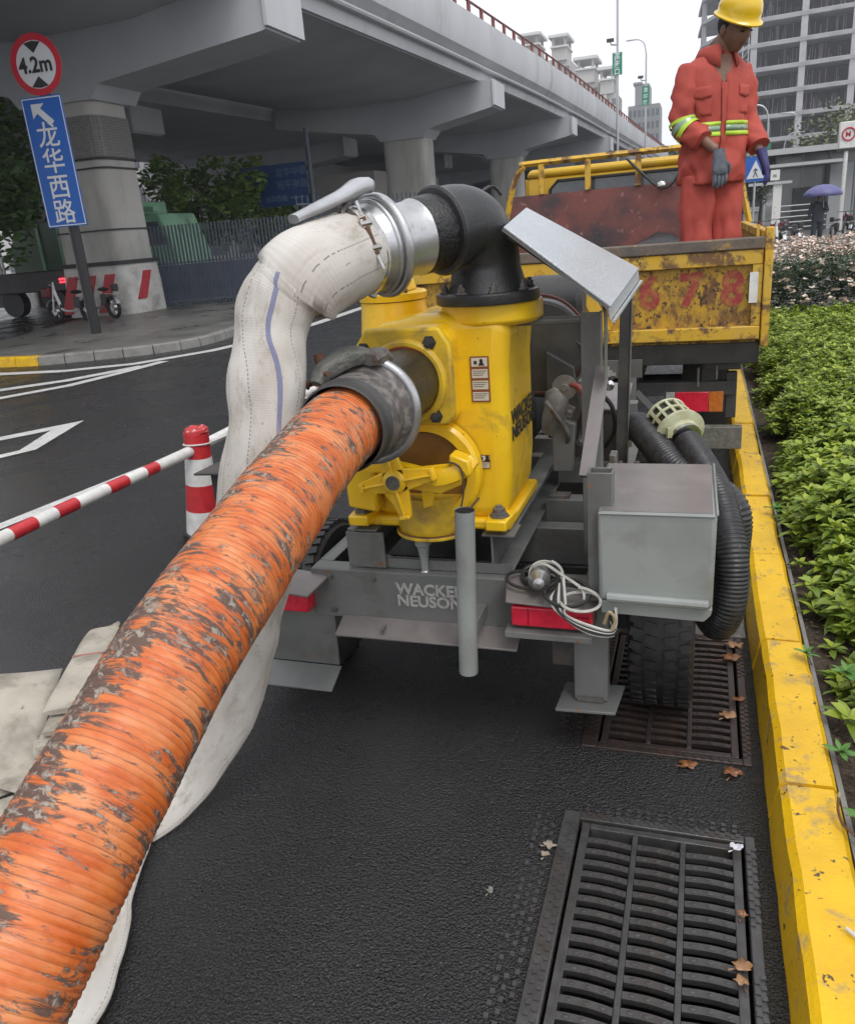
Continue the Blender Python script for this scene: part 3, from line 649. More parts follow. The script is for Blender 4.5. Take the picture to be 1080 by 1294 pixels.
# ---- electric bikes
tyre_m = mat('bike_tyre', (.015, .015, .016), rough=.7); bike_white = mat('bike_white_paint', (.60, .60, .60), rough=.3, coat=.3)
def ebike(loc, yaw, label, body=bike_white, dark=dark_steel, basket=True, group=None, detail=True):
    b = thing('electric_bike', (0, 0, 0), label, 'electric bike', group)
    for x in (-.58, .58):
        wh = MB().torus((x, 0, .27), (0, 1, 0), .235, .045, seg=20, rs=8).build('wheel', tyre_m, b)
        if detail:
            MB().lathe((x, -.04, .27), (0, 1, 0), [(.09, 0), (.09, .08)], seg=12).build('hub', chrome, wh)
            sp_ = MB()
            for k in range(6): a = k*pi/3; sp_.beam((x, 0, .27), (x+.2*cos(a), 0, .27+.2*sin(a)), .012, .02, up=(0, 1, 0))
            sp_.build('spokes', chrome, wh, smooth=0)
    fr = MB(); fr.sweep(smoothpath([(.50, 0, .78), (.42, 0, .55), (.30, 0, .30), (-.15, 0, .28), (-.30, 0, .42), (-.42, 0, .58)], 4), .045, .03, seg=8)
    fr.tube([(.58, .06, .27), (.52, .05, .62), (.47, 0, .98)], .02, seg=6); fr.tube([(.58, -.06, .27), (.52, -.05, .62), (.47, 0, .98)], .02, seg=6)
    fr.build('frame', body, b)
    MB().tube([(.40, -.30, 1.0), (.47, -.12, 1.0), (.47, .12, 1.0), (.40, .30, 1.0)], .016, seg=6).build('handlebar', dark, b)
    MB().ball((-.28, 0, .72), (.19, .11, .05), seg=12).build('seat', rubber, b)
    MB().box(-.40, -.18, -.07, .07, .34, .60).build('battery', dark, b, bevel=.02)
    MB().box(-.80, -.45, -.09, .09, .60, .625).build('rack', chrome, b, bevel=.005)
    MB().box(-.82, -.72, -.08, .08, .66, .84).build('backrest', rubber, b, bevel=.02)
    MB().sweep(smoothpath([(-.84, 0, .36), (-.72, 0, .53), (-.50, 0, .56)], 4), .06, .012, seg=6, side=(0, 1, 0)).build('mudguard', body, b)
    MB().sweep(smoothpath([(.84, 0, .40), (.70, 0, .54), (.50, 0, .53)], 4), .06, .012, seg=6, side=(0, 1, 0)).build('mudguard', body, b)
    if basket:
        mb = MB().box(.56, .80, -.15, .15, .62, .86); mb.build('basket', mat('dark_red_basket', (.13, .015, .02), rough=.5), b, bevel=.03)
    MB().ball((.58, 0, .90), (.05, .06, .05), seg=8).build('headlamp', chrome, b)
    b.location = loc; b.rotation_euler.z = yaw; return b
# front wheel points left in the picture (world -x)
ebike((-14.95, 16.75, .14), radians(172), 'white electric bike with a dark red front basket parked by the striped pillar', group='electric bikes by the striped pillar')
ebike((-14.5, 17.25, .14), radians(163), 'silver and black electric bike standing behind the white one at the pillar', body=mat('silver_bike_paint', (.30, .30, .31), rough=.3, metal=.4), basket=False, group='electric bikes by the striped pillar')
# ---- towers behind the viaduct
sand = (.50, .49, .47)
def towerblock(x0, x1, y, zt, label, crown=True, tint=(.50, .49, .47), rows=11):
    b, wm = slab_block(x0, x1, y, zt, 4, rows, label, tint, (.16, .17, .18), depth=10)
    if crown:
        trim = mat('pale_trim', (.60, .60, .59), rough=.7); cx = x0+(x1-x0)*.62; hw = (x1-x0)*.26
        MB().box(cx-hw, cx+hw, y-.6, y+6, zt, zt+2.4).build('penthouse', wm, b, smooth=0)
        for sx_ in (-1, 1):
            for dy in (-.5, 5.6): MB().box(cx+sx_*hw*.8-.25, cx+sx_*hw*.8+.25, y+dy, y+dy+.5, zt+2.4, zt+3.9).build('roof_post', wm, b, smooth=0)
        MB().box(cx-hw*1.15, cx+hw*1.15, y-1.1, y+6.6, zt+2.2, zt+2.5).build('cornice', trim, b, smooth=0)
        MB().box(cx-hw*1.35, cx+hw*1.35, y-1.4, y+6.9, zt+3.9, zt+4.4).build('roof_slab', trim, b, smooth=0)
        st = MB(); n_ = 10
        for k in range(3): MB().box(x0+.3+k*1.0, x0+.9+k*1.0, y-.5, y-.01, 2, zt+.3).build('pilaster', wm, b, smooth=0)
    return b
towerblock(-38.2, -31.5, 180, 32.5, 'leftmost pale tower behind the parapet with open square roof lantern', tint=(.46, .40, .37))
towerblock(-31.0, -25.5, 176, 30.7, 'second pale tower from the left behind the parapet with broad roof slab')
towerblock(-26.0, -19.6, 172, 25.6, 'third cream tower from the left behind the parapet, right of the broad roofed one', tint=(.55, .54, .52))
towerblock(-20.6, -15.9, 168, 22.8, 'fourth pale tower, nearest the lamp post with the green banner', tint=(.52, .51, .48))
tb, wm_ = slab_block(-18.2, -10.8, 220, 26, 7, 9, 'greyish stepped apartment block beyond the viaduct ramp behind the second lamp post', (.30, .31, .32), (.12, .14, .16), depth=12)
MB().box(-16.6, -13.3, 219.9, 230, 26, 30.5).build('upper_storeys', wm_, tb, smooth=0); MB().box(-17.0, -14.9, 219.7, 230, 30.5, 31.0).build('roof_slab', wm_, tb, smooth=0)
# plants along the ramp
hz = MB(); rnd = random.Random(5)
for i in range(3200):
    yy = rnd.uniform(118, 190); x = rxs(min(yy, 168))+(yy-168)*.08*(yy > 168)+rnd.gauss(.2, .5); z = 7.6+rnd.uniform(0, 1.7)-(yy-118)*.028
    a = V((rnd.uniform(-1, 1), rnd.uniform(-1, 1), rnd.uniform(-1, 1))).normalized()*.35; c = a.cross(V((.3, .7, .4))).normalized()*.2
    p = V((x, yy, z)); hz.add([p-a, p+c, p+a, p-c], [(0, 1, 2, 3)])
tag(hz.build('parapet_shrubs', lf3, smooth=0, loc=(-4, 150, 7.5)), 'band of dark green shrubs along the far ramp parapet', 'shrubs', kind='stuff')
# ---- lamp posts with green banners
lpm = mat('lamp_post_grey', (.42, .43, .44), rough=.4, metal=.3); gb = mat('green_banner', (.012, .20, .12), rough=.5); camm = mat('camera_black', (.03, .03, .03), rough=.4)
def lamp_post(x, y, z0, z1, label, arm=(-1.3, 0), ban=None, cctv=True, r=.09, txt=None, group=None):
    t = thing('street_lamp', (x, y, z0), label, 'street lamp', group)
    MB().tube([(x, y, z0), (x, y, z1-1.2)], [r*1.1, r*.8], seg=8).build('pole', lpm, t)
    ap = smoothpath([(x, y, z1-1.2), (x+arm[0]*.12, y, z1-.45), (x+arm[0]*.45, y, z1-.05), (x+arm[0], y, z1)], 4)
    MB().tube(ap, [r*.7]*(len(ap)), seg=6).build('arm', lpm, t)
    MB().ball((x+arm[0]*1.1, y, z1), (.32, .14, .07), seg=8).build('lamp_head', lpm, t)
    if ban:
        MB().box(x-ban[2]/2, x+ban[2]/2, y-.16, y-.1, ban[0], ban[1]).build('banner', gb, t, smooth=0)
        if txt:
            for i, ch in enumerate(txt): text('lettering', ch, ban[2]*.62, (x-ban[2]*.33, y-.165, ban[1]-(i+.85)*(ban[1]-ban[0])/len(txt)), (1, 0, 0), (0, 0, 1), wl, t, bold=.01)
    if cctv: MB().obox((x-.45, y-.1, z1-3.6 if not ban else ban[1]+.75), (.45, .2, .2)).tube([(x, y, ban[1]+.45), (x-.4, y-.05, ban[1]+.5), (x-.45, y-.1, ban[1]+.7)], .04, seg=5).build('cctv_camera', camm, t)
    return t
lamp_post(-5.65, 60, 0, 16.5, 'tall lamp post carrying the nearer green banner right of the pale towers', ban=(10.2, 11.5, .62), txt='龙华路口')
lamp_post(-5.12, 80, 0, 15.6, 'second lamp post with curved arm and smaller green banner before the grey block', ban=(10.4, 11.9, .62), txt='龙华路')
lamp_post(4.2, 68, 0, 8.2, 'lamp post with green banner in front of the concrete frame building', ban=(4.6, 5.6, .5), cctv=False)
lamp_post(1.9, 66, 0, 9.2, 'thin pale lamp post just right of the worker\'s shoulder', cctv=False, r=.06)
lamp_post(2.6, 75, 0, 6.8, 'short lamp post with arm bent right, nearest the worker\'s glove', arm=(.9, 0), cctv=False, r=.06)
lamp_post(8.0, 88, 0, 9.2, 'lamp post with arm bent left standing left of the round red metro sign', arm=(-1.2, 0), cctv=False, r=.08)
lamp_post(6.6, 84, 0, 7.2, 'shorter lamp post at the tree tops with arm bent right', arm=(1.2, 0), cctv=False, r=.07)
# ---- concrete frame tower under construction
fb = thing('unfinished_building', (14, 166, 0), 'unfinished concrete frame high rise with open dark floors at the upper right', 'building')
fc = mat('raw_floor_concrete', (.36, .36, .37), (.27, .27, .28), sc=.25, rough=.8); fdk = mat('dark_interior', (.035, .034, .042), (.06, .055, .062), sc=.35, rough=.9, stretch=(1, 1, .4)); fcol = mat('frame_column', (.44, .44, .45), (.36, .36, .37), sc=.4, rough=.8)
FH = 3.62; ux = V((cos(radians(-6)), sin(radians(-6)), 0)); uy = V((-ux.y, ux.x, 0)); O = V((6.0, 160, 0))
def pt(a, b, z): return O+ux*a+uy*b+V((0, 0, z))
sl0 = None
for k in range(14):
    z = k*FH+.3
    if sl0 is None:
        sl0 = MB().prism([pt(0, -.5, z), pt(46, -.5, z), pt(46, 26, z), pt(-11, 26, z), pt(-9, 14, z)], (0, 0, .55)).build('floor_slab', fc, fb, smooth=0)
        bk = MB().prism([pt(.5, 5.0, z+.6), pt(45, 5.0, z+.6), pt(45, 5.4, z+.6), pt(.5, 5.4, z+.6)], (0, 0, FH-.6)).build('shade_backing', fdk, fb, smooth=0)  # dark sheet: shade of the open floors put into its colour
        pp_ = MB().prism([pt(.2, -.42, z+.56), pt(45.8, -.42, z+.56), pt(45.8, -.38, z+.56), pt(.2, -.38, z+.56)], (0, 0, .10)).build('edge_rail', fcol, fb, smooth=0)
    else:
        for q in (sl0, bk, pp_): o = q.copy(); COL.objects.link(o); o.parent = fb; o.location.z = k*FH
for i in range(7):
    a = .5+i*7.45; MB().prism([pt(a, -.35, .2), pt(a+1.0, -.35, .2), pt(a+1.0, .6, .2), pt(a, .6, .2)], (0, 0, 13.9*FH)).build('column', fcol, fb, smooth=0)
for (a, b) in ((-9, 14.5), (-10.3, 25), (-3.5, 7)): MB().prism([pt(a, b, .2), pt(a+.8, b, .2), pt(a+.8, b+.8, .2), pt(a, b+.8, .2)], (0, 0, 13.9*FH)).build('column', fcol, fb, smooth=0)
# clutter (props and scaffold tubes) inside the open floors
cl = MB(); rnd = random.Random(11)
for i in range(1500):
    k = rnd.randrange(0, 13); a = rnd.uniform(.5, 44); z = k*FH+.86; h_ = rnd.uniform(.5, 2.7) if rnd.random() < .75 else 2.8
    p = pt(a, rnd.uniform(.5, 4.5), z); cl.box(p.x-.05, p.x+.05, p.y-.05, p.y+.05, z, z+h_)
tag(cl.build('scaffold_prop', mat('scaffold_grey', (.15, .14, .15), (.25, .24, .23), sc=.4, rough=.8), fb, smooth=0), kind='stuff')
# thin crane mast beside worker
hm = thing('hoist_mast', (5.6, 157, 0), 'pale vertical hoist mast running up the corner of the concrete frame building', 'hoist mast')
mb = MB()
for dx in (0, .9): mb.box(5.1+dx, 5.25+dx, 157, 157.2, 0, 50)
for k in range(50): mb.beam((5.15, 157.1, k), (6.05, 157.1, k+1), .08, .08)
mb.build('lattice', fcol, hm, smooth=0)
# ---- metro entrance
ms = thing('metro_entrance', (5.5, 50, 0), 'grey glazed metro station entrance with flat canopy beyond the rose bushes', 'station entrance')
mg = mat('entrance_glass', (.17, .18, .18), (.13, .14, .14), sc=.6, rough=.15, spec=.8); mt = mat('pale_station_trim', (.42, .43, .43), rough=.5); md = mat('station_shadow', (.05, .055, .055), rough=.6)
MB().box(3.7, 11, 51, 58, 0, 3.9).build('glass_hall', mg, ms, smooth=0)
for x in (3.7, 5.0, 6.3, 7.6): MB().box(x-.05, x+.05, 50.93, 50.99, 0, 3.9).build('mullion', mt, ms, smooth=0)
MB().prism([(2.7, 48.5, 3.85), (11, 48.5, 3.85), (11, 58, 4.2), (3.2, 58, 4.2)], (0, 0, .28)).build('canopy', mt, ms, smooth=0)
MB().box(3.1, 6.6, 48.45, 50.7, 3.25, 3.4).build('lower_canopy', mt, ms, smooth=0)
MB().box(6.2, 7.3, 49.5, 50.9, 0, 3.2).build('side_wall', mat('station_side_wall', (.30, .31, .32), rough=.7), ms, smooth=0)
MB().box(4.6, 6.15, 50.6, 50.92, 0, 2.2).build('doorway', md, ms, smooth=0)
rl = None
for i in range(5):
    z = .35+i*.25; MB().tube([(3.2, 44, z), (5.6, 45, z)], .028, seg=6).build('handrail', lpm, ms)
rpst = thing('metro_sign', (6.6, 44, 0), 'white metro pylon sign with red ring emblem on a pale pole at the right edge', 'sign')
MB().tube([(6.1, 44, 0), (6.1, 44, 3.6)], .09, seg=10).build('pole', white_paint, rpst)
MB().box(5.75, 6.55, 43.9, 44.3, 3.62, 4.75).build('sign_box', white_paint, rpst, bevel=.04)
MB().box(5.74, 6.56, 43.88, 44.32, 3.52, 3.615).build('base_trim', letter_black, rpst, smooth=0)
rr_ = mat('metro_red', (.45, .03, .05), rough=.5)
MB().torus((6.13, 43.88, 4.22), (0, 1, 0), .26, .035, seg=24, rs=6).build('ring_emblem', rr_, rpst)
text('lettering', 'M', .30, (5.99, 43.885, 4.12), (1, 0, 0), (0, 0, 1), rr_, rpst, bold=.008)
g2 = thing('gate_sign', (3.4, 46, 0), 'small white square sign on top of the white entrance pillar left of the umbrella', 'sign')
MB().box(2.95, 3.35, 44, 44.1, 2.55, 3.0).build('sign_board', white_paint, g2, smooth=0)
text('lettering', 'M', .22, (3.05, 43.99, 2.68), (1, 0, 0), (0, 0, 1), letter_grey, g2, bold=.004)
MB().box(2.0, 3.9, 43.9, 44.6, 2.36, 2.48).build('canopy', mt, g2, smooth=0)
MB().box(3.1, 3.48, 44.0, 44.3, .0, 2.355).build('pillar', white_paint, g2, smooth=0)
ps = thing('crossing_sign', (2.0, 40, 0), 'blue pedestrian crossing sign just below the worker\'s dark blue glove', 'road sign')
MB().box(1.35, 2.15, 34, 34.04, 2.35, 3.2).build('sign_board', mat('street_sign_blue', (.008, .10, .42)), ps, smooth=0)
MB().prism([(1.45, 33.99, 2.45), (2.05, 33.99, 2.45), (1.75, 33.99, 3.08)], (0, -.01, 0)).build('triangle', wl, ps, smooth=0)
fg = MB(); 
for a, b in (((1.75, 2.8), (1.75, 2.66)), ((1.75, 2.68), (1.68, 2.5)), ((1.75, 2.68), (1.83, 2.5)), ((1.75, 2.78), (1.68, 2.7)), ((1.75, 2.78), (1.83, 2.72))): fg.beam((a[0], 33.975, a[1]), (b[0], 33.975, b[1]), .01, .03)
fg.build('walking_figure', letter_black, ps, smooth=0)
MB().tube([(1.75, 34.08, 0), (1.75, 34.08, 3.1)], .04, seg=8).build('pole', lpm, ps)
tree(1.9, 56, 5.0, 2.2, 'dark tree behind the crossing sign left of the metro entrance', lf3, n=1800)
tree(3.6, 62, 4.6, 2.2, 'low grey green tree top above the station canopy\'s left end', lf3, n=1600)
tree(8.5, 66, 7.0, 3.2, 'olive tree rising over the station canopy', leafmat('olive_leaves', (.10, .12, .04), (.06, .08, .03)), n=2200)
tree(8.2, 43, 3.2, 1.3, 'dark bushy tree at the right edge beneath the metro pylon', lf1, n=2200)
tree(11.5, 70, 6.2, 2.8, 'green tree at the far right edge behind the metro pylon', lf3, n=1500)
bm = [bike_white, mat('bike_red', (.35, .02, .04), rough=.35), mat('bike_black', (.03, .03, .035), rough=.3), mat('bike_yellow', (.55, .50, .03), rough=.35), mat('bike_green', (.05, .20, .10), rough=.35), mat('bike_silver', (.30, .31, .33), rough=.3, metal=.5)]
bl_ = ['black electric bike at the left end of the row by the umbrella', 'silver electric bike second in the row right of the umbrella', 'white electric bike in the middle of the row beyond the roses', 'yellow shared bike in front of the row beyond the roses', 'green shared bike beside the yellow one beyond the roses', 'white electric bike farthest right in the row beyond the roses']
k_ = 0
for i, (x, y, mi) in enumerate([(5.2, 37.5, 2), (5.75, 37.9, 5), (6.3, 37.6, 0), (6.2, 35.6, 3), (6.8, 35.8, 4), (6.95, 37.8, 0)]):
    ebike((x, y, 0), radians(60+7*((i*37) % 5)), bl_[i], body=bm[mi], basket=i % 2 == 0, group='bikes parked beyond the roses', detail=False)
for i, (x, y, mi, lb) in enumerate([(1.35, 30, 1, 'pink red electric bike nearest the worker\'s trousers'), (1.85, 30.5, 1, 'red electric bike right of the pink red one by the worker'), (2.5, 31.5, 0, 'white electric bike under the white gate sign'), (3.0, 33, 5, 'silver electric bike against the white pillar')]):
    ebike((x, y, 0), radians(80+9*i), lb, body=bm[mi], group='bikes parked by the crossing sign', detail=False)
# ================================================================== PUMP TRAILER
TR = thing('pump_trailer', (-.70, 2.6, 0), 'yellow trash pump with black elbow bolted on a grey two wheeled trailer behind the truck', 'pump trailer')
def P(name, mb, m, parent=None, **k): return mb.build(name, m, parent or TR, **k)
g_ = grey_paint
# rear beam (C channel)
rb = MB(); rb.box(-1.19, -.265, 2.15, 2.157, .415, .585); rb.box(-1.19, -.265, 2.158, 2.22, .578, .585); rb.box(-1.19, -.265, 2.158, 2.22, .415, .422)
P('rear_beam', rb, g_, bevel=.002)
P('rear_beam_lip', MB().prism([(-1.09, 2.149, .425), (-1.09, 2.149, .415), (-1.09, 2.07, .385), (-1.09, 2.07, .392)], (.60, 0, 0)), grey_top, bevel=.002)
for x in (-.93, -.66): P('lip_gusset', MB().box(x-.004, x+.004, 2.08, 2.15, .40, .414), g_, smooth=0)
text('lettering', 'WACKER\nNEUSON', .053, (-.893, 2.149, .515), (1, 0, 0), (0, 0, 1), letter_grey, TR, bold=.0016, sx=1.02)
# side members, cross members
for x in (-1.19, -.30):
    mb = MB(); mb.box(x, x+.007, 2.225, 4.15, .47, .585); mb.box(x+.0075, x+.05, 2.225, 4.15, .578, .585); P('side_member', mb, g_, bevel=.002)
for i, y in enumerate((2.62, 2.90, 3.20, 3.52, 3.85)):
    mb = MB(); mb.box(-1.135, -.305, y, y+.007, .44, .575); mb.box(-1.135, -.305, y+.0075, y+.07, .567, .575); P('cross_member', mb, g_, bevel=.002)
# skid rails under pump & engine
for x in (-1.035, -.585):
    mb = MB(); mb.box(x, x+.008, 2.19, 3.95, .588, .715); mb.box(x+.0085, x+.065, 2.19, 3.95, .706, .715); mb.box(x+.0085, x+.065, 2.19, 3.95, .588, .596)
    P('skid_rail', mb, g_, bevel=.002)
P('front_plate', MB().box(-1.035, -.52, 2.185, 2.189, .588, .62), g_, smooth=0)
P('left_bracket', MB().box(-1.06, -.93, 2.175, 2.184, .588, .71), g_, bevel=.003)
# engine skid steps (inside the frame, right of the pump)
for i, (y, z) in enumerate(((2.74, .64), (3.02, .70), (3.34, .76), (3.62, .80))):
    mb = MB(); mb.box(-.515, -.255, y, y+.008, z-.085, z); mb.box(-.515, -.255, y+.0085, y+.07, z-.008, z); P('engine_mount_bar', mb, g_, bevel=.002)
    q = MB(); bolt(q, (-.49, y+.035, z+.0005), (0, 0, 1), .014, .014); q.box(-.505, -.43, y+.01, y+.06, z+.001, z+.012); P('bolt', q, steel_old, smooth=30)
P('sump_tray', MB().box(-1.13, -.31, 2.23, 2.6, .43, .436), black, smooth=0)
P('floor_tray', MB().box(-1.13, -.31, 2.7, 4.1, .40, .41), dark_steel, smooth=0)
# axle, wheels
P('axle', MB().box(-1.30, -.20, 2.52, 2.59, .25, .32), dark_steel, bevel=.004)
def tyre(xc, yc, w_=.205, R=.29):
    h = w_/2; prof = [(R*.60, -h*.8), (R*.78, -h), (R*.93, -h*.97), (R*.99, -h*.80), (R, -h*.45), (R, h*.45), (R*.99, h*.80), (R*.93, h*.97), (R*.78, h), (R*.60, h*.8)]
    t = MB().lathe((xc, yc, R), (1, 0, 0), prof, seg=48, cap=False).build('wheel', rubber, TR)
    tr = MB()
    for k in range(44):
        a = 2*pi*k/44
        for s_, dx in ((-1, -.075), (-1, -.03), (1, .03), (1, .075)):
            a2 = a+(.07 if abs(dx) < .05 else 0); c = V((xc+dx, yc+sin(a2)*(R+.002), R+cos(a2)*(R+.002)))
            tr.obox(c, (.034, .026, .010), Matrix.Rotation(-a2, 3, 'X') @ Matrix.Rotation(.25*s_, 3, 'Z'))
    tag(tr.build('tread', rubber, t, smooth=0), kind='stuff')
    MB().lathe((xc, yc, R), (1, 0, 0), [(R*.62, -h*.8), (R*.5, -h*.5), (R*.45, 0), (R*.5, h*.5), (R*.62, h*.8)], seg=24).build('rim', grey_paint, t)
for xc in (-.085, -1.385): tyre(xc, 2.56)
# left lamp bracket
mb = MB(); mb.prism([(-1.395, 2.16, .22), (-1.135, 2.16, .22), (-1.125, 2.16, .52), (-1.15, 2.16, .56), (-1.36, 2.16, .50)], (0, .008, 0)); P('lamp_bracket', mb, g_, bevel=.002)
P('bracket_foot', MB().prism([(-1.40, 2.158, .22), (-1.40, 2.158, .214), (-1.40, 2.06, .175), (-1.40, 2.06, .181)], (.275, 0, 0)), g_, bevel=.002)
P('lamp_shelf', MB().prism([(-1.31, 2.06, .535), (-1.165, 2.06, .520), (-1.125, 2.158, .555), (-1.31, 2.158, .575)], (0, 0, .008)), grey_top, bevel=.002)
lp = P('tail_lamp', MB().box(-1.325, -1.19, 2.10, 2.158, .445, .515), red_lens, bevel=.006)
# right lamp assembly
P('lamp_shelf', MB().prism([(-.505, 2.02, .572), (-.262, 2.02, .560), (-.205, 2.149, .590), (-.29, 2.149, .595), (-.53, 2.149, .600)], (0, 0, .007)), grey_top, bevel=.003)
lp = P('tail_lamp', MB().box(-.497, -.262, 2.045, 2.10, .487, .552), red_lens, bevel=.007, bseg=3)
lm = MB()
for i in range(3): lm.box(-.315, -.27, 2.043, 2.0445, .500+i*.014, .504+i*.014)
lm.build('lens_rib', mat('lens_rib_red', (.25, .01, .02), rough=.3), lp, smooth=0)
MB().box(-.497+.05, -.497+.053, 2.0425, 2.0445, .492, .547).build('lens_seam', mat('lens_rib_red', (.25, .01, .02)), lp, smooth=0)
P('lamp_backplate', MB().box(-.50, -.262, 2.101, 2.148, .480, .558), dark_steel, smooth=0)
P('lamp_tray', MB().box(-.515, -.262, 2.03, 2.148, .455, .475), g_, bevel=.002)
# jack leg with foot plate
P('prop_leg', MB().box(-.335, -.232, 2.16, 2.22, .185, .58), g_, bevel=.004)
P('leg_weld', MB().box(-.325, -.245, 2.150, 2.159, .186, .20), steel_old, smooth=0)
P('foot_plate', MB().prism([(-.385, 2.10, .172), (-.205, 2.11, .172), (-.19, 2.27, .172), (-.375, 2.26, .172)], (0, 0, .010)), g_, bevel=.002)
P('leg_stub', MB().box(-.40, -.336, 2.165, 2.215, .30, .40), dark_steel, smooth=0)
# upright channel behind lamp
mb = MB(); mb.box(-.272, -.205, 2.045, 2.051, .585, .962); mb.box(-.272, -.266, 2.0515, 2.10, .585, .962); mb.box(-.211, -.205, 2.0515, 2.10, .585, .962); mb.box(-.2655, -.2115, 2.094, 2.10, .585, .962)
P('upright_socket', mb, g_, bevel=.0025)
P('rust_streak', MB().box(-.241, -.232, 2.0435, 2.0447, .69, .80), rust, smooth=0)
# hood frame post, flat stay, tie bar, dark rear post
mb = MB(); mb.box(-.325, -.268, 2.35, 2.356, .60, 1.345); mb.box(-.325, -.319, 2.357, 2.40, .60, 1.345); mb.box(-.274, -.268, 2.357, 2.40, .60, 1.345)
P('hood_post', mb, g_, bevel=.002)
P('flat_stay', MB().beam((-.262, 2.34, 1.19), (-.282, 2.11, .93), .040, .014, up=(0, 1, 0)), grey_top, bevel=.001)
q = MB(); bolt(q, (-.255, 2.34, 1.165), (1, 0, 0), .016, .02); P('bolt', q, steel_old, smooth=30)
P('tie_bar', MB().tube([(-.56, 2.36, 1.325), (-.326, 2.36, 1.325)], .0115, seg=10), g_)
P('hood_post', MB().prism([(-.285, 2.9, .60), (-.243, 2.9, .60), (-.225, 2.9, 1.36), (-.262, 2.9, 1.36)], (0, .03, 0)), dark_steel, bevel=.002)
P('post_edge', MB().prism([(-.2425, 2.893, .60), (-.2395, 2.893, .60), (-.2215, 2.893, 1.36), (-.2245, 2.893, 1.36)], (0, .03, 0)), g_, smooth=0)
# galvanised hood
HD = [V((-.225, 2.18, 1.372)), V((-.188, 2.66, 1.434)), V((-.535, 2.66, 1.640)), V((-.50, 2.18, 1.590))]
nrm = (HD[1]-HD[0]).cross(HD[3]-HD[0]).normalized()
hood = P('hood', MB().prism([p for p in HD], nrm*.006), galv, bevel=.0015)
a, b = HD[0], HD[1]; o_ = V((0, 0, -.030)); P('hood_edge', MB().prism([a+V((.001, 0, 0)), b+V((.001, 0, 0)), b+o_+V((.004, 0, 0)), a+o_+V((.004, 0, 0))], (-.004, 0, 0)), galv, smooth=0)
P('hood_edge', MB().prism([a+o_+V((.014, 0, -.002)), b+o_+V((.014, 0, -.002)), b+o_+V((.014, 0, -.008)), a+o_+V((.014, 0, -.008))], (-.008, 0, 0)), galv, smooth=0)
P('hood_lip_shade_strip', MB().prism([HD[0]-nrm*.001, HD[3]-nrm*.001, HD[3]-nrm*.007, HD[0]-nrm*.007], (0, .004, 0)), g_, smooth=0)  # thin lip in darker grey, standing in for the shadow under the edge
st = smoothpath([(-.50, 2.25, 1.565), (-.36, 2.25, 1.462), (-.285, 2.26, 1.405), (-.252, 2.27, 1.37), (-.246, 2.28, 1.31), (-.248, 2.28, 1.17)], 4)
P('hood_strap', MB().sweep(st, .028, .005, seg=4, side=(0, 1, 0), expo=.3), g_, smooth=60)
# grey box over the wheel
bx = MB(); bx.hexa([(-.238, 2.0, .612), (.055, 2.0, .605), (.062, 2.46, .605), (-.245, 2.46, .612), (-.240, 2.0, .868), (.058, 2.0, .868), (.052, 2.46, .868), (-.268, 2.46, .868)])
P('tool_box', bx, grey_box, bevel=.012, bseg=3)
P('box_top', MB().add([(-.232, 2.012, .8688), (.048, 2.012, .8688), (.043, 2.45, .8688), (-.258, 2.45, .8688)], [(0, 1, 2, 3)]), grey_top, smooth=0)
P('box_seam', MB().tube([(-.236, 1.998, .866), (.054, 1.998, .866)], .0035, seg=6), grey_box)
P('box_seam', MB().tube([(.058, 2.005, .868), (.053, 2.455, .868)], .0035, seg=6), grey_box)
P('box_rail', MB().tube([(-.215, 1.992, .628), (.045, 1.992, .622)], .013, seg=10), grey_box)
P('box_skirt', MB().prism([(-.232, 2.005, .610), (.055, 2.005, .603), (.052, 2.005, .585), (.035, 2.005, .565), (-.232, 2.005, .572)], (0, .43, 0)), grey_box, bevel=.002)
# round front pipe
P('drop_pipe', MB().sweep([(-.603, 2.0, .862), (-.624, 2.0, .345)], .0285, seg=24, cap=False), grey_box)
MB().sweep([(-.603, 2.0, .861), (-.6035, 2.0, .84)], .0245, seg=24).build('pipe_bore', black, TR)
P('pipe_stay', MB().box(-.635, -.595, 2.03, 2.149, .46, .50), g_, bevel=.002)
# ------------- pump casing
PB = [(-1.0, .765), (-1.018, .95), (-1.02, 1.20), (-.985, 1.29), (-.90, 1.352), (-.78, 1.372), (-.545, 1.375), (-.505, 1.345), (-.520, 1.22), (-.522, .90), (-.535, .755), (-.60, .745), (-.92, .745)]
pb = P('pump_casing', MB().prism([(x, 2.22, z) for x, z in PB][::-1], (0, .40, 0)), yellow, bevel=.046, bseg=6, smooth=50)
P('casing_base', MB().prism([(-1.03, 2.205, .722), (-.522, 2.205, .722), (-.518, 2.63, .722), (-1.03, 2.63, .722)], (0, 0, .035)), yellow, bevel=.010)
for x, y in ((-1.0, 2.205), (-.555, 2.205)):
    ft = P('foot', MB().prism([(x-.035, y-.05, .738), (x+.03, y-.05, .738), (x+.042, y+.06, .738), (x-.045, y+.06, .738)], (0, 0, .034)), yellow, bevel=.006)
    q = MB(); q.lathe((x, y-.005, .773), (0, 0, 1), [(.031, 0), (.031, .005), (.026, .006), (.026, .011), (.019, .012), (.019, .026), (.010, .027), (.010, .034)], seg=6); q.build('bolt', steel_old, ft, smooth=30)
    P('mount_block', MB().box(x-.05, x+.05, 2.172, 2.27, .7155, .7215), g_, smooth=0)
# discharge pad on top
P('discharge_pad', MB().lathe((-.585, 2.36, 1.33), (0, 0, 1), [(.135, 0), (.150, .012), (.150, .062)], seg=48), yellow, bevel=.004)
P('flow_rib', MB().prism([(-.52, 2.23, 1.30), (-.50, 2.23, 1.345), (-.45, 2.30, 1.375), (-.45, 2.45, 1.375), (-.50, 2.5, 1.30)], (-.02, .0, 0)), yellow, smooth=0) if False else None
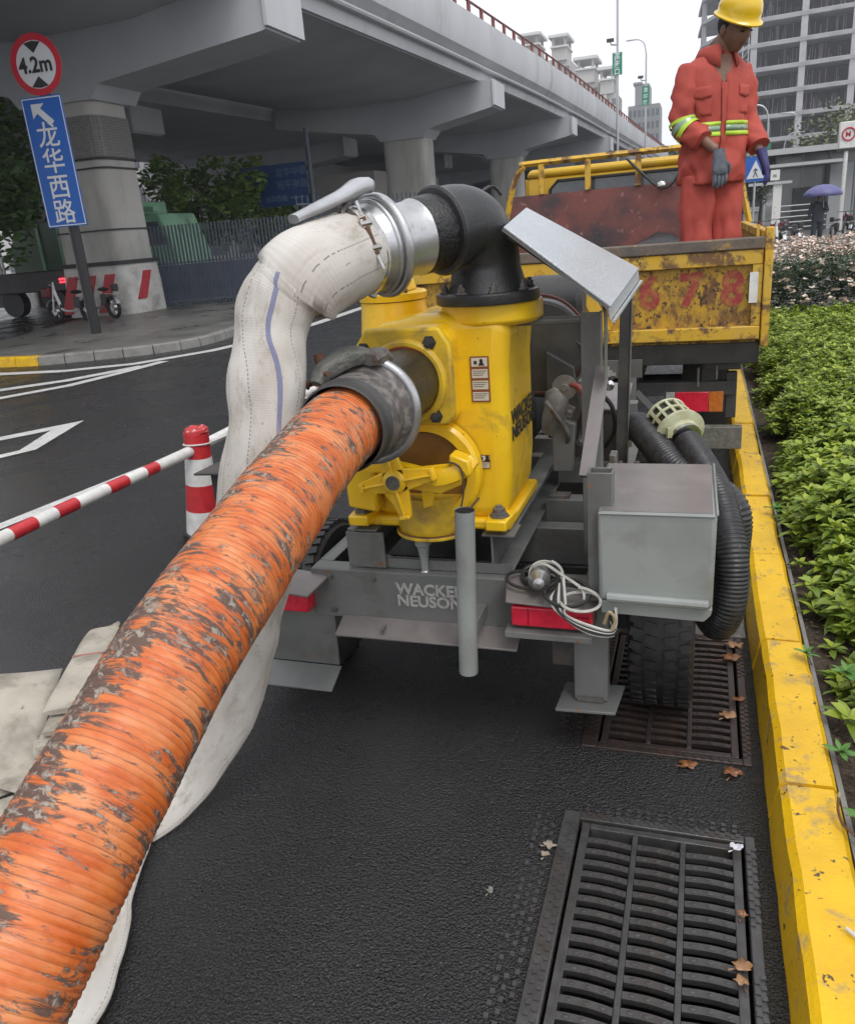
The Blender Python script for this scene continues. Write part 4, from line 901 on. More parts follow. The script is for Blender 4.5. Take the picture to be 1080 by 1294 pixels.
# priming cap, left behind
pc = P('priming_neck', MB().lathe((-.935, 2.47, 1.28), (0, 0, 1), [(.115, 0), (.105, .10), (.105, .118)], seg=36), yellow)
MB().lathe((-.935, 2.47, 1.399), (0, 0, 1), [(.100, 0), (.108, .002), (.110, .022), (.104, .028), (.0, .030)], seg=36).build('priming_cap', yellow, pc)
MB().torus((-.935, 2.47, 1.402), (0, 0, 1), .105, .003, seg=36, rs=6).build('cap_gasket', rust, pc)
MB().prism([(-.955, 2.40, 1.428), (-.86, 2.40, 1.428), (-.87, 2.40, 1.462), (-.93, 2.40, 1.462)], (0, .10, 0)).build('cap_lug', yellow, pc, bevel=.006)
mb = MB(); mb.box(-.95, -.925, 2.375, 2.40, 1.42, 1.49); mb.beam((-.94, 2.37, 1.445), (-.85, 2.38, 1.475), .014, .024); bolt(mb, (-.905, 2.372, 1.455), (0, -1, 0), .010, .008)
mb.build('cap_clamp', steel_old, pc, bevel=.002)
MB().tube([(-.868, 2.40, 1.40), (-.862, 2.39, 1.52)], .008, seg=8).build('cap_stud', steel_old, pc)
# suction flange
FC = V((-.779, 2.10, 1.203))
fl = P('suction_flange', MB().prism([FC+V((a, 0, b)) for a, b in ((-.105, -.125), (.115, -.125), (.135, -.10), (.135, .10), (.105, .148), (-.11, .150), (-.155, .09), (-.16, -.07))][::-1], (0, .03, 0)), yellow_dirty, bevel=.008, bseg=3)
P('flange_neck', MB().prism([FC+V((a, .031, b)) for a, b in ((-.14, -.13), (.12, -.13), (.125, .12), (.09, .146), (-.12, .145), (-.17, .07))][::-1], (0, .12, 0)), yellow, bevel=.02, bseg=3)
MB().torus(FC+V((0, -.002, 0)), (0, 1, 0), .108, .014, seg=48, rs=10).build('flange_collar', yellow_dirty, fl)
for a, b in ((-.118, .095), (.078, .108), (.082, -.098), (-.112, -.095)):
    q = MB(); bolt(q, FC+V((a, -.001, b)), (0, -1, 0), .0135, .014); q.build('bolt', dark_steel, fl, smooth=30)
P('red_seal', MB().torus(FC+V((0, -.012, 0)), (0, 1, 0), .096, .005, seg=40, rs=6), mat('red_seal_ring', (.25, .02, .015), rough=.5))
# clean-out cover
CC = V((-.765, 2.15, .915))
co = P('cleanout_port', MB().lathe(CC+V((0, .06, 0)), (0, -1, 0), [(.165, 0), (.165, .035), (.155, .045), (.128, .045), (.125, .03)], seg=48, cap=False), yellow)
MB().lathe(CC+V((0, .055, 0)), (0, -1, 0), [(.126, 0), (.12, .012), (.05, .02), (0, .02)], seg=40).build('port_cover', mat('dark_orange_cover', (.24, .11, .01), (.17, .08, .01), sc=8, rough=.5), co)
P('bottom_sump', MB().lathe((-.775, 2.24, .722), (0, 0, 1), [(.11, 0), (.115, .012), (.11, .05), (.12, .12)], seg=36), yellow_dirty)
P('sump_ring', MB().lathe((-.775, 2.24, .706), (0, 0, 1), [(.10, 0), (.122, .003), (.122, .014)], seg=36), yellow_dirty, bevel=.002)
P('rust_line', MB().torus((-.775, 2.24, .7215), (0, 0, 1), .119, .0025, seg=36, rs=6), rust)
P('side_lug', MB().prism([(-1.03, 2.155, .80), (-.93, 2.155, .785), (-.93, 2.155, .98), (-.985, 2.155, .985), (-1.03, 2.155, .93)], (0, .07, 0)), yellow, bevel=.01)
# clamp bar
bar_ = [V((-1.0, 2.085, .958)), V((-.90, 2.08, .965)), V((-.80, 2.07, .955)), V((-.70, 2.07, .935)), V((-.625, 2.09, .955)), V((-.60, 2.11, .975))]
P('clamp_bar', MB().sweep(smoothpath(bar_, 4), [.020]*21, [.018]+[.022]*10+[.028]*6+[.020]*4, seg=8, side=(0, 1, 0), expo=.6), yellow, smooth=50)
P('clamp_bar_web', MB().prism([(-.83, 2.085, .95), (-.62, 2.10, .97), (-.64, 2.10, .90), (-.70, 2.09, .875), (-.80, 2.085, .89)], (0, .012, 0)), yellow, bevel=.004)
P('clamp_hook', MB().prism([(-.655, 2.06, 1.005), (-.60, 2.06, .985), (-.595, 2.06, .945), (-.61, 2.06, .935), (-.63, 2.06, .965), (-.66, 2.06, .975)], (0, .06, 0)), yellow, bevel=.006)
# four armed star handle
SC = V((-.815, 2.03, .930)); star = MB(); out = []
for k, (ang, ln, wt) in enumerate(((100, .118, .017), (12, .125, .018), (-78, .115, .017), (192, .110, .015))):
    a = radians(ang); d = V((cos(a), 0, sin(a))); n_ = V((-sin(a), 0, cos(a)))
    star.hexa([SC+d*.015-n_*.036, SC+d*ln-n_*wt, SC+d*ln+n_*wt, SC+d*.015+n_*.036] + [q+V((0, .016, 0)) for q in (SC+d*.015-n_*.036, SC+d*ln-n_*wt, SC+d*ln+n_*wt, SC+d*.015+n_*.036)])
    star.hexa([SC+d*(ln-.012)-n_*wt*.9+V((0, -.012, 0)), SC+d*ln-n_*wt+V((0, -.012, 0)), SC+d*ln+n_*wt+V((0, -.012, 0)), SC+d*(ln-.012)+n_*wt*.9+V((0, -.012, 0))]+[SC+d*(ln-.012)-n_*wt*.9, SC+d*ln-n_*wt, SC+d*ln+n_*wt, SC+d*(ln-.012)+n_*wt*.9])
    star.beam(SC+d*.02+V((0, -.006, 0)), SC+d*(ln-.01)+V((0, -.004, 0)), .008, .014, up=(0, 1, 0))
star.lathe(SC+V((0, .014, 0)), (0, -1, 0), [(.036, 0), (.036, .022), (.026, .028)], seg=20)
sh = P('star_handle', star, yellow, bevel=.003)
q = MB(); bolt(q, SC+V((0, -.014, 0)), (0, -1, 0), .012, .014); q.lathe(SC+V((0, -.013, 0)), (0, -1, 0), [(.022, 0), (.022, .003)], seg=16); q.build('nut', steel_old, sh, smooth=30)
P('handle_screw', MB().tube([SC+V((0, .01, 0)), SC+V((0, .12, 0))], .012, seg=10), steel_old)
P('lower_arm', MB().prism([(-.765, 2.11, .90), (-.725, 2.11, .90), (-.735, 2.11, .83), (-.765, 2.11, .82)], (0, .02, 0)), yellow, bevel=.003)
P('retaining_cord', MB().tube(smoothpath([(-.66, 2.055, .985), (-.625, 2.06, .965), (-.618, 2.055, .90), (-.64, 2.05, .80), (-.635, 2.06, .75)], 5), .0028, seg=6), mat('brown_cord', (.06, .045, .035), rough=.8))
P('retaining_cord', MB().tube([(-.59, 2.01, .862), (-.57, 2.04, .885)], .003, seg=5), mat('brown_cord', (.06, .045, .035)))
P('cast_plate', MB().box(-.985, -.925, 2.150, 2.1545, .845, .885), yellow, bevel=.001)
text('lettering', '', .02, (0, 0, 0), (1, 0, 0), (0, 0, 1), yellow, TR) if False else None
dp = P('drain_plug', MB().lathe((-.80, 2.18, .722), (0, 0, -1), [(.026, 0), (.026, .045), (.020, .05), (.014, .09), (.012, .135)], seg=16), grey_box)
MB().ball((-.80, 2.18, .578), .0175, seg=12).build('plug_ball', alu, dp)
# decals
def decal(x, z, w__, h, rows, y=2.2175):
    d = P('warning_decal', MB().box(x-w__/2, x+w__/2, y-.0012, y, z-h/2, z+h/2), mat('brown_decal', (.22, .07, .03), rough=.4), smooth=0)
    rh = h/rows; dm = mat('decal_white', (.58, .54, .45), rough=.4)
    for i in range(rows):
        zc = z+h/2-rh*(i+.5); MB().box(x-w__*.42, x+w__*.42, y-.0018, y-.0013, zc-rh*.38, zc+rh*.38).build('decal_panel', dm, d, smooth=0)
        if i == 0:
            pm_ = MB(); pm_.lathe((x+.006, y-.0019, zc+.004), (0, -1, 0), [(.0055, 0), (.0055, .0004)], seg=10); pm_.prism([(x-.004, y-.0019, zc-.010), (x+.016, y-.0019, zc-.010), (x+.010, y-.0019, zc), (x+.002, y-.0019, zc)], (0, -.0004, 0)); pm_.box(x-.016, x-.007, y-.0023, y-.0019, zc-.006, zc+.004); pm_.build('pictogram', letter_black, d, smooth=0)
        else:
            ln = MB()
            for k in range(3): ln.box(x-w__*.36, x+w__*(.36-.1*k), y-.0023, y-.0019, zc+rh*(.20-.18*k), zc+rh*(.26-.18*k))
            ln.build('print_line', mat('decal_print', (.12, .10, .09)), d, smooth=0)
decal(-.595, 1.185, .056, .132, 4); decal(-.593, .938, .028, .042, 2)
text('lettering', 'WACKER\nNEUSON', .062, (-.5195, 2.27, 1.035), V((.02, 1, 0)), (0, 0, 1), letter_black, TR, bold=.0012, sx=1.25)
# ------------- discharge elbow
EC = V((-.588, 2.33, 1.392))
ef = P('elbow_flange', MB().lathe(EC, (0, 0, 1), [(.148, 0), (.150, .004), (.150, .026), (.146, .03), (.11, .032)], seg=56), cast_black)
for k in range(8):
    a = 2*pi*(k+.5)/8; q = MB(); bolt(q, EC+V((cos(a)*.124, sin(a)*.124, .032)), (0, 0, 1), .011, .018); q.build('bolt', steel_old, ef, smooth=30)
eo = V((-.66, 2.215, 1.600)); dd = V((-.535, -.84, -.12)).normalized()
ep = smoothpath([EC+V((0, 0, .025)), EC+V((0, 0, .07)), V((-.590, 2.325, 1.52)), V((-.606, 2.295, 1.583)), V((-.636, 2.25, 1.606)), eo+dd*.03], 6)
nn_ = len(ep); el = P('elbow', MB().sweep(ep, [.118-.020*min(1, i/9)+.014*max(0, (i-16)/14) for i in range(nn_)], seg=40, side=dd.cross(V((0, 0, 1))).normalized()), cast_black)
MB().lathe(eo+dd*.028, dd, [(.100, 0), (.116, .001), (.118, .010), (.112, .016), (.098, .018)], seg=44).build('elbow_rim', cast_black, el)
MB().tube(smoothpath([(-.60, 2.36, 1.69), (-.575, 2.40, 1.705), (-.555, 2.42, 1.68)], 4), .005, seg=6).build('lifting_wire', cast_black, el)
q = P('black_nipple', MB().lathe(eo+dd*.046, dd, [(.100, 0), (.099, .07), (.096, .075)], seg=44), mat('tarred_pipe', (.012, .012, .013), (.06, .057, .054), sc=30, lo=.64, hi=.76, rough=.35, bump=1.2, bsc=70, bdist=.004))
cA = eo+dd*.118
al = P('aluminium_coupler', MB().lathe(cA, dd, [(.094, 0), (.098, .003), (.094, .012), (.093, .085), (.104, .10)], seg=48), alu)
MB().torus(cA+dd*.118, dd, .119, .0125, seg=56, rs=12).build('clamp_ring', alu, al)
MB().torus(cA+dd*.140, dd, .113, .006, seg=56, rs=10).build('clamp_ring', alu, al)
MB().lathe(cA+dd*.10, dd, [(.104, 0), (.112, .01), (.112, .045), (.104, .06), (.098, .09), (.094, .115)], seg=48, cap=False).build('coupler_bell', alu, al)
mb = MB(); mb.beam((-.80, 2.0, 1.49), (-.815, 1.985, 1.45), .02, .03); mb.build('ring_hinge', alu, al, bevel=.003)
# cam lever
la, lb_, lc = V((-.800, 1.958, 1.716)), V((-.826, 1.875, 1.690)), V((-.880, 1.735, 1.648))
mb = MB(); mb.sweep(smoothpath([V((-.795, 1.985, 1.708)), la, lb_, lc], 6), lerpl([.024, .034, .025, .018], 6), lerpl([.012, .020, .014, .010], 6), seg=12, expo=.7)
cl_ = mb.build('cam_lever', alu, al)
mb = MB(); mb.sweep([V((-.812, 1.935, 1.695)), V((-.822, 1.895, 1.668)), V((-.826, 1.88, 1.652))], [.010, .009, .011], seg=8); mb.torus((-.824, 1.888, 1.652), (1, .3, 0), .016, .005, seg=16, rs=6); mb.build('lever_link', steel_old, al)
mb = MB(); bolt(mb, V((-.812, 1.925, 1.703)), (.3, -.3, .8), .012, .008); mb.build('lever_pin', chrome, al)
# ------------- engine behind pump
eng = P('engine_block', MB().box(-.98, -.60, 3.02, 3.75, .78, 1.20), dark_steel, bevel=.03)
P('flywheel_housing', MB().lathe((-.55, 2.98, 1.16), (0, -1, 0), [(.0, 0), (.165, .0), (.175, .01), (.175, .08), (.165, .09), (0, .095)], seg=48), dark_steel)
P('housing_rim', MB().torus((-.55, 2.885, 1.18), (0, -1, 0), .175, .006, seg=48, rs=6), mat('dark_red_trim', (.07, .02, .02), rough=.5))
P('starter', MB().lathe((-.425, 3.02, .98), (0, -1, 0), [(.055, 0), (.055, .12), (.045, .13), (.02, .135)], seg=24), steel_old)
P('fuel_filter', MB().sweep(smoothpath([(-.50, 2.88, 1.02), (-.485, 2.87, .98), (-.495, 2.86, .92), (-.51, 2.86, .86)], 4), lerpl([.035, .045, .045, .035], 4), seg=16), mat('dusty_aluminium', (.26, .25, .23), (.18, .17, .16), sc=20, rough=.55, metal=.4, bump=.4, bsc=60))
P('pulley', MB().lathe((-.455, 2.87, 1.03), (0, -1, 0), [(.045, 0), (.045, .02), (.015, .022), (.012, .03)], seg=24), mat('dusty_aluminium', (.26, .25, .23)))
P('engine_foot', MB().prism([(-.50, 2.83, .72), (-.43, 2.83, .72), (-.415, 2.83, .90), (-.47, 2.83, .92), (-.50, 2.83, .88)], (0, .05, 0)), g_, bevel=.004)
P('red_hose', MB().tube(smoothpath([(-.44, 2.86, 1.04), (-.40, 2.84, 1.03), (-.375, 2.84, .97), (-.372, 2.84, .90), (-.378, 2.85, .86)], 5), .010, seg=10), mat('dull_red_hose', (.25, .05, .035), rough=.5))
P('battery_case', MB().hexa([(-.52, 3.05, .70), (-.26, 3.05, .70), (-.26, 3.35, .70), (-.52, 3.35, .70), (-.52, 3.05, .90), (-.26, 3.05, .90), (-.27, 3.35, .93), (-.51, 3.35, .93)]), mat('dark_brown_plate', (.06, .052, .048), (.09, .08, .07), sc=8, rough=.4), bevel=.006)
P('case_lid', MB().prism([(-.53, 3.04, .905), (-.25, 3.04, .895), (-.255, 3.36, .935), (-.52, 3.36, .94)], (0, 0, .010)), grey_top, bevel=.003)
P('wire_bundle', MB().tube(smoothpath([(-.44, 3.0, .98), (-.39, 2.98, .90), (-.42, 2.96, .82), (-.36, 2.95, .80), (-.33, 2.97, .86)], 5), .007, seg=6), rubber)
P('wire_bundle', MB().tube(smoothpath([(-.42, 2.95, 1.13), (-.40, 2.93, 1.08), (-.43, 2.92, 1.02), (-.38, 2.92, .99)], 5), .006, seg=6), steel_old)
mb = MB()
for x, y, z in ((-.20, 2.62, .70), (-.19, 2.72, .72), (-.235, 2.75, .70), (-.22, 2.55, .68)): bolt(mb, (x, y, z), (0, 0, 1), .018, .05)
P('hub_stud', mb, steel_old, smooth=30)
mb = MB(); mb.box(-.262, -.250, 2.55, 2.85, .62, .76); mb.prism([(-.262, 2.5, .88), (-.24, 2.5, .88), (-.235, 2.5, .78), (-.255, 2.5, .76)], (0, .06, 0)); P('mount_bracket', mb, steel_old, bevel=.003)
P('drawbar', MB().beam((-.69, 4.10, .50), (-.69, 4.95, .48), .10, .10), g_, bevel=.004)
for s_ in (-1, 1): P('drawbar', MB().beam((-.69+s_*.45, 4.0, .50), (-.69+s_*.05, 4.6, .50), .06, .08), g_, bevel=.004)
# more plant behind the pump: cowl, belt, hoses, wiring, clamps
P('air_filter', MB().lathe((-.66, 3.30, 1.30), (1, 0, 0), [(.085, 0), (.095, .02), (.095, .20), (.07, .22)], seg=28), dark_steel)
P('belt_pulley', MB().lathe((-.475, 2.93, 1.13), (0, -1, 0), [(.062, 0), (.058, .012), (.062, .024), (.02, .026), (.02, .04)], seg=28), steel_old)
P('drive_belt', MB().torus((-.475, 2.915, 1.13), (0, 1, 0), .060, .006, seg=30, rs=6), rubber)
for i_, pts_ in enumerate(([(-.40, 3.0, 1.16), (-.36, 2.96, 1.10), (-.37, 2.93, 1.02), (-.345, 2.93, .95)], [(-.52, 2.84, .98), (-.47, 2.80, .93), (-.44, 2.82, .86), (-.46, 2.86, .80)], [(-.43, 2.9, 1.2), (-.385, 2.88, 1.15), (-.40, 2.87, 1.07), (-.43, 2.86, 1.04)], [(-.35, 3.0, .98), (-.30, 2.98, .93), (-.29, 2.98, .84), (-.33, 3.0, .77)])):
    P('control_hose', MB().tube(smoothpath(pts_, 5), (.008, .010, .005, .009)[i_], seg=8), (rubber, steel_old, dark_steel, rubber)[i_])
for (x_, y_, z_, q_) in ((-.385, 2.90, 1.00, .022), (-.35, 2.95, .90, .018), (-.43, 2.80, .955, .02), (-.40, 2.86, .83, .016)):
    mb = MB(); mb.obox((x_, y_, z_), (q_*2, q_, q_*1.4), Matrix.Rotation(.5*x_*20, 3, 'Y')); bolt(mb, (x_, y_-q_/2, z_), (0, -1, 0), q_*.4, q_*.5); P('valve_bracket', mb, steel_old, bevel=.002)
P('gearbox_plate', MB().prism([(-.52, 2.86, .84), (-.44, 2.86, .84), (-.40, 2.86, .93), (-.42, 2.86, 1.10), (-.52, 2.86, 1.16)], (0, .03, 0)), dark_steel, bevel=.004)
P('silver_fitting', MB().lathe((-.325, 3.1, .99), (.2, -1, 0), [(.02, 0), (.02, .03), (.012, .035), (.012, .06)], seg=14), chrome)
P('frame_rail', MB().box(-.60, -.24, 3.70, 3.708, .90, .98), g_, smooth=0)
P('exhaust_pipe', MB().tube(smoothpath([(-.62, 3.2, 1.18), (-.58, 3.1, 1.26), (-.50, 3.05, 1.28), (-.46, 3.1, 1.22)], 5), .022, seg=12), rust)
for (x_, z_) in ((-1.12, .56), (-1.12, .44), (-.40, .56), (-.40, .44), (-.97, .56)):
    mb = MB(); bolt(mb, (x_, 2.149, z_), (0, -1, 0), .008, .006); P('bolt', mb, steel_old, smooth=30)
# cable coil on the beam
cw = mat('white_cable', (.50, .49, .45), (.38, .37, .34), sc=30, rough=.5); ck_ = mat('black_cable', (.02, .02, .02), rough=.45)
cable = thing('cable_coil', (-.42, 2.12, .60), 'tangle of white and black cable coiled on the trailer beam above the right tail lamp', 'cable')
def coil(c, R, n, m, tilt, squ=1, r=.0045, ph=0, a0=0, a1=2*pi, name='cable_strand'):
    pts = []
    for i in range(int(26*n)+1):
        a = a0+(a1-a0)*i/26; wob = 1+.05*sin(3*a+ph); p = V((cos(a)*R*wob, sin(a)*R*squ*wob, .0022*i/6+.008*sin(a*1.7+ph)))
        pts.append(V(c)+Matrix.Rotation(tilt, 3, 'X') @ p)
    MB().tube(pts, r, seg=6).build(name, m, cable)
coil((-.415, 2.125, .606), .060, 1.9, ck_, .25, .75, .006); coil((-.405, 2.12, .622), .048, 1.2, cw, .9, .9, .005, 1.2)
MB().tube(smoothpath([(-.44, 2.1, .655), (-.40, 2.08, .675), (-.35, 2.06, .655), (-.29, 2.03, .63), (-.28, 2.02, .60)], 6), .0045, seg=6).build('cable_strand', cw, cable)
for k, (m, dz, r) in enumerate(((ck_, 0, .0065), (cw, .012, .005), (cw, -.010, .0045), (ck_, .022, .005), (cw, .03, .0045))):
    MB().tube(smoothpath([(-.352+dz*.5, 2.02, .635+dz), (-.358+dz, 1.99, .600), (-.325, 1.972, .565+dz*.3), (-.26, 1.96, .535+dz*.6), (-.195, 1.962, .532+dz*.4), (-.20+dz*.3, 1.975, .575+dz)], 6), r, seg=6).build('cable_strand', m, cable)
coil((-.33, 2.03, .605), .062, 1.6, ck_, .3, .8, .006, 2.0); coil((-.29, 2.0, .600), .055, 1.3, cw, .45, .7, .0045, .7); coil((-.44, 2.10, .612), .075, 1.2, ck_, .15, .6, .0055, 3)
mb = MB(); mb.lathe((-.415, 2.075, .633), (.15, -1, .1), [(.030, -.03), (.032, .02), (.022, .035), (.016, .05), (0, .055)], seg=20); mb.build('plug', alu, cable)
MB().tube(smoothpath([(-.22, 1.965, .56), (-.205, 1.955, .60), (-.19, 1.96, .575), (-.20, 1.96, .545)], 5), .005, seg=6).build('cable_tie', mat('straw_tie', (.35, .28, .16), rough=.7), cable)
# ================================================================== ORANGE SUCTION HOSE
oh = mat('orange_hose_rubber', (.80, .19, .018), rough=.42)
n_, l_, b_ = nodes_of(oh)
tc = n_.new('ShaderNodeTexCoord')
def nzn(scale, vec, det=6, rough=.6, dist=0):
    mp = n_.new('ShaderNodeMapping'); mp.inputs['Scale'].default_value = vec; l_.new(tc.outputs['UV'], mp.inputs[0])
    t = n_.new('ShaderNodeTexNoise'); t.inputs['Scale'].default_value = scale; t.inputs['Detail'].default_value = det; t.inputs['Roughness'].default_value = rough; t.inputs['Distortion'].default_value = dist
    l_.new(mp.outputs[0], t.inputs[0]); return t.outputs['Fac']
def mth(op, a, b=None):
    x = n_.new('ShaderNodeMath'); x.operation = op
    for i, q in enumerate((a, b)):
        if q is None: continue
        if isinstance(q, (int, float)): x.inputs[i].default_value = q
        else: l_.new(q, x.inputs[i])
    return x.outputs[0]
def rng(f, a, b):
    r = n_.new('ShaderNodeMapRange'); r.inputs[1].default_value = a; r.inputs[2].default_value = b; l_.new(f, r.inputs[0]); return r.outputs[0]
def mixc(f, a, c):
    x = n_.new('ShaderNodeMix'); x.data_type = 'RGBA'; l_.new(f, x.inputs[0])
    if isinstance(a, tuple): x.inputs[6].default_value = (*a, 1)
    else: l_.new(a, x.inputs[6])
    if isinstance(c, tuple): x.inputs[7].default_value = (*c, 1)
    else: l_.new(c, x.inputs[7])
    return x.outputs[2]
sepu = n_.new('ShaderNodeSeparateXYZ'); l_.new(tc.outputs['UV'], sepu.inputs[0])
STAIN = []
base = mixc(rng(nzn(1, (9, 60, 1), 5), .35, .65), (.52, .095, .014), (.66, .175, .042))
base = mixc(rng(nzn(1, (5, 20, 1), 4), .45, .7), base, (.72, .28, .11))
gv = mth('ABSOLUTE', mth('SINE', mth('MULTIPLY', sepu.outputs[1], pi/.0098)))
gl_ = mth('MULTIPLY', rng(gv, .42, .08), rng(nzn(1, (3, 30, 1), 4), .30, .62))
base = mixc(mth('MULTIPLY', gl_, .7), base, (.20, .065, .03))
# worn dark zone along the camera-left flank (u window), breaking into flecks elsewhere
du = mth('ABSOLUTE', mth('SUBTRACT', sepu.outputs[0], .43)); zone = rng(du, .15, .0)
du2 = mth('ABSOLUTE', mth('SUBTRACT', sepu.outputs[0], .87)); zone2 = rng(du2, .12, .02)
flk = nzn(1, (9, 66, 1), 8, .72, .7)
big = nzn(1, (5, 6, 1), 4, .55)
f1 = mth('ADD', flk, mth('MULTIPLY', zone, .13)); f1 = mth('ADD', f1, mth('MULTIPLY', zone2, .11)); f1 = mth('ADD', f1, mth('MULTIPLY', mth('SUBTRACT', big, .5), .52))
dark = mth('MULTIPLY', rng(f1, .538, .600), .93)
greyf = mth('MULTIPLY', rng(nzn(1, (26, 70, 1), 6, .7, .8), .52, .58), rng(f1, .56, .62))
c_ = mixc(dark, base, (.085, .065, .055)); c_ = mixc(greyf, c_, (.34, .30, .25))
l_.new(c_, b_.inputs['Base Color'])
rr2 = n_.new('ShaderNodeMapRange'); rr2.inputs[3].default_value = .36; rr2.inputs[4].default_value = .7; l_.new(dark, rr2.inputs[0]); l_.new(rr2.outputs[0], b_.inputs['Roughness'])
bp = n_.new('ShaderNodeBump'); bp.inputs['Strength'].default_value = .5; bp.inputs['Distance'].default_value = .003; l_.new(nzn(1, (14, 260, 1), 4), bp.inputs['Height']); l_.new(bp.outputs[0], b_.inputs['Normal'])
HO = [(-.737, 1.60, 1.208), (-.737, 1.5, 1.200), (-.722, 1.269, 1.160), (-.706, 1.014, 1.101), (-.711, .843, 1.040), (-.711, .734, .991), (-.714, .623, .936), (-.717, .522, .878), (-.732, .40, .79), (-.75, .2, .62), (-.78, -.1, .36), (-.82, -.5, .12), (-.85, -1.1, .10), (-.9, -2.2, .10)]
hose = thing('suction_hose', (-.72, 1.0, 0), 'thick ribbed orange suction hose with worn dark patches reaching from the foreground to the pump', 'hose')
hp = smoothpath(HO, 8)
# resample finely and rib it
def resample(P_, step):
    out = [P_[0]]; acc = 0
    for a, b in zip(P_, P_[1:]):
        L = (b-a).length; 
        while acc+L >= step:
            t = (step-acc)/L; a = a+(b-a)*t; out.append(a.copy()); L = (b-a).length; acc = 0
        acc += L
    return out
pitch = .0098; hp = resample(hp, pitch/5)
rad = []
for i in range(len(hp)):
    ph = (i/5) % 1; s_ = i*pitch/5; jit = noise.noise(V((int(i/5)*1.7, 0, 0)))
    rad.append(.0850+.0025*min(1, s_/1.2)+.0016*(abs(sin(pi*ph)))**.7+jit*.0009+.0012*noise.noise(V((s_*6, 1, 0))))
mb = MB().sweep(hp, rad, seg=56, side=(0, 0, -1), uvs=1.0)
for i, p in enumerate(mb.v):
    q = noise.noise(p*14)*.0012; c_i = hp[min(i//56, len(hp)-1)]; d = (p-c_i); mb.v[i] = p+d.normalized()*q if d.length > 0 else p
mb.build('hose_tube', oh, hose, smooth=70)
# couplings between hose and flange
ax = V((-.078, 1, -.006)).normalized()
hc = V((-.737, 1.595, 1.207))
MB().lathe(hc-ax*.055, ax, [(.096, 0), (.100, .002), (.100, .012), (.0975, .016), (.0985, .05), (.104, .058)], seg=56, cap=False).build('hose_clamp_band', dark_steel, hose)
MB().lathe(hc-ax*.002, ax, [(.098, 0), (.101, .01), (.103, .10), (.115, .115), (.118, .132)], seg=56, cap=False).build('coupling_sleeve', mat('worn_black_sleeve', (.085, .075, .07), (.20, .18, .165), sc=40, lo=.45, hi=.62, rough=.42, bump=.8, bsc=80, bdist=.003), hose)
MB().torus(hc+ax*.138, ax, .121, .013, seg=60, rs=12).build('coupling_ring', alu, hose)
MB().lathe(hc+ax*.145, ax, [(.120, 0), (.122, .004), (.120, .040), (.108, .052), (.098, .056)], seg=60, cap=False).build('coupling_ring', alu, hose)
MB().torus(hc+ax*.205, ax, .099, .008, seg=56, rs=8).build('rubber_gasket', rubber, hose)
MB().lathe(hc+ax*.19, ax, [(.095, 0), (.097, .33)], seg=48, cap=False).build('black_nipple', mat('tarred_pipe', (.015, .015, .016)), hose)
def onring(ang, r, h): 
    s__ = V((1, 0, 0)); u__ = s__.cross(ax); return hc+ax*h+s__*cos(ang)*r+u__*sin(ang)*r
UPA = -pi/2 if V((1, 0, 0)).cross(ax).z < 0 else pi/2
mb = MB(); A0 = UPA
pts = [onring(A0+UPA/abs(UPA)*d, .118+e, h) for d, e, h in ((.75, .0, .03), (.5, .012, .06), (.1, .018, .11), (-.25, .012, .145))]
mb.sweep(smoothpath(pts, 5), lerpl([.018, .030, .034, .020], 5), lerpl([.010, .018, .020, .014], 5), seg=10, expo=.6); mb.build('coupling_lever', mat('greased_lever_steel', (.10, .105, .095), (.19, .185, .165), sc=14, rough=.5, metal=.4, bump=.7, bsc=60, c3=(.09, .05, .035), sc3=12, t3=(.6, .7)), hose, bevel=0)
mb = MB(); q0, q1 = onring(A0-.25, .130, .10), onring(A0-.42, .126, .185); mb.sweep([q0, (q0+q1)/2+V((0, 0, .012)), q1], [.022, .026, .015], [.014, .018, .010], seg=8, expo=.6); mb.build('lever_claw', steel_old, hose)
mb = MB(); q0 = onring(A0+.78, .125, .10); mb.tube([q0+V((-.0, 0, -.03)), q0+V((-.006, 0, .055))], .0125, seg=14, cap=False); mb.build('pin_tube', rust, hose)
mb = MB(); mb.tube(smoothpath([onring(A0+.9, .135, .06), onring(A0+.62, .128, .05), onring(A0+.35, .119, .015)], 5), .0055, seg=8); mb.tube(smoothpath([onring(A0+.95, .14, .05), onring(A0+.9, .13, .10)], 4), .006, seg=8); mb.build('clamp_screw', rust, hose)
mb = MB(); bolt(mb, onring(A0+.98, .14, .07), (-1, -.2, .1), .009, .012); mb.build('bolt', steel_old, hose, smooth=30)
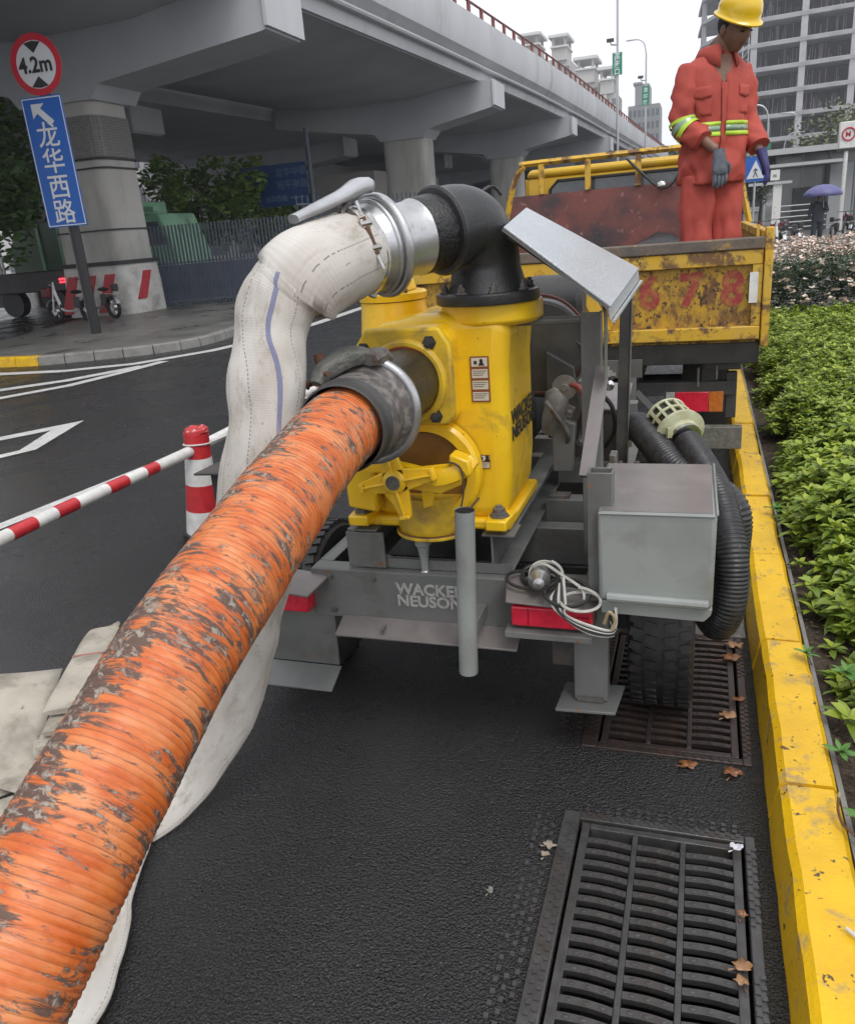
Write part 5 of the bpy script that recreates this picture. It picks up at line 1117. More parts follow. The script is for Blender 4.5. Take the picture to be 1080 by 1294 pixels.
# ================================================================== WHITE DISCHARGE HOSE
cv = mat('white_canvas_hose', (.62, .60, .56), rough=.75); cv2 = mat('white_canvas_cuff', (.62, .60, .56), rough=.75)
for mi_, cm_ in enumerate((cv, cv2)):
    n_, l_, b_ = nodes_of(cm_); tc = n_.new('ShaderNodeTexCoord'); sepu = n_.new('ShaderNodeSeparateXYZ'); l_.new(tc.outputs['UV'], sepu.inputs[0])
    base = mixc(rng(nzn(1, (6, 5, 1), 5), .4, .7), (.60, .57, .53), (.46, .42, .37))
    base = mixc(rng(nzn(1, (14, 9, 1), 7, .72), .52, .68), base, (.37, .33, .28)); base = mixc(rng(nzn(1, (60, 40, 1), 5, .7), .62, .70), base, (.26, .23, .2))
    def linemask(u0, w1, wob=0):
        u = sepu.outputs[0]
        if wob:
            u = mth('ADD', u, mth('MULTIPLY', mth('SUBTRACT', nzn(1, (0, 3, 1), 1), .5), wob))
        return rng(mth('ABSOLUTE', mth('SUBTRACT', u, u0)), w1, w1*.75)
    BLUE_U, ST1, ST2, ST3 = .84, .72, .94, .60
    base = mixc(mth('MULTIPLY', linemask(BLUE_U, .0125), mth('MULTIPLY', rng(sepu.outputs[1], .72, .62), .8 if mi_ == 0 else 0)), base, (.13, .15, .30))
    for u0 in (ST1, ST2, ST3, .50, .05, .2, .35):
        dash = mth('GREATER_THAN', mth('SINE', mth('MULTIPLY', sepu.outputs[1], 700)), -.3)
        base = mixc(mth('MULTIPLY', linemask(u0, .0028), mth('MULTIPLY', dash, .75)), base, (.12, .10, .10))
    l_.new(base, b_.inputs['Base Color'])
    wv1 = n_.new('ShaderNodeTexWave'); wv1.inputs['Scale'].default_value = 1; wv1.bands_direction = 'X'; mpw = n_.new('ShaderNodeMapping'); mpw.inputs['Scale'].default_value = (55, 0, 0); l_.new(tc.outputs['UV'], mpw.inputs[0]); l_.new(mpw.outputs[0], wv1.inputs[0])
    wv2 = n_.new('ShaderNodeTexWave'); wv2.bands_direction = 'Y'; wv2.inputs['Scale'].default_value = 1; mpw2 = n_.new('ShaderNodeMapping'); mpw2.inputs['Scale'].default_value = (0, 95, 0); l_.new(tc.outputs['UV'], mpw2.inputs[0]); l_.new(mpw2.outputs[0], wv2.inputs[0])
    hh = mth('ADD', mth('ADD', wv1.outputs['Fac'], wv2.outputs['Fac']), mth('MULTIPLY', nzn(1, (25, 12, 1), 5), 3))
    bp = n_.new('ShaderNodeBump'); bp.inputs['Strength'].default_value = .28; bp.inputs['Distance'].default_value = .002; l_.new(hh, bp.inputs['Height']); l_.new(bp.outputs[0], b_.inputs['Normal'])
wh_ = thing('discharge_hose', (-1.0, 1.6, 0), 'white canvas hose with blue stripe clamped to the top elbow and falling to the road', 'hose')
h0 = cA+dd*.135
WP = [h0+dd*.03, h0+dd*.07, V((-.872, 1.730, 1.520)), V((-.905, 1.690, 1.488)), V((-.928, 1.668, 1.435)), V((-.934, 1.645, 1.38)), V((-.936, 1.61, 1.30)), V((-.936, 1.575, 1.19)), V((-.962, 1.55, 1.05)), V((-1.04, 1.57, .86)), V((-1.15, 1.62, .62)), V((-1.27, 1.64, .38)), V((-1.42, 1.60, .16)), V((-1.55, 1.50, .055)), V((-1.53, 1.38, .035)), V((-1.46, 1.22, .032)), V((-1.37, 1.06, .032)), V((-1.32, .90, .032)), V((-1.36, .66, .032)), V((-1.5, .3, .032)), V((-1.9, -.3, .032))]
RXh = [.090, .092, .094, .095, .099, .100, .097, .094, .105, .112, .118, .120, .122, .125, .125, .125, .125, .125, .125, .125, .125]
RYh = [.088, .090, .088, .082, .078, .072, .068, .062, .052, .042, .034, .028, .024, .022, .022, .022, .022, .022, .022, .022, .022]
rtv = V((.93, .25, 0)); sd_ = dd.cross(V((0, 0, 1))).normalized()*-1
SDv = []
for i in range(len(WP)):
    if i < 3: SDv.append(V((.86, -.50, .0)))
    elif i < 6: SDv.append(V((.9, -.25, 0)))
    elif i < 9: SDv.append(V((.97, .15, 0)))
    elif i < 12: SDv.append(V((.95, .30, .05)))
    else: SDv.append(V((.95, .2, 0)))
SDp = smoothpath(SDv, 8)
SDp[-1] = SDp[-2]
WPs = smoothpath(WP, 8)
mbw = MB().sweep(WPs, lerpl(RXh, 8), lerpl(RYh, 8), seg=48, side=SDp)
kink = V((-.965, 1.665, 1.515))
for i, p in enumerate(mbw.v):
    ring = i//48; s_ = ring/8
    q = noise.noise(p*7)*.010*min(1, max(0, s_-2.2)) + noise.noise(p*18)*.004*min(1, max(0, s_-2))
    c_i = WPs[ring]; d = p-c_i; d = d.normalized()*q
    if s_ > 2.6 and s_ < 12:   # lengthwise fold
        fold = abs(sin(((i % 48)/48)*2*pi*1.5+s_*.25)); d -= (p-c_i)*(.06*fold*min(1, (s_-2.6)/2))
    mbw.v[i] = p+d
mbw.build('hose_sleeve', cv, wh_, smooth=80)
# overlapping outer cuff that ends in a hard folded lip
cpth = smoothpath([h0+dd*.026, h0+dd*.06, V((-.862, 1.752, 1.527)), V((-.886, 1.722, 1.502))], 6)
cf = MB().sweep(cpth, lerpl([.0985, .1005, .107, .112], 6), lerpl([.0985, .1005, .104, .104], 6), seg=56, side=V((.86, -.50, 0)), cap=False)
for i, p in enumerate(cf.v):
    k_ = i//56; c_i = cpth[k_]; f_ = k_/(len(cpth)-1); cf.v[i] = p+(p-c_i).normalized()*noise.noise(p*16)*.006*f_+dd*(noise.noise(p*9)*.016*f_**4)
cfo = cf.build('hose_cuff', cv2, wh_, smooth=80); q_ = cfo.modifiers.new('thickness', 'SOLIDIFY'); q_.thickness = .005
# clamps
MB().lathe(h0+dd*.03-dd*.045, dd, [(.099, 0), (.1005, .005), (.101, .05)], seg=48, cap=False).build('frayed_cuff', cv2, wh_)
for k, hh_ in enumerate((.040, .082)):
    cb_ = MB().lathe(h0+dd*hh_, dd, [(.100, 0), (.1085+k*.0045, .001), (.1095+k*.005, .017), (.100, .018)], seg=56, cap=False).build('hose_clamp_band', chrome if k == 0 else dark_steel, wh_)
front = (V((.86, -.50, .0))*.55+V((0, 0, 1))*.25+V((0, -1, 0))*.6); front = (front-dd*front.dot(dd)).normalized(); tn = dd.cross(front).normalized()
c0 = h0+dd*.091+front*.122
mb = MB(); mb.tube([c0-tn*.045, c0+tn*.045], .0075, seg=10); mb.build('t_bolt', rust, wh_)
for s_ in (-1, 1):
    mb = MB(); mb.obox(c0+tn*.03*s_-front*.004, (.022, .022, .018), Matrix((dd, tn, front)).transposed()); mb.tube([c0+tn*.03*s_-dd*.016, c0+tn*.03*s_+dd*.016], .009, seg=10); mb.build('trunnion', chrome, wh_, bevel=.002)
MB().tube([c0+tn*.05*(-1), c0-tn*.085+front*.004], .005, seg=8).build('t_bolt', chrome, wh_); MB().tube([c0+tn*.05, c0+tn*.085], .0045, seg=8).build('t_bolt', chrome, wh_)
# ================================================================== FOLDED BEIGE HOSE ON THE ROAD
bc = mat('beige_canvas', (.46, .42, .35), (.34, .31, .26), sc=6, rough=.75, bump=.45, bsc=250, bdist=.002, c3=(.22, .19, .15), sc3=7, t3=(.50, .70), c4=(.2, .18, .15), sc4=30, t4=(.66, .72))
fh = thing('folded_hose', (-2.2, 1.9, 0), 'beige flat canvas hose folded in layers on the road left of the orange hose', 'hose')
def flat(path, hw, th, side, name='hose_layer', n=6):
    pp = smoothpath(path, n); sd__ = smoothpath([V(s) for s in side], n)
    mb = MB().sweep(pp, hw, th, seg=14, side=sd__, expo=.8)
    for i, p in enumerate(mb.v): mb.v[i] = p+V((noise.noise(p*8), noise.noise(p*8+V((5, 0, 0))), noise.noise(p*8+V((0, 7, 0)))))*.008
    return mb.build(name, bc, fh, smooth=70)
dv = V((-.45, .893, 0)); lv_ = V((.893, .45, 0)).normalized()
for k, (s0, s1, z, ofs) in enumerate(((.06, .98, .115, 0), (-.02, .9, .085, -.01), (-.05, .85, .055, .01), (-.08, .9, .028, -.015))):
    a = V((-1.94, 1.70, z*1.1+.07))+dv*s0*.85-lv_*ofs; b = V((-1.94, 1.70, z*1.1+.07))+dv*s1*.66-lv_*ofs
    flat([a, a+(b-a)*.33+V((0, 0, .004)), a+(b-a)*.66, b, b+V((0, .03, -.02))], .062, .0095, [lv_]*5)
# end fold curl
flat([V((-1.97, 1.69, .125)), V((-1.96, 1.665, .09)), V((-1.965, 1.69, .06)), V((-1.99, 1.75, .055))], .058, .008, [lv_]*4)
# wide draped sheet with raised far edge
sh_ = MB(); NU, NV = 26, 12
for i in range(NU+1):
    for j in range(NV+1):
        u, v = i/NU, j/NV
        lo_ = V((-2.5+.50*u, .9+.70*u, 0)); up_ = V((-2.90+.66*u, 1.15+.90*u, 0)); pq = lo_.lerp(up_, v); x, y_ = pq.x, pq.y; z = .016+.22*v**1.7*(.6+.4*sin(u*2.6))*(1-.5*max(0, u-.8)*5*.5)+.05*sin(pi*v)*u+.012*noise.noise(V((x*6, y_*6, 0)))
        sh_.v.append(V((x, y_, z)))
for i in range(NU):
    for j in range(NV): q = i*(NV+1)+j; sh_.f.append((q, q+NV+1, q+NV+2, q+1))
so = sh_.build('hose_sheet', bc, fh, smooth=80); md_ = so.modifiers.new('thickness', 'SOLIDIFY'); md_.thickness = .008
flat([V((-2.06, 1.62, .05)), V((-1.93, 1.60, .05)), V((-1.80, 1.56, .03)), V((-1.6, 1.5, .025))], .09, .010, [V((.2, 1, 0))]*4)
flat([V((-2.20, 1.25, .02)), V((-2.08, 1.36, .04)), V((-1.98, 1.46, .03)), V((-1.90, 1.56, .02))], .05, .012, [V((-.8, .6, .2))]*4)
MB().box(0, .001, 0, .1, 0, .0006).build('woven_mark', mat('faded_red_mark', (.35, .15, .12)), fh, smooth=0)
o = [c for c in COL.objects if c.name == 'woven_mark'][0]; o.data.clear_geometry(); c0_ = V((-1.94, 1.70, .2065))+dv*.42; q = MB().prism([c0_-lv_*.058, c0_+lv_*.058, c0_+lv_*.058+dv*.012, c0_-lv_*.058+dv*.012], (0, 0, .0016)); me = q.mesh('woven_mark', mat('faded_red_mark', (.35, .15, .12)), ORG['folded_hose'], 0); o.data = me
# ================================================================== RIBBED BLACK HOSE WITH STRAINER
rh = thing('strainer_hose', (.08, 2.5, 0), 'black corrugated suction hose with a pale slotted strainer looped beside the grey box', 'hose')
ribm = mat('black_corrugated_hose', (.016, .016, .018), (.035, .034, .036), sc=40, rough=.38, bump=.3, bsc=120, bdist=.002, c3=(.09, .085, .085), sc3=30, t3=(.6, .72))
def ribbed(path, r, name='hose_tube', pitch=.012, taper=None):
    P_ = resample(smoothpath(path, 10), pitch/4); R_ = [r+.0035*(1 if (i % 4) in (1, 2) else 0) for i in range(len(P_))]
    return MB().sweep(P_, R_, seg=22, side=(1, 0, 0) if False else None).build(name, ribm, rh, smooth=60)
ribbed([(-.03, 2.80, .842), (.02, 2.68, .80), (.075, 2.52, .735), (.110, 2.40, .63), (.118, 2.36, .52), (.108, 2.36, .42), (.080, 2.42, .345), (.05, 2.6, .33), (.06, 2.9, .36)], .046)
ribbed([(.09, 2.95, .34), (.12, 2.62, .42), (.125, 2.57, .55), (.12, 2.58, .68), (.03, 2.66, .74), (-.06, 2.70, .775), (-.14, 2.82, .83), (-.20, 2.95, .86), (-.215, 3.0, .84)], .050)
sa = V((.55, -1.0, -.36)).normalized(); s0_ = V((-.105, 2.945, .895))
sm_ = mat('strainer_plastic', (.50, .52, .36), (.38, .36, .20), sc=14, rough=.4, bump=.2, bsc=60, c3=(.30, .22, .10), sc3=8, t3=(.55, .7))
MB().lathe(s0_+sa*.0, sa, [(.066, -.0), (.066, .09)], seg=30).build('strainer_core', mat('dark_core', (.03, .032, .025), rough=.7), rh)
sx = sa.cross(V((0, 0, 1))).normalized(); sy = sa.cross(sx)
cage = MB()
for k in range(14):
    a = 2*pi*k/14; d = sx*cos(a)+sy*sin(a); cage.beam(s0_+d*.073, s0_+sa*.095+d*.073, .010, .008, up=d)
for h in (-.002, .045, .092): cage.torus(s0_+sa*h, sa, .073, .006, seg=30, rs=6)
for d in (sx, sy): cage.beam(s0_-sa*.004-d*.072, s0_-sa*.004+d*.072, .010, .008, up=sa)
cage.build('strainer_cage', sm_, rh, smooth=40)
MB().lathe(s0_+sa*.095, sa, [(.075, 0), (.088, .004), (.090, .018), (.080, .024), (.062, .030), (.056, .055)], seg=36).build('strainer_collar', sm_, rh)
MB().lathe(s0_+sa*.135, sa, [(.056, 0), (.058, .002), (.058, .02), (.053, .022)], seg=32).build('hose_clamp_band', chrome, rh)
MB().beam(s0_+sa*.145+sx*.05-sy*.03, s0_+sa*.145+sx*.07-sy*.03, .012, .035).build('clamp_lug', sm_, rh)
# ================================================================== BARRIER BAR AND POST
bar = thing('barrier_bar', (-2.68, 3.6, .55), 'long slim barrier bar banded red and white, tied to the striped post', 'barrier bar')
def bp_(y): t = (y-1.2)/4.6; return V((-2.69+.005*y+(-.025*max(0, y-3.6)), y, .55+.004*sin(y*3)))
cuts = [(1.0, 'w'), (2.362, 'r'), (2.50, 'w'), (2.62, 'r'), (2.752, 'w'), (2.962, 'r'), (3.105, 'w'), (3.245, 'r'), (3.348, 'w'), (5.32, 'r'), (5.42, 'w'), (5.62, 'r'), (5.72, 'w'), (6.1, None)]
for (a, c), (b, _) in zip(cuts, cuts[1:]):
    n2 = max(2, int((b-a)/.12)); MB().sweep([bp_(a+(b-a)*i/n2) for i in range(n2+1)], .030, seg=16).build('white_band' if c == 'w' else 'red_band', white_paint if c == 'w' else red_paint, bar)
post = thing('traffic_post', (-2.72, 3.7, 0), 'white delineator post with dented red cap and red band standing on the road', 'bollard')
L_ = V((-.012, 0, 1))
def pz(z): return V((-2.665-.02*z+.0*z, 3.72, z)) if False else V((-2.715+.09*z, 3.72, z))
def prad(z): return .128-.085*(z/.66) if z < .5 else .070-.0*(z)
for nm, a, b, m in (('base', 0, .05, rubber), ('white_band', .05, .19, white_paint), ('red_band', .19, .345, red_paint), ('white_band', .345, .50, white_paint), ('red_band', .50, .64, red_paint)):
    MB().sweep([pz(a+(b-a)*i/4) for i in range(5)], [.13 if nm == 'base' else (.112-.075*min((a+(b-a)*i/4), .56)) for i in range(5)], seg=28).build(nm, m, post)
mb = MB().lathe(pz(.64), (0, 0, 1), [(.070, 0), (.066, .02), (.052, .03), (.035, .018), (0, .016)], seg=24)
for i, p in enumerate(mb.v): mb.v[i] = p+V((noise.noise(p*30)*.008, 0, noise.noise(p*25)*.010))
mb.build('dented_cap', mat('scuffed_red_cap', (.45, .03, .035), (.6, .5, .5), sc=40, lo=.58, hi=.64, rough=.5), post)
tie = mat('white_wire', (.6, .6, .58), rough=.5)
MB().torus(pz(.575), (0, .1, 1), .075, .0045, seg=24, rs=6).build('tie_wire', tie, post)
MB().tube([pz(.575)+V((.07, -.02, 0)), bp_(4.0)+V((.03, 0, .0)), bp_(5.2)+V((.035, 0, -.015))], .006, seg=6).build('tie_wire', tie, post)
mp_ = thing('metal_sheet', (-2.45, 3.5, .5), 'small dark grey metal shelf poking out between the striped post and the white hose', 'metal sheet')
MB().prism([(-2.46, 3.36, .50), (-2.25, 3.38, .50), (-2.25, 3.62, .53), (-2.38, 3.60, .53)], (0, 0, .012)).build('sheet', dark_steel, mp_, bevel=.002)
MB().box(-2.40, -2.25, 3.42, 3.5, 0.004, .499).build('stand', dark_steel, mp_, smooth=0)
# ================================================================== TIPPER TRUCK
TK = thing('tipper_truck', (-.72, 6.5, 0), 'rusty yellow tipper truck with worn red digits on its tailgate, towing the pump trailer', 'truck')
def K(name, mb, m, parent=None, **k): return mb.build(name, m, parent or TK, **k)
rusty = mat('rusty_yellow_truck_paint', (.50, .29, .02), (.34, .19, .035), sc=16, rough=.5, bump=.5, bsc=45, bdist=.004, c3=(.17, .085, .03), sc3=17, t3=(.47, .60), c4=(.05, .026, .02), sc4=48, t4=(.55, .64), stretch=(1, 1, .7), r2=.8)
rusty2 = mat('scuffed_yellow_truck_paint', (.62, .36, .02), (.55, .36, .06), sc=6, rough=.42, bump=.3, bsc=60, bdist=.003, c3=(.17, .09, .04), sc3=10, t3=(.50, .60), c4=(.08, .04, .025), sc4=30, t4=(.65, .70), r2=.75)
toprail = mat('dirty_top_rail', (.16, .12, .09), (.10, .085, .075), sc=10, rough=.65, bump=.7, bsc=50, bdist=.005, c3=(.36, .22, .05), sc3=9, t3=(.60, .68))
oxide = mat('worn_red_oxide', (.20, .065, .055), (.13, .05, .045), sc=2.2, rough=.6, bump=.3, bsc=30, c3=(.045, .04, .045), sc3=1.1, t3=(.50, .64), c4=(.30, .17, .14), sc4=14, t4=(.62, .70))
tyel = mat('cab_yellow_paint', (.68, .42, .02), (.60, .38, .05), sc=5, rough=.38, c3=(.40, .28, .12), sc3=6, t3=(.6, .7))
XL, XR, YT, YF = -1.77, .345, 4.80, 7.85
ZB, ZT = .875, 1.432
K('tailgate', MB().box(XL+.05, XR-.05, YT+.02, YT+.05, ZB, ZT-.06), rusty, smooth=0)
K('top_rail', MB().box(XL+.02, XR-.02, YT-.025, YT+.05, ZT-.062, ZT), toprail, bevel=.008)
K('upper_rail', MB().box(XL+.04, XR-.035, YT-.015, YT+.019, ZT-.14, ZT-.064), rusty2, bevel=.005)
K('lower_rail', MB().box(XL+.04, XR-.035, YT-.022, YT+.019, ZB+.02, ZB+.092), rusty2, bevel=.005)
K('end_stile', MB().box(XR-.085, XR-.034, YT-.012, YT+.019, ZB+.093, ZT-.141), rusty2, bevel=.004)
K('white_patch', MB().box(XR-.098, XR-.055, YT-.0165, YT-.0125, ZT-.34, ZT-.18), white_paint, smooth=0)
K('corner_post', MB().box(XR-.030, XR+.012, YT-.03, YT+.06, ZB-.02, ZT+.045), rusty2, bevel=.006)
K('corner_post', MB().box(XL-.012, XL+.030, YT-.03, YT+.06, ZB-.02, ZT+.045), rusty2, bevel=.006)
K('latch_post', MB().box(XR-.075, XR-.060, YT+.0, YT+.03, ZT+.001, ZT+.06), rusty2, smooth=0)
K('sill_beam', MB().box(XL+.02, XR-.03, YT+.0, YT+.12, ZB-.115, ZB+.0), mat('black_grime', (.015, .014, .013), (.03, .028, .025), sc=9, rough=.6), bevel=.005)
for xa, xb in ((-.66, -.505), (-1.10, -.95)):
    s_ = 1
    K('diagonal_brace', MB().prism([(xb-.05, YT-.004, ZB+.094), (xb+.02, YT-.004, ZB+.094), (xa+.02, YT-.004, ZT-.143), (xa-.06, YT-.004, ZT-.143)], (0, .022, 0)), rusty2, bevel=.003)
K('diagonal_brace', MB().prism([(-.915, YT-.004, ZB+.25), (-.86, YT-.004, ZB+.25), (-.75, YT-.004, ZT-.143), (-.81, YT-.004, ZT-.143)], (0, .022, 0)), rusty2, bevel=.003)
dig = mat('faded_red_digits', (.30, .035, .035), (.36, .14, .04), sc=16, lo=.46, hi=.62, rough=.6, c3=(.30, .18, .03), sc3=24, t3=(.60, .66))
for ch, x in (('6', -.335), ('7', -.115), ('8', .105)):
    text('painted_digit', ch, .25, (x, YT+.0185, 1.085), (1, 0, 0), (0, 0, 1), dig, TK, bold=.010, sx=.92)
K('red_smudge', MB().prism([(-.86+.10*cos(a)*(1+.3*sin(3*a)), YT+.0185, 1.20+.06*sin(a)*(1+.25*cos(2*a))) for a in [2*pi*i/14 for i in range(14)]][::-1], (0, -.001, 0)), dig, smooth=0)
# bed
K('bed_floor', MB().box(XL+.03, XR-.03, YT+.13, YF, ZB+.0, ZB+.05), oxide, smooth=0)
for x in (XL, XR-.035):
    K('side_board', MB().box(x, x+.03, YT+.07, YF, ZB-.02, ZT-.02), rusty, smooth=0); K('side_rail', MB().box(x-.012, x+.042, YT+.07, YF, ZT-.019, ZT+.03), rusty2, bevel=.005)
K('headboard', MB().box(XL+.02, XR-.02, YF, YF+.04, ZB+.0, 1.83), oxide, smooth=0)
dk = MB(); rnd = random.Random(3)
# load of dark wet grit heaped in the bed
NX, NY = 30, 26
for i in range(NX+1):
    for j in range(NY+1):
        x = XL+.08+(XR-XL-.16)*i/NX; y_ = 5.5+(YF-5.52)*j/NY
        z = ZB+.055+.46*math.exp(-((x+.35)/.60)**2)*min(1, (j/NY)*1.6)+.05*noise.noise(V((x*4, y_*4, 0)))+.02*noise.noise(V((x*15, y_*15, 2)))
        dk.v.append(V((x, y_, z)))
for i in range(NX):
    for j in range(NY): q = i*(NY+1)+j; dk.f.append((q, q+NY+1, q+NY+2, q+1))
tag(dk.build('grit_load', mat('dark_wet_grit', (.02, .02, .024), (.05, .045, .05), sc=40, rough=.6, bump=1, bsc=60, bdist=.01), TK, smooth=60), kind='stuff')
# rack above headboard
rk = [(XL-.03, YF-.02, 1.45), (XL+.06, YF+.0, 1.83), (XL+.12, YF+.0, 2.00), (XL+.19, YF, 2.075), (XL+.30, YF, 2.10), (XR-.30, YF, 2.10), (XR-.19, YF, 2.075), (XR-.12, YF, 2.0), (XR-.06, YF, 1.83), (XR+.03, YF-.02, 1.45)]
K('rack_frame', MB().sweep(smoothpath(rk, 5), .026, .026, seg=4, side=(0, 1, 0), expo=.5), rusty2, smooth=60)
for x in (-1.42, -1.00, -.56, -.12, .2): K('rack_upright', MB().box(x-.025, x+.025, YF-.02, YF+.02, 1.831, 2.085), rusty2, bevel=.004)
# cab
cabg = mat('cab_glass', (.055, .065, .075), (.10, .11, .12), sc=3, rough=.12, spec=.8)
K('cab_rear_wall', MB().box(-1.58, .24, 8.02, 8.10, .75, 1.98), tyel, bevel=.02)
K('cab_roof', MB().prism([(-1.60, 8.0, 1.982), (.26, 8.0, 1.982), (.22, 8.0, 2.055), (-1.56, 8.0, 2.055)], (0, 1.5, 0)), tyel, bevel=.03)
for x in (-1.62, .25): K('cab_side', MB().prism([(x, 8.11, .7), (x, 9.6, .7), (x, 9.75, 1.3), (x, 9.45, 1.98), (x, 8.11, 1.98)], (.03, 0, 0)), tyel, smooth=0)
K('cab_front', MB().box(-1.58, .24, 9.62, 9.70, .6, 1.4), tyel, bevel=.02)
K('windscreen', MB().prism([(-1.5, 9.64, 1.41), (.16, 9.64, 1.41), (.10, 9.42, 1.97), (-1.44, 9.42, 1.97)], (0, .02, 0)), cabg, smooth=0)
wr = K('rear_window', MB().prism([(-1.36, 8.012, 1.58), (.05, 8.012, 1.58), (.05, 8.012, 1.90), (.0, 8.012, 1.93), (-1.29, 8.012, 1.93), (-1.36, 8.012, 1.86)], (0, .006, 0)), cabg, smooth=0)
MB().tube([(-1.37, 8.008, 1.60), (-1.37, 8.008, 1.87), (-1.30, 8.008, 1.94), (.06, 8.008, 1.94), (.06, 8.008, 1.6)], .014, seg=6).build('window_seal', rubber, wr)
K('cab_lamp_cable', MB().tube(smoothpath([(-.66, YF-.03, 2.06), (-.55, YF-.04, 1.95), (-.38, YF-.05, 1.80), (-.28, YF-.05, 1.81), (-.18, YF-.05, 1.93), (-.08, YF-.04, 1.96)], 5), .012, seg=6), rubber)
K('work_lamp', MB().ball((-.36, YF-.06, 1.81), (.045, .03, .04), seg=10), chrome)
K('cable', MB().tube(smoothpath([(-.08, YF-.03, 1.75), (.0, YF-.04, 1.77), (.1, YF-.05, 1.82), (.2, YF-.03, 1.93)], 4), .010, seg=6), rubber)
K('bent_guard', MB().prism([(.02, YF-.10, 1.75), (.30, YF-.10, 1.75), (.30, YF-.10, 2.08), (.10, YF-.10, 2.0)], (0, .03, 0)), tyel, bevel=.006)
# chassis
for x in (-1.08, -.42): K('chassis_rail', MB().box(x, x+.08, 4.95, 9.6, .58, .76), dark_steel, bevel=.006)
for x in (-1.55, .02): K('under_rail', MB().box(x, x+.07, 4.94, 7.8, .64, .755), dark_steel, smooth=0)
K('rear_cross_member', MB().box(-1.5, .20, 4.90, 4.98, .56, .64), dark_steel, bevel=.004)
K('rear_axle', MB().tube([(-1.4, 6.2, .38), (0.05, 6.2, .38)], .07, seg=12), dark_steel)
for x in (-1.62, -.03):
    for dx in (0,): 
        t = K('wheel', MB().lathe((x-.02, 6.2, .38), (1, 0, 0), [(.2, 0), (.34, 0), (.38, .03), (.38, .19), (.34, .22), (.2, .22)], seg=36), rubber)
    t2 = K('wheel', MB().lathe((x-.02, 8.9, .38), (1, 0, 0), [(.2, 0), (.34, 0), (.38, .03), (.38, .19), (.34, .22), (.2, .22)], seg=36), rubber)
K('mud_flap', MB().box(-.10, .19, 5.60, 5.612, .15, .75), rubber, smooth=0); K('mud_flap', MB().box(-1.64, -1.35, 5.60, 5.612, .15, .75), rubber, smooth=0)
K('fender_box', MB().box(.03, .235, 4.93, 5.12, .70, .80), mat('grey_plastic', (.09, .095, .10), rough=.5), bevel=.012)
tl = K('tail_lamp', MB().box(-.185, .150, 4.905, 4.95, .455, .590), dark_steel, bevel=.004)
MB().box(-.178, -.128, 4.897, 4.904, .462, .582).build('reverse_lens', clear_lens, tl, bevel=.002)
MB().box(-.126, .062, 4.895, 4.904, .462, .582).build('red_lens', red_lens, tl, bevel=.004)
MB().box(.064, .142, 4.897, 4.904, .462, .582).build('amber_lens', amber_lens, tl, bevel=.002)
K('lamp_bracket', MB().box(.155, .215, 4.92, 4.98, .42, .69), dark_steel, bevel=.004)
K('underrun_bar', MB().box(-.34, .250, 4.80, 4.87, .262, .392), mat('mossy_grey_bar', (.12, .12, .10), (.18, .175, .15), sc=30, rough=.65, bump=.5, bsc=50, c3=(.06, .055, .04), sc3=6, t3=(.5, .7)), bevel=.004)
K('bar_hanger', MB().box(-.375, -.345, 4.81, 4.86, .20, .76), g_, smooth=0); K('bar_brace', MB().beam((-.345, 4.84, .60), (-.16, 4.84, .40), .03, .03), g_, smooth=0)
for x in (-.245, -.19): K('hanging_rod', MB().tube([(x-.2, 4.9, .62), (x-.2, 4.9, .78)], .008, seg=6), steel_old)
for x, z0, z1 in ((.0, .62, .73), (.10, .66, .74), (-.49, .74, .86), (-.45, .74, .86)): K('hanging_rod', MB().tube([(x, 4.86, z0), (x, 4.86, z1)], .007, seg=6), steel_old)
K('tipping_hook', MB().tube(smoothpath([(-.47, 4.86, .80), (-.44, 4.85, .74), (-.47, 4.85, .70), (-.49, 4.85, .68)], 4), .012, seg=6), steel_old)
K('tow_plate', MB().box(-.95, -.42, 4.86, 4.895, .44, .555), g_, bevel=.004)
K('step_box', MB().box(-.78, -.52, 4.5, 4.8, .60, .74), mat('dark_brown_plate', (.06, .052, .048)), bevel=.01)
# ================================================================== PEOPLE
def skin_body(name, joints, edges, m, parent, root=0, sub=2):
    me = bpy.data.meshes.new(name); org = ORG[parent.name]
    me.from_pydata([V(p)-org for p, r in joints], edges, []); o = bpy.data.objects.new(name, me); COL.objects.link(o)
    o.parent = parent; ORG[o.name] = org; sk = o.modifiers.new('skin', 'SKIN')
    for i, (p, r) in enumerate(joints):
        q = me.skin_vertices[0].data[i]; q.radius = r if isinstance(r, tuple) else (r, r); q.use_root = (i == root)
    sb = o.modifiers.new('subdivision', 'SUBSURF'); sb.levels = sub; sb.render_levels = sub
    dg = bpy.context.evaluated_depsgraph_get(); dg.update(); m2 = bpy.data.meshes.new_from_object(o.evaluated_get(dg))
    o.modifiers.clear(); o.data = m2; m2.materials.clear(); m2.materials.append(m); m2.shade_smooth(); return o
skin_d = mat('tanned_skin', (.24, .13, .09), (.17, .09, .062), sc=9, rough=.5, bump=.2, bsc=60)
cloth = mat('orange_red_workwear', (.47, .075, .052), (.38, .058, .043), sc=4, rough=.75, bump=.3, bsc=260, bdist=.001, c3=(.30, .045, .035), sc3=6, t3=(.52, .75))
W = thing('person', (.03, 5.22, .925), 'person in orange red workwear and yellow helmet standing in the truck bed looking down', 'person')
PH = radians(33); FWD = V((sin(PH), -cos(PH), 0)); LFT = V((cos(PH), sin(PH), 0)); BX, BY = .035, 5.25      # LFT: towards the person's left, picture right
def wp(l, f, z): return V((BX, BY, 0))+LFT*l+FWD*f+V((0, 0, z))
shR, elR, wrR = wp(-.155, 0, 2.305), wp(-.200, .02, 2.04), wp(-.10, .20, 1.885)
shL, elL, wrL = wp(.150, 0, 2.295), wp(.205, .02, 2.03), wp(.21, .15, 1.86)
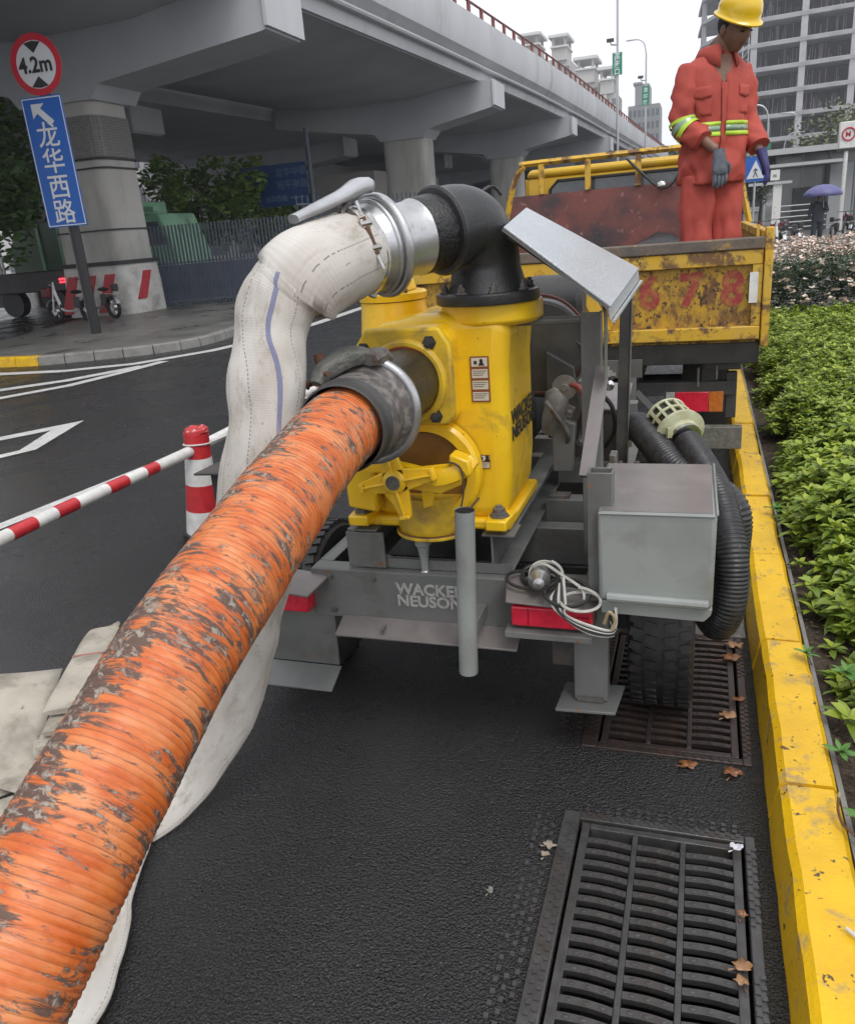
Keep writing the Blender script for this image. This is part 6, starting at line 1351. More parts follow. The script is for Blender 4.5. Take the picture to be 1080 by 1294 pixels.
HC = wp(.042, .105, 2.487)     # head centre
J = [(wp(0, 0, 1.82), (.13, .10)), (wp(0, .0, 2.0), (.13, .09)), (wp(0, .0, 2.25), (.14, .09)), (wp(0.01, .02, 2.37), .055), (wp(.03, .06, 2.44), .060), (HC+V((0, 0, .0)), (.062, .07)),
     (shR, .05), (elR, .038), (wrR, .026), (shL, .05), (elL, .038), (wrL, .026),
     (wp(-.09, 0, 1.74), .08), (wp(-.10, .02, 1.38), .055), (wp(-.11, -.01, 1.02), .038), (wp(-.12, .10, .965), .035),
     (wp(.09, 0, 1.74), .08), (wp(.10, .03, 1.38), .055), (wp(.11, 0, 1.02), .038), (wp(.13, .11, .965), .035)]
E_ = [(0, 1), (1, 2), (2, 3), (3, 4), (4, 5), (2, 6), (6, 7), (7, 8), (2, 9), (9, 10), (10, 11), (0, 12), (12, 13), (13, 14), (14, 15), (0, 16), (16, 17), (17, 18), (18, 19)]
body = skin_body('body', J, E_, skin_d, W)
# head: shaped egg, tilted down and turned
hf = (FWD+LFT*.25+V((0, 0, -.50))).normalized(); hl = (LFT-hf*LFT.dot(hf)).normalized(); hu = hl.cross(hf)*-1
if hu.z < 0: hu = -hu
RH = Matrix((hl, hf, hu)).transposed()
hm_ = MB(); NA, NB = 26, 20
for i in range(NB+1):
    th = pi*i/NB
    for j in range(NA):
        ph = 2*pi*j/NA; x, y_, z = sin(th)*cos(ph), sin(th)*sin(ph), cos(th)
        X, Y_, Z = x*.076, y_*.092, z*.115
        if z < 0: X *= 1-.28*(-z)**1.5; Y_ *= (1-.18*(-z)) if y_ < 0 else 1-.05*(-z)
        if y_ > 0:
            f = max(0, 1-abs(x)/.9)
            Y_ += .010*math.exp(-((z-.28)/.12)**2)*f - .010*math.exp(-((z-.12)/.10)**2)*math.exp(-((abs(x)-.38)/.2)**2)       # brow, eye sockets
            Y_ += .024*math.exp(-((z+.10)/.13)**2)*math.exp(-(x/.16)**2) + .010*math.exp(-((z-.08)/.18)**2)*math.exp(-(x/.10)**2)   # nose
            Y_ += .007*math.exp(-((z+.40)/.07)**2)*math.exp(-(x/.28)**2) + .012*math.exp(-((z+.78)/.15)**2)*math.exp(-(x/.4)**2)     # lips, chin
            Y_ += .004*math.exp(-((z+.22)/.2)**2)*math.exp(-((abs(x)-.55)/.2)**2)                                             # cheeks
        hm_.v.append(HC+RH @ V((X, Y_, Z)))
for i in range(NB):
    for j in range(NA): hm_.f.append((i*NA+j, i*NA+(j+1) % NA, (i+1)*NA+(j+1) % NA, (i+1)*NA+j))
for s_ in (-1, 1): hm_.ball(HC+RH @ V((s_*.077, -.008, -.004)), (.010, .020, .030), seg=10, R=RH)
k0 = len(hm_.v)
import bmesh
hme = hm_.mesh('head', skin_d, ORG['person'], 60)
bmj = bmesh.new(); bmj.from_mesh(body.data); bmj.from_mesh(hme); bmj.to_mesh(body.data); bmj.free(); body.data.shade_smooth()
for s_ in (-1, 1): MB().ball(HC+RH @ V((s_*.030, .083, .012)), (.014, .006, .005), seg=10, R=RH).build('eye', mat('dark_eye', (.02, .015, .012), rough=.3), W)
for s_ in (-1, 1): MB().sweep([HC+RH @ V((s_*q, .096-q*.25, .030+.004*(q > .03))) for q in (.014, .03, .046)], .004, .003, seg=6).build('eyebrow', mat('black_hair', (.012, .011, .01), rough=.7), W)
MB().sweep([HC+RH @ V((q, .094-abs(q)*.25, -.047)) for q in (-.022, -.01, 0, .01, .022)], .0035, .003, seg=6).build('mouth', mat('lip_skin', (.13, .05, .04), rough=.5), W)
hr = MB().ball(HC+RH @ V((0, -.018, .022)), (.080, .088, .088), seg=20, R=RH); hr.build('hair', mat('black_hair', (.012, .011, .01)), W)
# helmet
hb = HC+RH @ V((0, -.006, .058)); hy = mat('yellow_helmet', (.80, .52, .015), rough=.25, coat=.5)
he = MB(); NA = 36; prof = [(1.16, -.006), (1.16, .0), (1.08, .006), (1.02, .012), (1.03, .04), (.97, .07), (.84, .098), (.62, .118), (.35, .129), (.0, .132)]
for i, (r, h) in enumerate(prof):
    for j in range(NA):
        a = 2*pi*j/NA; cx, cy = cos(a), sin(a); rr_x, rr_y = .096*r, .118*r
        if i < 3: rr_y *= 1+.06*max(0, cy); 
        he.v.append(hb+RH @ V((cx*(min(rr_x, .118) if i < 3 else rr_x), cy*rr_y+.004, h-(.010*max(0, cy) if i < 3 else 0))))
for i in range(len(prof)-1):
    for j in range(NA): he.f.append((i*NA+j, i*NA+(j+1) % NA, (i+1)*NA+(j+1) % NA, (i+1)*NA+j))
hel = he.build('helmet', hy, W, smooth=50); hel.modifiers.new('thickness', 'SOLIDIFY').thickness = .003
MB().sweep([hb+RH @ V((0, .122*cos(t)*1.0+.004, .134*sin(t)+.0)) for t in [radians(30+12*i) for i in range(11)]], .010, .003, seg=6, side=hl).build('helmet_ridge', hy, hel)
# jacket as surface function
JR = [(1.725, .196, .148, 0), (1.78, .200, .150, 0), (1.86, .196, .146, .003), (1.94, .192, .142, .006), (2.02, .190, .140, .008), (2.10, .196, .142, .008), (2.18, .205, .142, .006), (2.25, .212, .135, .002), (2.31, .200, .115, 0), (2.345, .165, .095, .004), (2.375, .115, .082, .010), (2.40, .072, .070, .018)]
def jr(z):
    for (a, b) in zip(JR, JR[1:]):
        if z <= b[0]: t = max(0, (z-a[0])/(b[0]-a[0])); return [a[k]+(b[k]-a[k])*t for k in (1, 2, 3)]
    return list(JR[-1][1:])
JR = [(a, b*(.90 if a < 2.3 else .94), c*.93, d) for a, b, c, d in JR]
def js(th, z, off=0):
    rx_, ry_, f = jr(z); c, s = cos(th), sin(th); e = .82
    x = math.copysign(abs(c)**e, c)*(rx_+off); y_ = math.copysign(abs(s)**e, s)*(ry_+off)
    p = wp(x, y_+f, z)
    wz = min(1, max(.25, (2.3-z)*2.2)); w1 = noise.noise(V((th*1.6+z*5, z*7, 1.3)))*.022+noise.noise(V((th*4-z*9, z*14, 4.3)))*.011
    w1 -= abs(noise.noise(V((th*2.4+z*7, z*9-th*2, 9.1))))*.024-.006
    d = wp(x, y_, 0)-wp(0, 0, 0); d.normalize(); return p+d*w1*wz+V((0, 0, noise.noise(V((th*2, 3, z)))*.008 if z < 1.74 else 0))
def patch(name, t0, t1, z0, z1, off, m, n=24, mz=8, th=.004, parent=W, zf=None):
    mb = MB()
    for i in range(n+1):
        for j in range(mz+1):
            t = t0+(t1-t0)*i/n; z = z0+(z1-z0)*j/mz
            if zf: z += zf(i/n, j/mz)
            mb.v.append(js(t, z, off))
    for i in range(n):
        for j in range(mz): q = i*(mz+1)+j; mb.f.append((q, q+1, q+mz+2, q+mz+1))
    o = mb.build(name, m, parent, smooth=80); s = o.modifiers.new('thickness', 'SOLIDIFY'); s.thickness = th; s.offset = 0; return o
F0 = pi/2
jk = patch('jacket', F0-.02+.13, F0+2*pi-.0+.05, 1.725, 2.40, 0, cloth, n=84, mz=52, th=.006)
# open V at the neck: skin patch
mb = MB(); vz = [js(F0+.12, 2.22, .008)]
for i in range(7): u = i/6; vz.append(js(F0-.22+.62*u, 2.372, .006))
for i in range(7): u = i/6; vz.append((js(F0-.10+.40*u, 2.31, .008)))
mb.add(vz, [(0, 8+i, 9+i) for i in range(6)]+[(8+i, 1+i, 2+i, 9+i) for i in range(6)]); mb.build('bare_chest', skin_d, W, smooth=80)
ln = [js(F0+.10, z, .006) for z in [1.72+i*.03 for i in range(18)]]
MB().sweep(ln, .018, .003, seg=6, side=LFT).build('placket', cloth, jk, smooth=80)
MB().sweep([js(F0+.18, z, .008) for z in [1.72+i*.03 for i in range(17)]], .0022, .002, seg=6).build('placket_seam', mat('dark_seam', (.16, .02, .015), rough=.8), jk)
for s_, t0, t1 in ((1, F0+.50, F0+1.12), (-1, F0-.78, F0-.28)):
    pk_ = patch('pocket', t0, t1, 2.07, 2.19, .004, cloth, n=8, mz=6, th=.003, parent=jk)
    patch('pocket_flap', t0-.02, t1+.02, 2.165, 2.215, .009, cloth, n=8, mz=4, th=.004, parent=jk, zf=lambda u, v: -.012*(1-v)*(1-abs(u-.5)*2))
# collar
for s_ in (1, -1):
    mb = MB(); n = 12
    for i in range(n+1):
        t = i/n; a = F0+s_*(.42+t*2.72); top = wp(cos(a)*.073, sin(a)*.074+.020, 2.418-.012*t*0); mid = wp(cos(a)*.098, sin(a)*.098+.018, 2.408); low = wp(cos(a)*(.125-.01*t), sin(a)*(.122-.02*t)+.014, 2.352+.02*t-(.05*(1-t)**4))
        mb.v += [top, mid, low]
    for i in range(n):
        for j in range(2): q = i*3+j; mb.f.append((q, q+1, q+4, q+3))
    o = mb.build('collar', cloth, jk, smooth=80); o.modifiers.new('thickness', 'SOLIDIFY').thickness = .006
hiv = mat('lime_reflective_tape', (.46, .66, .05), rough=.4); siv = mat('silver_reflective_tape', (.30, .42, .30), (.25, .34, .25), sc=40, rough=.3, metal=.3)
for nm, z0, z1, m in (('lime_tape', 1.965, 1.987, hiv), ('silver_tape', 1.987, 2.017, siv), ('lime_tape', 2.017, 2.038, hiv)):
    patch(nm, F0+.16, F0+2*pi+.06, z0, z1, .007, m, n=72, mz=2, th=.002, parent=jk)
# sleeves
def sleeve(sh, el, wr, nm, cut=.62, bulge=1.0):
    P_ = smoothpath([sh+V((0, 0, .03)), sh*.6+el*.4+(sh-wp(0, 0, sh.z)).normalized()*.01, el, el*(1-cut)+wr*cut, el*(1-cut-.06)+wr*(cut+.06)], 7)
    n = len(P_); R_ = [(.060+.020*min(1, i/6))-.020*(i/n) for i in range(n)]
    for i in range(n-8, n): R_[i] = .058*bulge+.006*sin(i*2.4)
    R_[-1] = .050; R_[0] = .055
    mb = MB().sweep(P_, R_, seg=24)
    for i, p in enumerate(mb.v):
        c = P_[min(i//24, n-1)]; d = p-c
        mb.v[i] = p+d.normalized()*min(1, (i//24)/9)*(noise.noise(V((p.x*13, p.y*13, p.z*26)))*.018+noise.noise(p*34)*.004)
    o = mb.build(nm, cloth, W, smooth=80)
    return o, P_, R_
sR, PR_, RR_ = sleeve(shR, elR, wrR, 'sleeve', .55, 1.0)
sL, PL_, RL_ = sleeve(shL, elL, wrL, 'sleeve', .72, .95)
def tape(P_, R_, zlo, zhi, m, par, nm):
    pts = [(p, r) for p, r in zip(P_, R_)]; k = [i for i, (p, r) in enumerate(pts) if p.z < 2.30]
    def at(z):
        for a, b in zip(pts, pts[1:]):
            if a[0].z >= z >= b[0].z: t = (a[0].z-z)/(a[0].z-b[0].z); return a[0].lerp(b[0], t), a[1]+(b[1]-a[1])*t
        return pts[8]
    a, b = at(zhi), at(zlo); mb = MB().sweep([a[0], b[0]], [a[1]+.007, b[1]+.007], seg=28, cap=False); mb.build(nm, m, par, smooth=60)
for par, P_, R_, z in ((sR, PR_, RR_, 2.040),):
    tape(P_, R_, z, z+.018, hiv, par, 'lime_tape'); tape(P_, R_, z-.024, z, siv, par, 'silver_tape'); tape(P_, R_, z-.042, z-.024, hiv, par, 'lime_tape')
# trousers
def leg(hip, kn, an, nm):
    P_ = smoothpath([hip+V((0, 0, .07)), hip*.7+kn*.3, kn, kn*.4+an*.6, an+V((0, 0, -.01))], 8); n = len(P_)
    R_ = [.108-.022*(i/n) for i in range(n)]; mb = MB().sweep(P_, R_, [r*1.05 for r in R_], seg=28)
    for i, p in enumerate(mb.v):
        c = P_[min(i//28, n-1)]; d = p-c; a = atan2(d.y, d.x)
        mb.v[i] = p+d.normalized()*(noise.noise(V((cos(a)*2.2, sin(a)*2.2, p.z*3.2)))*.022-abs(noise.noise(V((cos(a)*2.5+p.z*4, sin(a)*2, p.z*7))))*.026+noise.noise(V((p.x*16, p.y*16, p.z*11)))*.008)
    return mb.build(nm, cloth, W, smooth=80)
leg(wp(-.085, 0, 1.70), wp(-.095, .02, 1.38), wp(-.105, -.01, 1.0), 'trouser_leg'); leg(wp(.085, 0, 1.70), wp(.095, .03, 1.38), wp(.10, 0, 1.0), 'trouser_leg')
for s_ in (-1, 1): MB().sweep([wp(s_*.11, -.06, .965), wp(s_*.115, .03, .97), wp(s_*.12, .12, .955), wp(s_*.125, .18, .948)], [.045, .05, .048, .03], [.035, .045, .035, .02], seg=14).build('boot', rubber, W)
# gloves
def glove(wr, dirn, side_, up_, m, nm, curl=.5):
    d = V(dirn).normalized(); s = (V(side_)-d*V(side_).dot(d)).normalized(); u = s.cross(d)
    if u.dot(V(up_)) < 0: u = -u
    mb = MB(); mb.sweep([wr-d*.035, wr, wr+d*.025, wr+d*.06, wr+d*.092, wr+d*.098], [.034, .036, .042, .046, .045, .030], [.030, .028, .024, .023, .018, .010], seg=18, side=s)
    for k, (o_, L) in enumerate(((-.033, .066), (-.011, .078), (.011, .073), (.033, .056))):
        b0 = wr+d*.086+s*o_; sp = s*o_*.35; p1 = b0+(d+sp*3).normalized()*L*.45+u*-.004; p2 = p1+(d*(1-curl*.5)-u*curl).normalized()*L*.32; p3 = p2+(d*(1-curl)-u*curl*1.4).normalized()*L*.25
        mb.sweep(smoothpath([b0-d*.02, p1, p2, p3], 3), [.0118, .0118, .0115, .0115, .0115, .0112, .0108, .0102, .0095, .006], seg=10)
    t0 = wr+d*.028+s*.036; mb.sweep(smoothpath([t0-s*.012, t0+s*.016+d*.02, t0+s*.024+d*.045-u*.01, t0+s*.020+d*.066-u*.022], 3), [.015, .015, .0145, .014, .0135, .013, .0125, .0115, .010, .006], seg=10)
    return mb.build(nm, m, W, smooth=70)
gl1 = mat('blue_grey_glove', (.085, .10, .13), (.14, .15, .17), sc=30, rough=.7, bump=.3, bsc=120); gl2 = mat('dark_blue_glove', (.035, .03, .14), (.05, .05, .16), sc=20, rough=.65)
glove(wrR+V((.01, -.01, -.03)), V((.10, -.12, -1)), LFT, -LFT*.2+FWD, gl1, 'glove', .35)
glove(wrL+V((.01, 0, -.01)), V((.30, -.10, -1)), LFT*.6-FWD*.8, LFT, gl2, 'glove', .45)
# ---- pedestrian with umbrella
PD = thing('person', (3.85, 33, 0), 'distant person in dark clothes walking under a purple blue umbrella beyond the roses', 'person')
bx_, by_ = 3.85, 33.0
def pp(x, y_, z): return V((bx_+x, by_+y_, z))
dj = [(pp(0, 0, .92), (.13, .09)), (pp(0, 0, 1.15), (.13, .09)), (pp(0, 0, 1.38), (.16, .09)), (pp(.01, -.02, 1.50), .05), (pp(.02, -.03, 1.60), (.075, .085)), (pp(.02, -.03, 1.68), .06),
      (pp(-.20, 0, 1.40), .055), (pp(-.27, 0, 1.15), .042), (pp(-.27, -.05, .90), .035), (pp(.20, 0, 1.40), .055), (pp(.26, -.08, 1.18), .042), (pp(.13, -.22, 1.32), .035),
      (pp(-.09, 0, .85), .085), (pp(-.12, -.06, .48), .06), (pp(-.12, .0, .08), .045), (pp(-.12, -.12, .04), .04), (pp(.09, 0, .85), .085), (pp(.12, .08, .48), .06), (pp(.12, .16, .08), .045), (pp(.12, .06, .04), .04)]
skin_body('body', dj, E_[:5]+[(2, 6), (6, 7), (7, 8), (2, 9), (9, 10), (10, 11)]+[(0, 12), (12, 13), (13, 14), (14, 15), (0, 16), (16, 17), (17, 18), (18, 19)], skin_d, PD)
dkc = mat('dark_navy_clothes', (.025, .035, .045), (.04, .05, .06), sc=5, rough=.8)
MB().sweep([pp(0, 0, .80), pp(0, 0, 1.0), pp(0, 0, 1.25), pp(0, 0, 1.42), pp(0, 0, 1.49)], [.20, .19, .22, .21, .08], [.15, .14, .15, .12, .07], seg=16, side=(1, 0, 0)).build('jacket', dkc, PD)
for sx_, P_ in ((-1, [pp(-.20, 0, 1.43), pp(-.28, 0, 1.15), pp(-.28, -.05, .95)]), (1, [pp(.20, 0, 1.43), pp(.27, -.08, 1.17), pp(.16, -.2, 1.29)])): MB().sweep(P_, [.075, .065, .05], seg=12).build('sleeve', dkc, PD)
for P_ in ([pp(-.09, 0, .88), pp(-.12, -.06, .48), pp(-.12, 0, .12)], [pp(.09, 0, .88), pp(.12, .08, .48), pp(.12, .16, .12)]): MB().sweep(P_, [.11, .09, .08], seg=12).build('trouser_leg', dkc, PD)
MB().ball(pp(.02, .0, 1.665), (.095, .10, .085), seg=14).build('hair', mat('black_hair', (.012, .011, .01)), PD)
UM = thing('umbrella', (3.98, 32.8, 1.3), 'open purple blue umbrella held by the distant person in dark clothes', 'umbrella')
um = MB(); uc = V((3.93, 32.85, 1.66))
for i, (r, h) in enumerate([(.62, 0), (.60, .10), (.50, .21), (.36, .30), (.18, .355), (0, .37)]):
    for j in range(32): a = 2*pi*j/32; sc_ = 1+.03*abs(cos(4*a))*(i < 2); um.v.append(uc+V((cos(a)*r*sc_, sin(a)*r*sc_, h-(.03*abs(cos(4*a)) if i == 0 else 0))))
for i in range(5):
    for j in range(32): um.f.append((i*32+j, i*32+(j+1) % 32, (i+1)*32+(j+1) % 32, (i+1)*32+j))
o = um.build('canopy', mat('purple_blue_fabric', (.10, .09, .25), (.12, .13, .26), sc=3, rough=.55), UM); o.modifiers.new('thickness', 'SOLIDIFY').thickness = .004
MB().tube([uc+V((0, 0, .38)), (3.98, 32.78, 1.26)], .010, seg=6).build('shaft', lpm, UM)
# ================================================================== PLANTING
import numpy as np
def rosette_field(name, label, cat, pts, m, seed, kind='stuff', leaf=(.046, .019), nl=10):
    rg = np.random.default_rng(seed); n = len(pts); VV = []; FF = []
    base = np.array([[0, 0, 0], [.35, -.5, .05], [.70, -.42, .06], [1, 0, 0], [.70, .42, .06], [.35, .5, .05], [.5, 0, -.03]])
    k = 0
    for (x, y_, z, s) in pts:
        tilt = rg.normal(0, .25, 2); a0 = rg.uniform(0, 6.28)
        for j in range(nl):
            a = a0+j*2.4; el = .05+.95*j/nl+rg.normal(0, .12); L = leaf[0]*s*(1.15-.55*j/nl)*rg.uniform(.8, 1.2); Wd = leaf[1]*s*rg.uniform(.85, 1.2)
            d = np.array([cos(a)*cos(el)+tilt[0]*.3, sin(a)*cos(el)+tilt[1]*.3, sin(el)]); d /= np.linalg.norm(d)
            sd = np.array([-sin(a), cos(a), rg.normal(0, .25)]); sd /= np.linalg.norm(sd); up = np.cross(d, sd)
            o_ = np.array([x, y_, z+.012*s*j/nl])
            q = o_+np.outer(base[:, 0]*L, d)+np.outer(base[:, 1]*2*Wd*.5, sd)+np.outer((base[:, 2]-.35*base[:, 0]**2)*L, up if up[2] > 0 else -up)
            VV.append(q); FF += [(k, k+1, k+6), (k+1, k+2, k+6), (k+2, k+3, k+6), (k+3, k+4, k+6), (k+4, k+5, k+6), (k+5, k, k+6)]; k += 7
    me = bpy.data.meshes.new(name); me.from_pydata(np.concatenate(VV).tolist(), [], FF); me.materials.append(m); me.shade_smooth(); me.update()
    # give every leaf its own tint through a colour attribute
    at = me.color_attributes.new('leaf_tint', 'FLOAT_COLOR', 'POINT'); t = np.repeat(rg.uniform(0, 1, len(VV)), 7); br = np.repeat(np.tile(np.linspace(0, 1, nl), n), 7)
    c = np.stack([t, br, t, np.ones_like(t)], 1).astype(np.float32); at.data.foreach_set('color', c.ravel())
    o = bpy.data.objects.new(name, me); COL.objects.link(o); tag(o, label, cat, kind=kind); return o
hl_m = bpy.data.materials.new('hedge_leaf'); hl_m.use_nodes = True; n_, l_, b_ = nodes_of(hl_m)
at = n_.new('ShaderNodeAttribute'); at.attribute_name = 'leaf_tint'; sp_ = n_.new('ShaderNodeSeparateColor'); l_.new(at.outputs['Color'], sp_.inputs[0])
def mixc2(f, a, c):
    x = n_.new('ShaderNodeMix'); x.data_type = 'RGBA'; l_.new(f, x.inputs[0])
    for i, q in ((6, a), (7, c)):
        if isinstance(q, tuple): x.inputs[i].default_value = (*q, 1)
        else: l_.new(q, x.inputs[i])
    return x.outputs[2]
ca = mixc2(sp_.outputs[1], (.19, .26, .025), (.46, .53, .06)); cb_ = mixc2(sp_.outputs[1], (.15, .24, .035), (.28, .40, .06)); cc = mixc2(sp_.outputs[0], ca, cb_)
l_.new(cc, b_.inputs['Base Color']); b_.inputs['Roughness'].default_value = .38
b_.inputs['Subsurface Weight'].default_value = 0
tr_ = n_.new('ShaderNodeBsdfTranslucent'); tr_.inputs[0].default_value = (.20, .32, .03, 1); ms_ = n_.new('ShaderNodeMixShader'); ms_.inputs[0].default_value = .22
out_ = [q for q in n_ if q.type == 'OUTPUT_MATERIAL'][0]; l_.new(b_.outputs[0], ms_.inputs[1]); l_.new(tr_.outputs[0], ms_.inputs[2]); l_.new(ms_.outputs[0], out_.inputs[0])
rnd = random.Random(21); pts = []
def hz_(x, y_):
    e = min(1, max(0, (x-.42-.05*sin(y_*3)-(.06 if y_ < 3.4 else .02))/.35)); return .11+.24*e**.6*(.55+.45*min(1, max(0, (y_-2.0)/2)))+.05*noise.noise(V((x*2.5, y_*2.5, 0)))
cells = 0
for _ in range(75000):
    y_ = 1.2+9.3*rnd.random()**1.45; x = rnd.uniform(.43, 3.4)
    if x > .9+y_*.23: continue                           # beyond the picture's right edge (kept generous)
    dens = 1 if y_ > 3.4 else (.8 if x < .62 else 1)
    if x < .47+.05*abs(noise.noise(V((y_*3, 1, 0)))) + (.04 if y_ < 3.6 else 0) and rnd.random() < .9: continue
    if rnd.random() > dens*.62: continue
    if noise.noise(V((x*3, y_*3, 5))) < -.32: continue
    h = hz_(x, y_); z = h-rnd.gauss(.02, .045); pts.append((x, y_, max(.10, z), rnd.uniform(.65, 1.35)*(1.0 if y_ > 5 else 1.3)))
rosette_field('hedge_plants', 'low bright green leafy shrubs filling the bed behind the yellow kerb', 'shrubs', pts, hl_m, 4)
stems = MB()
for (x, y_, z, s) in pts[::3]: stems.beam((x+rnd.uniform(-.03, .03), y_+rnd.uniform(-.03, .03), .08), (x, y_, z), .003, .003)
tag(stems.build('hedge_stems', mat('brown_stem', (.08, .055, .03), rough=.8), smooth=0), 'thin brown stems under the low leafy shrubs', 'stems', kind='stuff')
# sprigs leaning over the kerb: things whose leaves are parts
lg = mat('sprig_leaf', (.075, .20, .03), (.13, .27, .05), sc=30, rough=.38); rnd = random.Random(8)
def leafmesh():
    mb = MB(); N = 5
    for i in range(N+1):
        t = i/N; w_ = .5*sin(pi*min(1, t*.96+.04))**.8*(1-.25*t)
        for s_ in (-1, 0, 1): mb.v.append(V((t, s_*w_*.42, -.22*t*t+abs(s_)*.045)))
    for i in range(N):
        for j in range(2): q = i*3+j; mb.f.append((q, q+1, q+4, q+3))
    return mb.mesh('leaf', lg, (0, 0, 0), 80)
LM = leafmesh()
sprigs = [(.425, 1.80, .17, .052, 'leafy sprig hanging over the kerb beside the rusty bent cable'), (.45, 1.62, .20, .062, 'broad leaved sprig nearest the bottom right edge'), (.41, 2.10, .15, .045, 'small sprig just above the one by the bent cable'), (.375, 2.62, .165, .040, 'tiny sprig lying across the kerb top halfway up the bed'), (.385, 4.05, .17, .055, 'tall sprig leaning onto the kerb near the corner of the grey box'), (.50, 1.95, .24, .065, 'large star shaped sprig behind the bent cable'), (.47, 2.45, .20, .055, 'sprig on bare soil beside the second kerb joint'), (.40, 1.35, .15, .05, 'thin sprig beside the white cable end')]
for (x, y_, z, s, lb) in sprigs:
    t = thing('leafy_sprig', (x, y_, .10), lb, 'plant', 'sprigs along the kerb edge')
    MB().tube([(x+.05, y_, .10), (x+.02, y_, z*.7), (x, y_, z)], .002, seg=5).build('stem', mat('brown_stem', (.08, .055, .03)), t)
    for j in range(9):
        o = bpy.data.objects.new('leaf', LM); COL.objects.link(o); o.parent = t; o.location = (0, 0, z-.10-.010*(9-j)/9); el = .1+.8*j/9
        o.rotation_euler = (rnd.uniform(-.3, .3), -el, j*2.4+rnd.uniform(-.2, .2)); sc = s*(1.2-.5*j/9); o.scale = (sc, sc*.9, sc)
# soil litter
lt = MB(); rnd = random.Random(2)
for i in range(1500):
    x, y_ = .41+abs(rnd.gauss(0, .25)), rnd.uniform(1, 6); a = rnd.uniform(0, 6.28); s = rnd.uniform(.004, .014); z = .092+rnd.uniform(0, .008)
    d = V((cos(a), sin(a), rnd.uniform(-.3, .3)))*s; e = V((-sin(a), cos(a), rnd.uniform(-.3, .3)))*s*.45; p = V((x, y_, z)); lt.add([p-d, p+e, p+d, p-e, p+V((0, 0, s*.3))], [(0, 1, 4), (1, 2, 4), (2, 3, 4), (3, 0, 4)])
tag(lt.build('soil_litter', mat('dead_leaf_bits', (.12, .08, .05), (.06, .045, .03), sc=30, rough=.9), smooth=0), 'brown leaf litter on the soil beside the kerb', 'litter', kind='stuff')
# rose bushes
rl_m = mat('rose_leaves', (.035, .065, .025), (.06, .10, .035), sc=5, rough=.5); pts = []; rnd = random.Random(9)
def rtop(x, y_): return .88+.20*noise.noise(V((x*1.6, y_*1.6, 3)))
for _ in range(7500):
    x, y_ = rnd.uniform(.45, 4.2), rnd.uniform(10.4, 16.5); z = .2+(rtop(x, y_)-.2)*rnd.random()**.6
    if rnd.random() < .5: y_ = 10.4+abs(rnd.gauss(0, .5))
    pts.append((x, y_, z, rnd.uniform(.8, 1.3)))
rosette_field('rose_bushes', 'dark green rose bushes under the pale pink blossom', 'rose bushes', pts, rl_m, 6, nl=6)
bm_ = mat('pale_pink_petals', (.74, .62, .54), (.62, .45, .38), sc=3, rough=.6, c4=(.66, .62, .56), sc4=8, t4=(.5, .6)); fl_ = MB()
def flower(x, y_, z, s):
    for k in range(7):
        a = k*.9+rnd.random(); d = V((cos(a), sin(a), rnd.uniform(.1, .9)))*s; e = V((-sin(a), cos(a), rnd.uniform(-.3, .3)))*s*.55; p = V((x, y_, z))
        fl_.add([p, p+d*.6-e, p+d, p+d*.6+e], [(0, 1, 2, 3)])
cen = [(rnd.uniform(.5, 4.1), rnd.uniform(10.3, 16.3)) for _ in range(240)]
for (cx_, cy_) in cen:
    if cy_ < 11.2 and rnd.random() < .45: pass
    for _ in range(rnd.randint(6, 14)):
        x, y_ = cx_+rnd.gauss(0, .09), cy_+rnd.gauss(0, .12); flower(x, y_, rtop(x, y_)+rnd.uniform(-.13, .07), rnd.uniform(.030, .055))
for _ in range(110): x = rnd.uniform(.5, 3.2); flower(x, 10.35+rnd.uniform(-.1, .1), rnd.uniform(.42, .75), rnd.uniform(.03, .05))
tag(fl_.build('rose_blossom', bm_, smooth=0), 'clusters of pale pink rose blossom covering the bushes at the right edge', 'flowers', kind='stuff')
# ================================================================== SMALL THINGS
def deadleaf(x, y_, z, s, rz, label, m, name='fallen_leaf', nlobe=5):
    mb = MB(); rnd = random.Random(int(x*900+y_*77)); n = 16; c = V((x, y_, z+.003)); ring = []
    for k in range(n):
        a = rz+2*pi*k/n; r = s*(.55+.45*abs(cos(nlobe*.5*(a-rz))))*rnd.uniform(.85, 1.1); ring.append(c+V((cos(a)*r, sin(a)*r*.75, .004+rnd.uniform(0, .010))))
    mb.add([c+V((0, 0, .003))]+ring, [(0, k+1, (k+1) % n+1) for k in range(n)]); mb.add([c, c-V((s*1.3*cos(rz), s*1.3*sin(rz), -.004)), c-V((s*1.3*cos(rz)-.002, s*1.3*sin(rz)+.003, -.002))], [(0, 1, 2)])
    o = mb.build(name, m, loc=(x, y_, z), smooth=60); tag(o, label, 'leaf' if name == 'fallen_leaf' else 'litter', 'wet leaves on the grates' if name == 'fallen_leaf' else None)
    o.modifiers.new('thickness', 'SOLIDIFY').thickness = .0012; return o
dl_ = mat('brown_wet_leaf', (.26, .11, .04), (.16, .06, .025), sc=60, rough=.35); dl2 = mat('tan_wet_leaf', (.36, .20, .10), (.25, .13, .06), sc=60, rough=.4)
deadleaf(.135, 1.44, .006, .026, .4, 'tan torn leaf on the right edge of the near grate', dl2)
deadleaf(.132, 1.40, .006, .018, 2.0, 'small tan leaf tucked under the torn leaf on the near grate', dl2)
deadleaf(.140, 1.585, .006, .014, 1.2, 'tiny reddish leaf above the tan leaf on the near grate', dl_)
deadleaf(.010, 2.135, .003, .030, .2, 'brown leaf on the asphalt below the far grate, left one', dl_)
deadleaf(.135, 2.12, .006, .032, 1.1, 'brown pink leaf near the kerb below the far grate', dl_)
deadleaf(.130, 2.42, .006, .030, .7, 'yellow brown leaf at the right edge of the far grate', dl2)
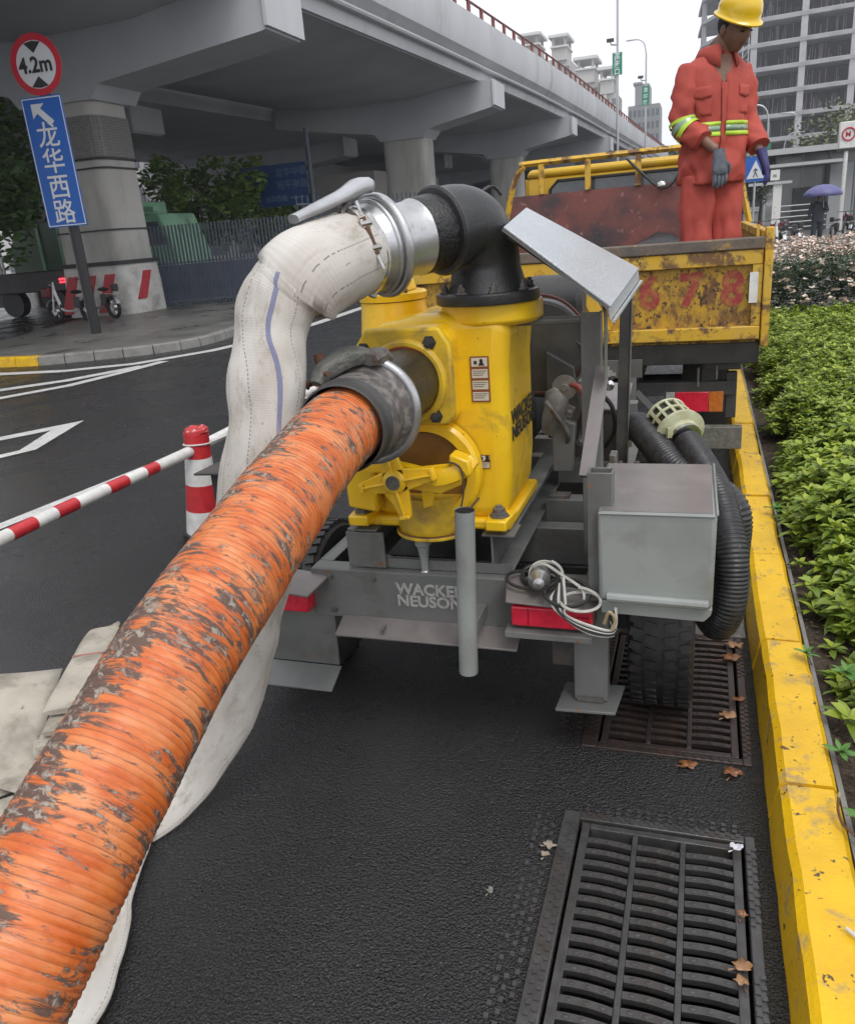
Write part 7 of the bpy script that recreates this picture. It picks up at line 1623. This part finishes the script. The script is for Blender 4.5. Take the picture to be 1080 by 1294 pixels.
deadleaf(.165, 2.52, .006, .026, 2.4, 'brown leaf just above the yellow brown one on the far grate', dl_)
deadleaf(.150, 2.80, .006, .040, .3, 'large soggy orange brown leaf at the top of the far grate', dl_)
deadleaf(.165, 2.90, .006, .036, 1.8, 'crumpled leaf on the gutter above the soggy orange brown one', dl2)
deadleaf(.135, 1.80, .012, .020, .6, 'torn scrap of white paper at the top right corner of the near grate', mat('white_paper', (.62, .60, .66), rough=.6), 'paper_scrap', 3)
deadleaf(-.34, 1.71, .003, .020, .1, 'pale squashed lump on the asphalt left of the near grate', mat('pale_lump', (.36, .30, .24), (.26, .22, .18), sc=60, rough=.8), 'squashed_litter', 4)
deadleaf(-.345, 1.675, .003, .015, 1.1, 'small pale crumb below the squashed lump left of the near grate', mat('pale_lump', (.36, .30, .24)), 'squashed_litter', 4)
deadleaf(-.46, 1.52, .003, .012, 1.1, 'faint grey spot of gum on the asphalt far left of the grate', mat('grey_gum', (.20, .19, .17), rough=.7), 'squashed_litter', 3)
bc_ = thing('bent_cable', (.39, 1.82, .13), 'short rusty bent cable stub poking over the kerb', 'cable')
MB().tube(smoothpath([(.372, 1.87, .165), (.366, 1.83, .158), (.372, 1.79, .150), (.392, 1.765, .145), (.42, 1.75, .12)], 5), .0035, seg=8).build('sheath', rust, bc_)
MB().lathe((.372, 1.87, .163), (.1, .5, .6), [(.0045, 0), (.0045, .012), (.002, .016)], seg=8).build('cable_tip', mat('straw_tie', (.35, .28, .16)), bc_)
bc2 = thing('cable_end', (.38, 1.42, .13), 'black cable end with white sleeve lying on the near kerb stone', 'cable')
MB().tube(smoothpath([(.350, 1.455, .142), (.372, 1.43, .140), (.40, 1.40, .135), (.46, 1.36, .11)], 4), .0035, seg=8).build('sheath', rubber, bc2)
MB().tube([(.335, 1.472, .141), (.358, 1.447, .142)], .0042, seg=8).build('white_sleeve', white_paint, bc2)
st2 = MB().ball((.432, 1.62, .115), (.011, .009, .008), seg=8).build('white_pebble', white_paint, loc=(.432, 1.62, .11)); tag(st2, 'small white pebble on the soil near the bottom right', 'stone')
# ================================================================== AIR
hz_m = bpy.data.materials.new('haze_air'); hz_m.use_nodes = True; n_ = hz_m.node_tree.nodes; n_.remove(n_['Principled BSDF'])
pv = n_.new('ShaderNodeVolumePrincipled'); pv.inputs['Density'].default_value = .0008; pv.inputs['Color'].default_value = (.93, .95, 1, 1); pv.inputs['Anisotropy'].default_value = .2
hz_m.node_tree.links.new(pv.outputs[0], [q for q in n_ if q.type == 'OUTPUT_MATERIAL'][0].inputs['Volume'])
hzo = MB().box(-262, 262, -62, 422, -1.8, 58).build('haze', hz_m, smooth=0); hzo['kind'] = 'stuff'
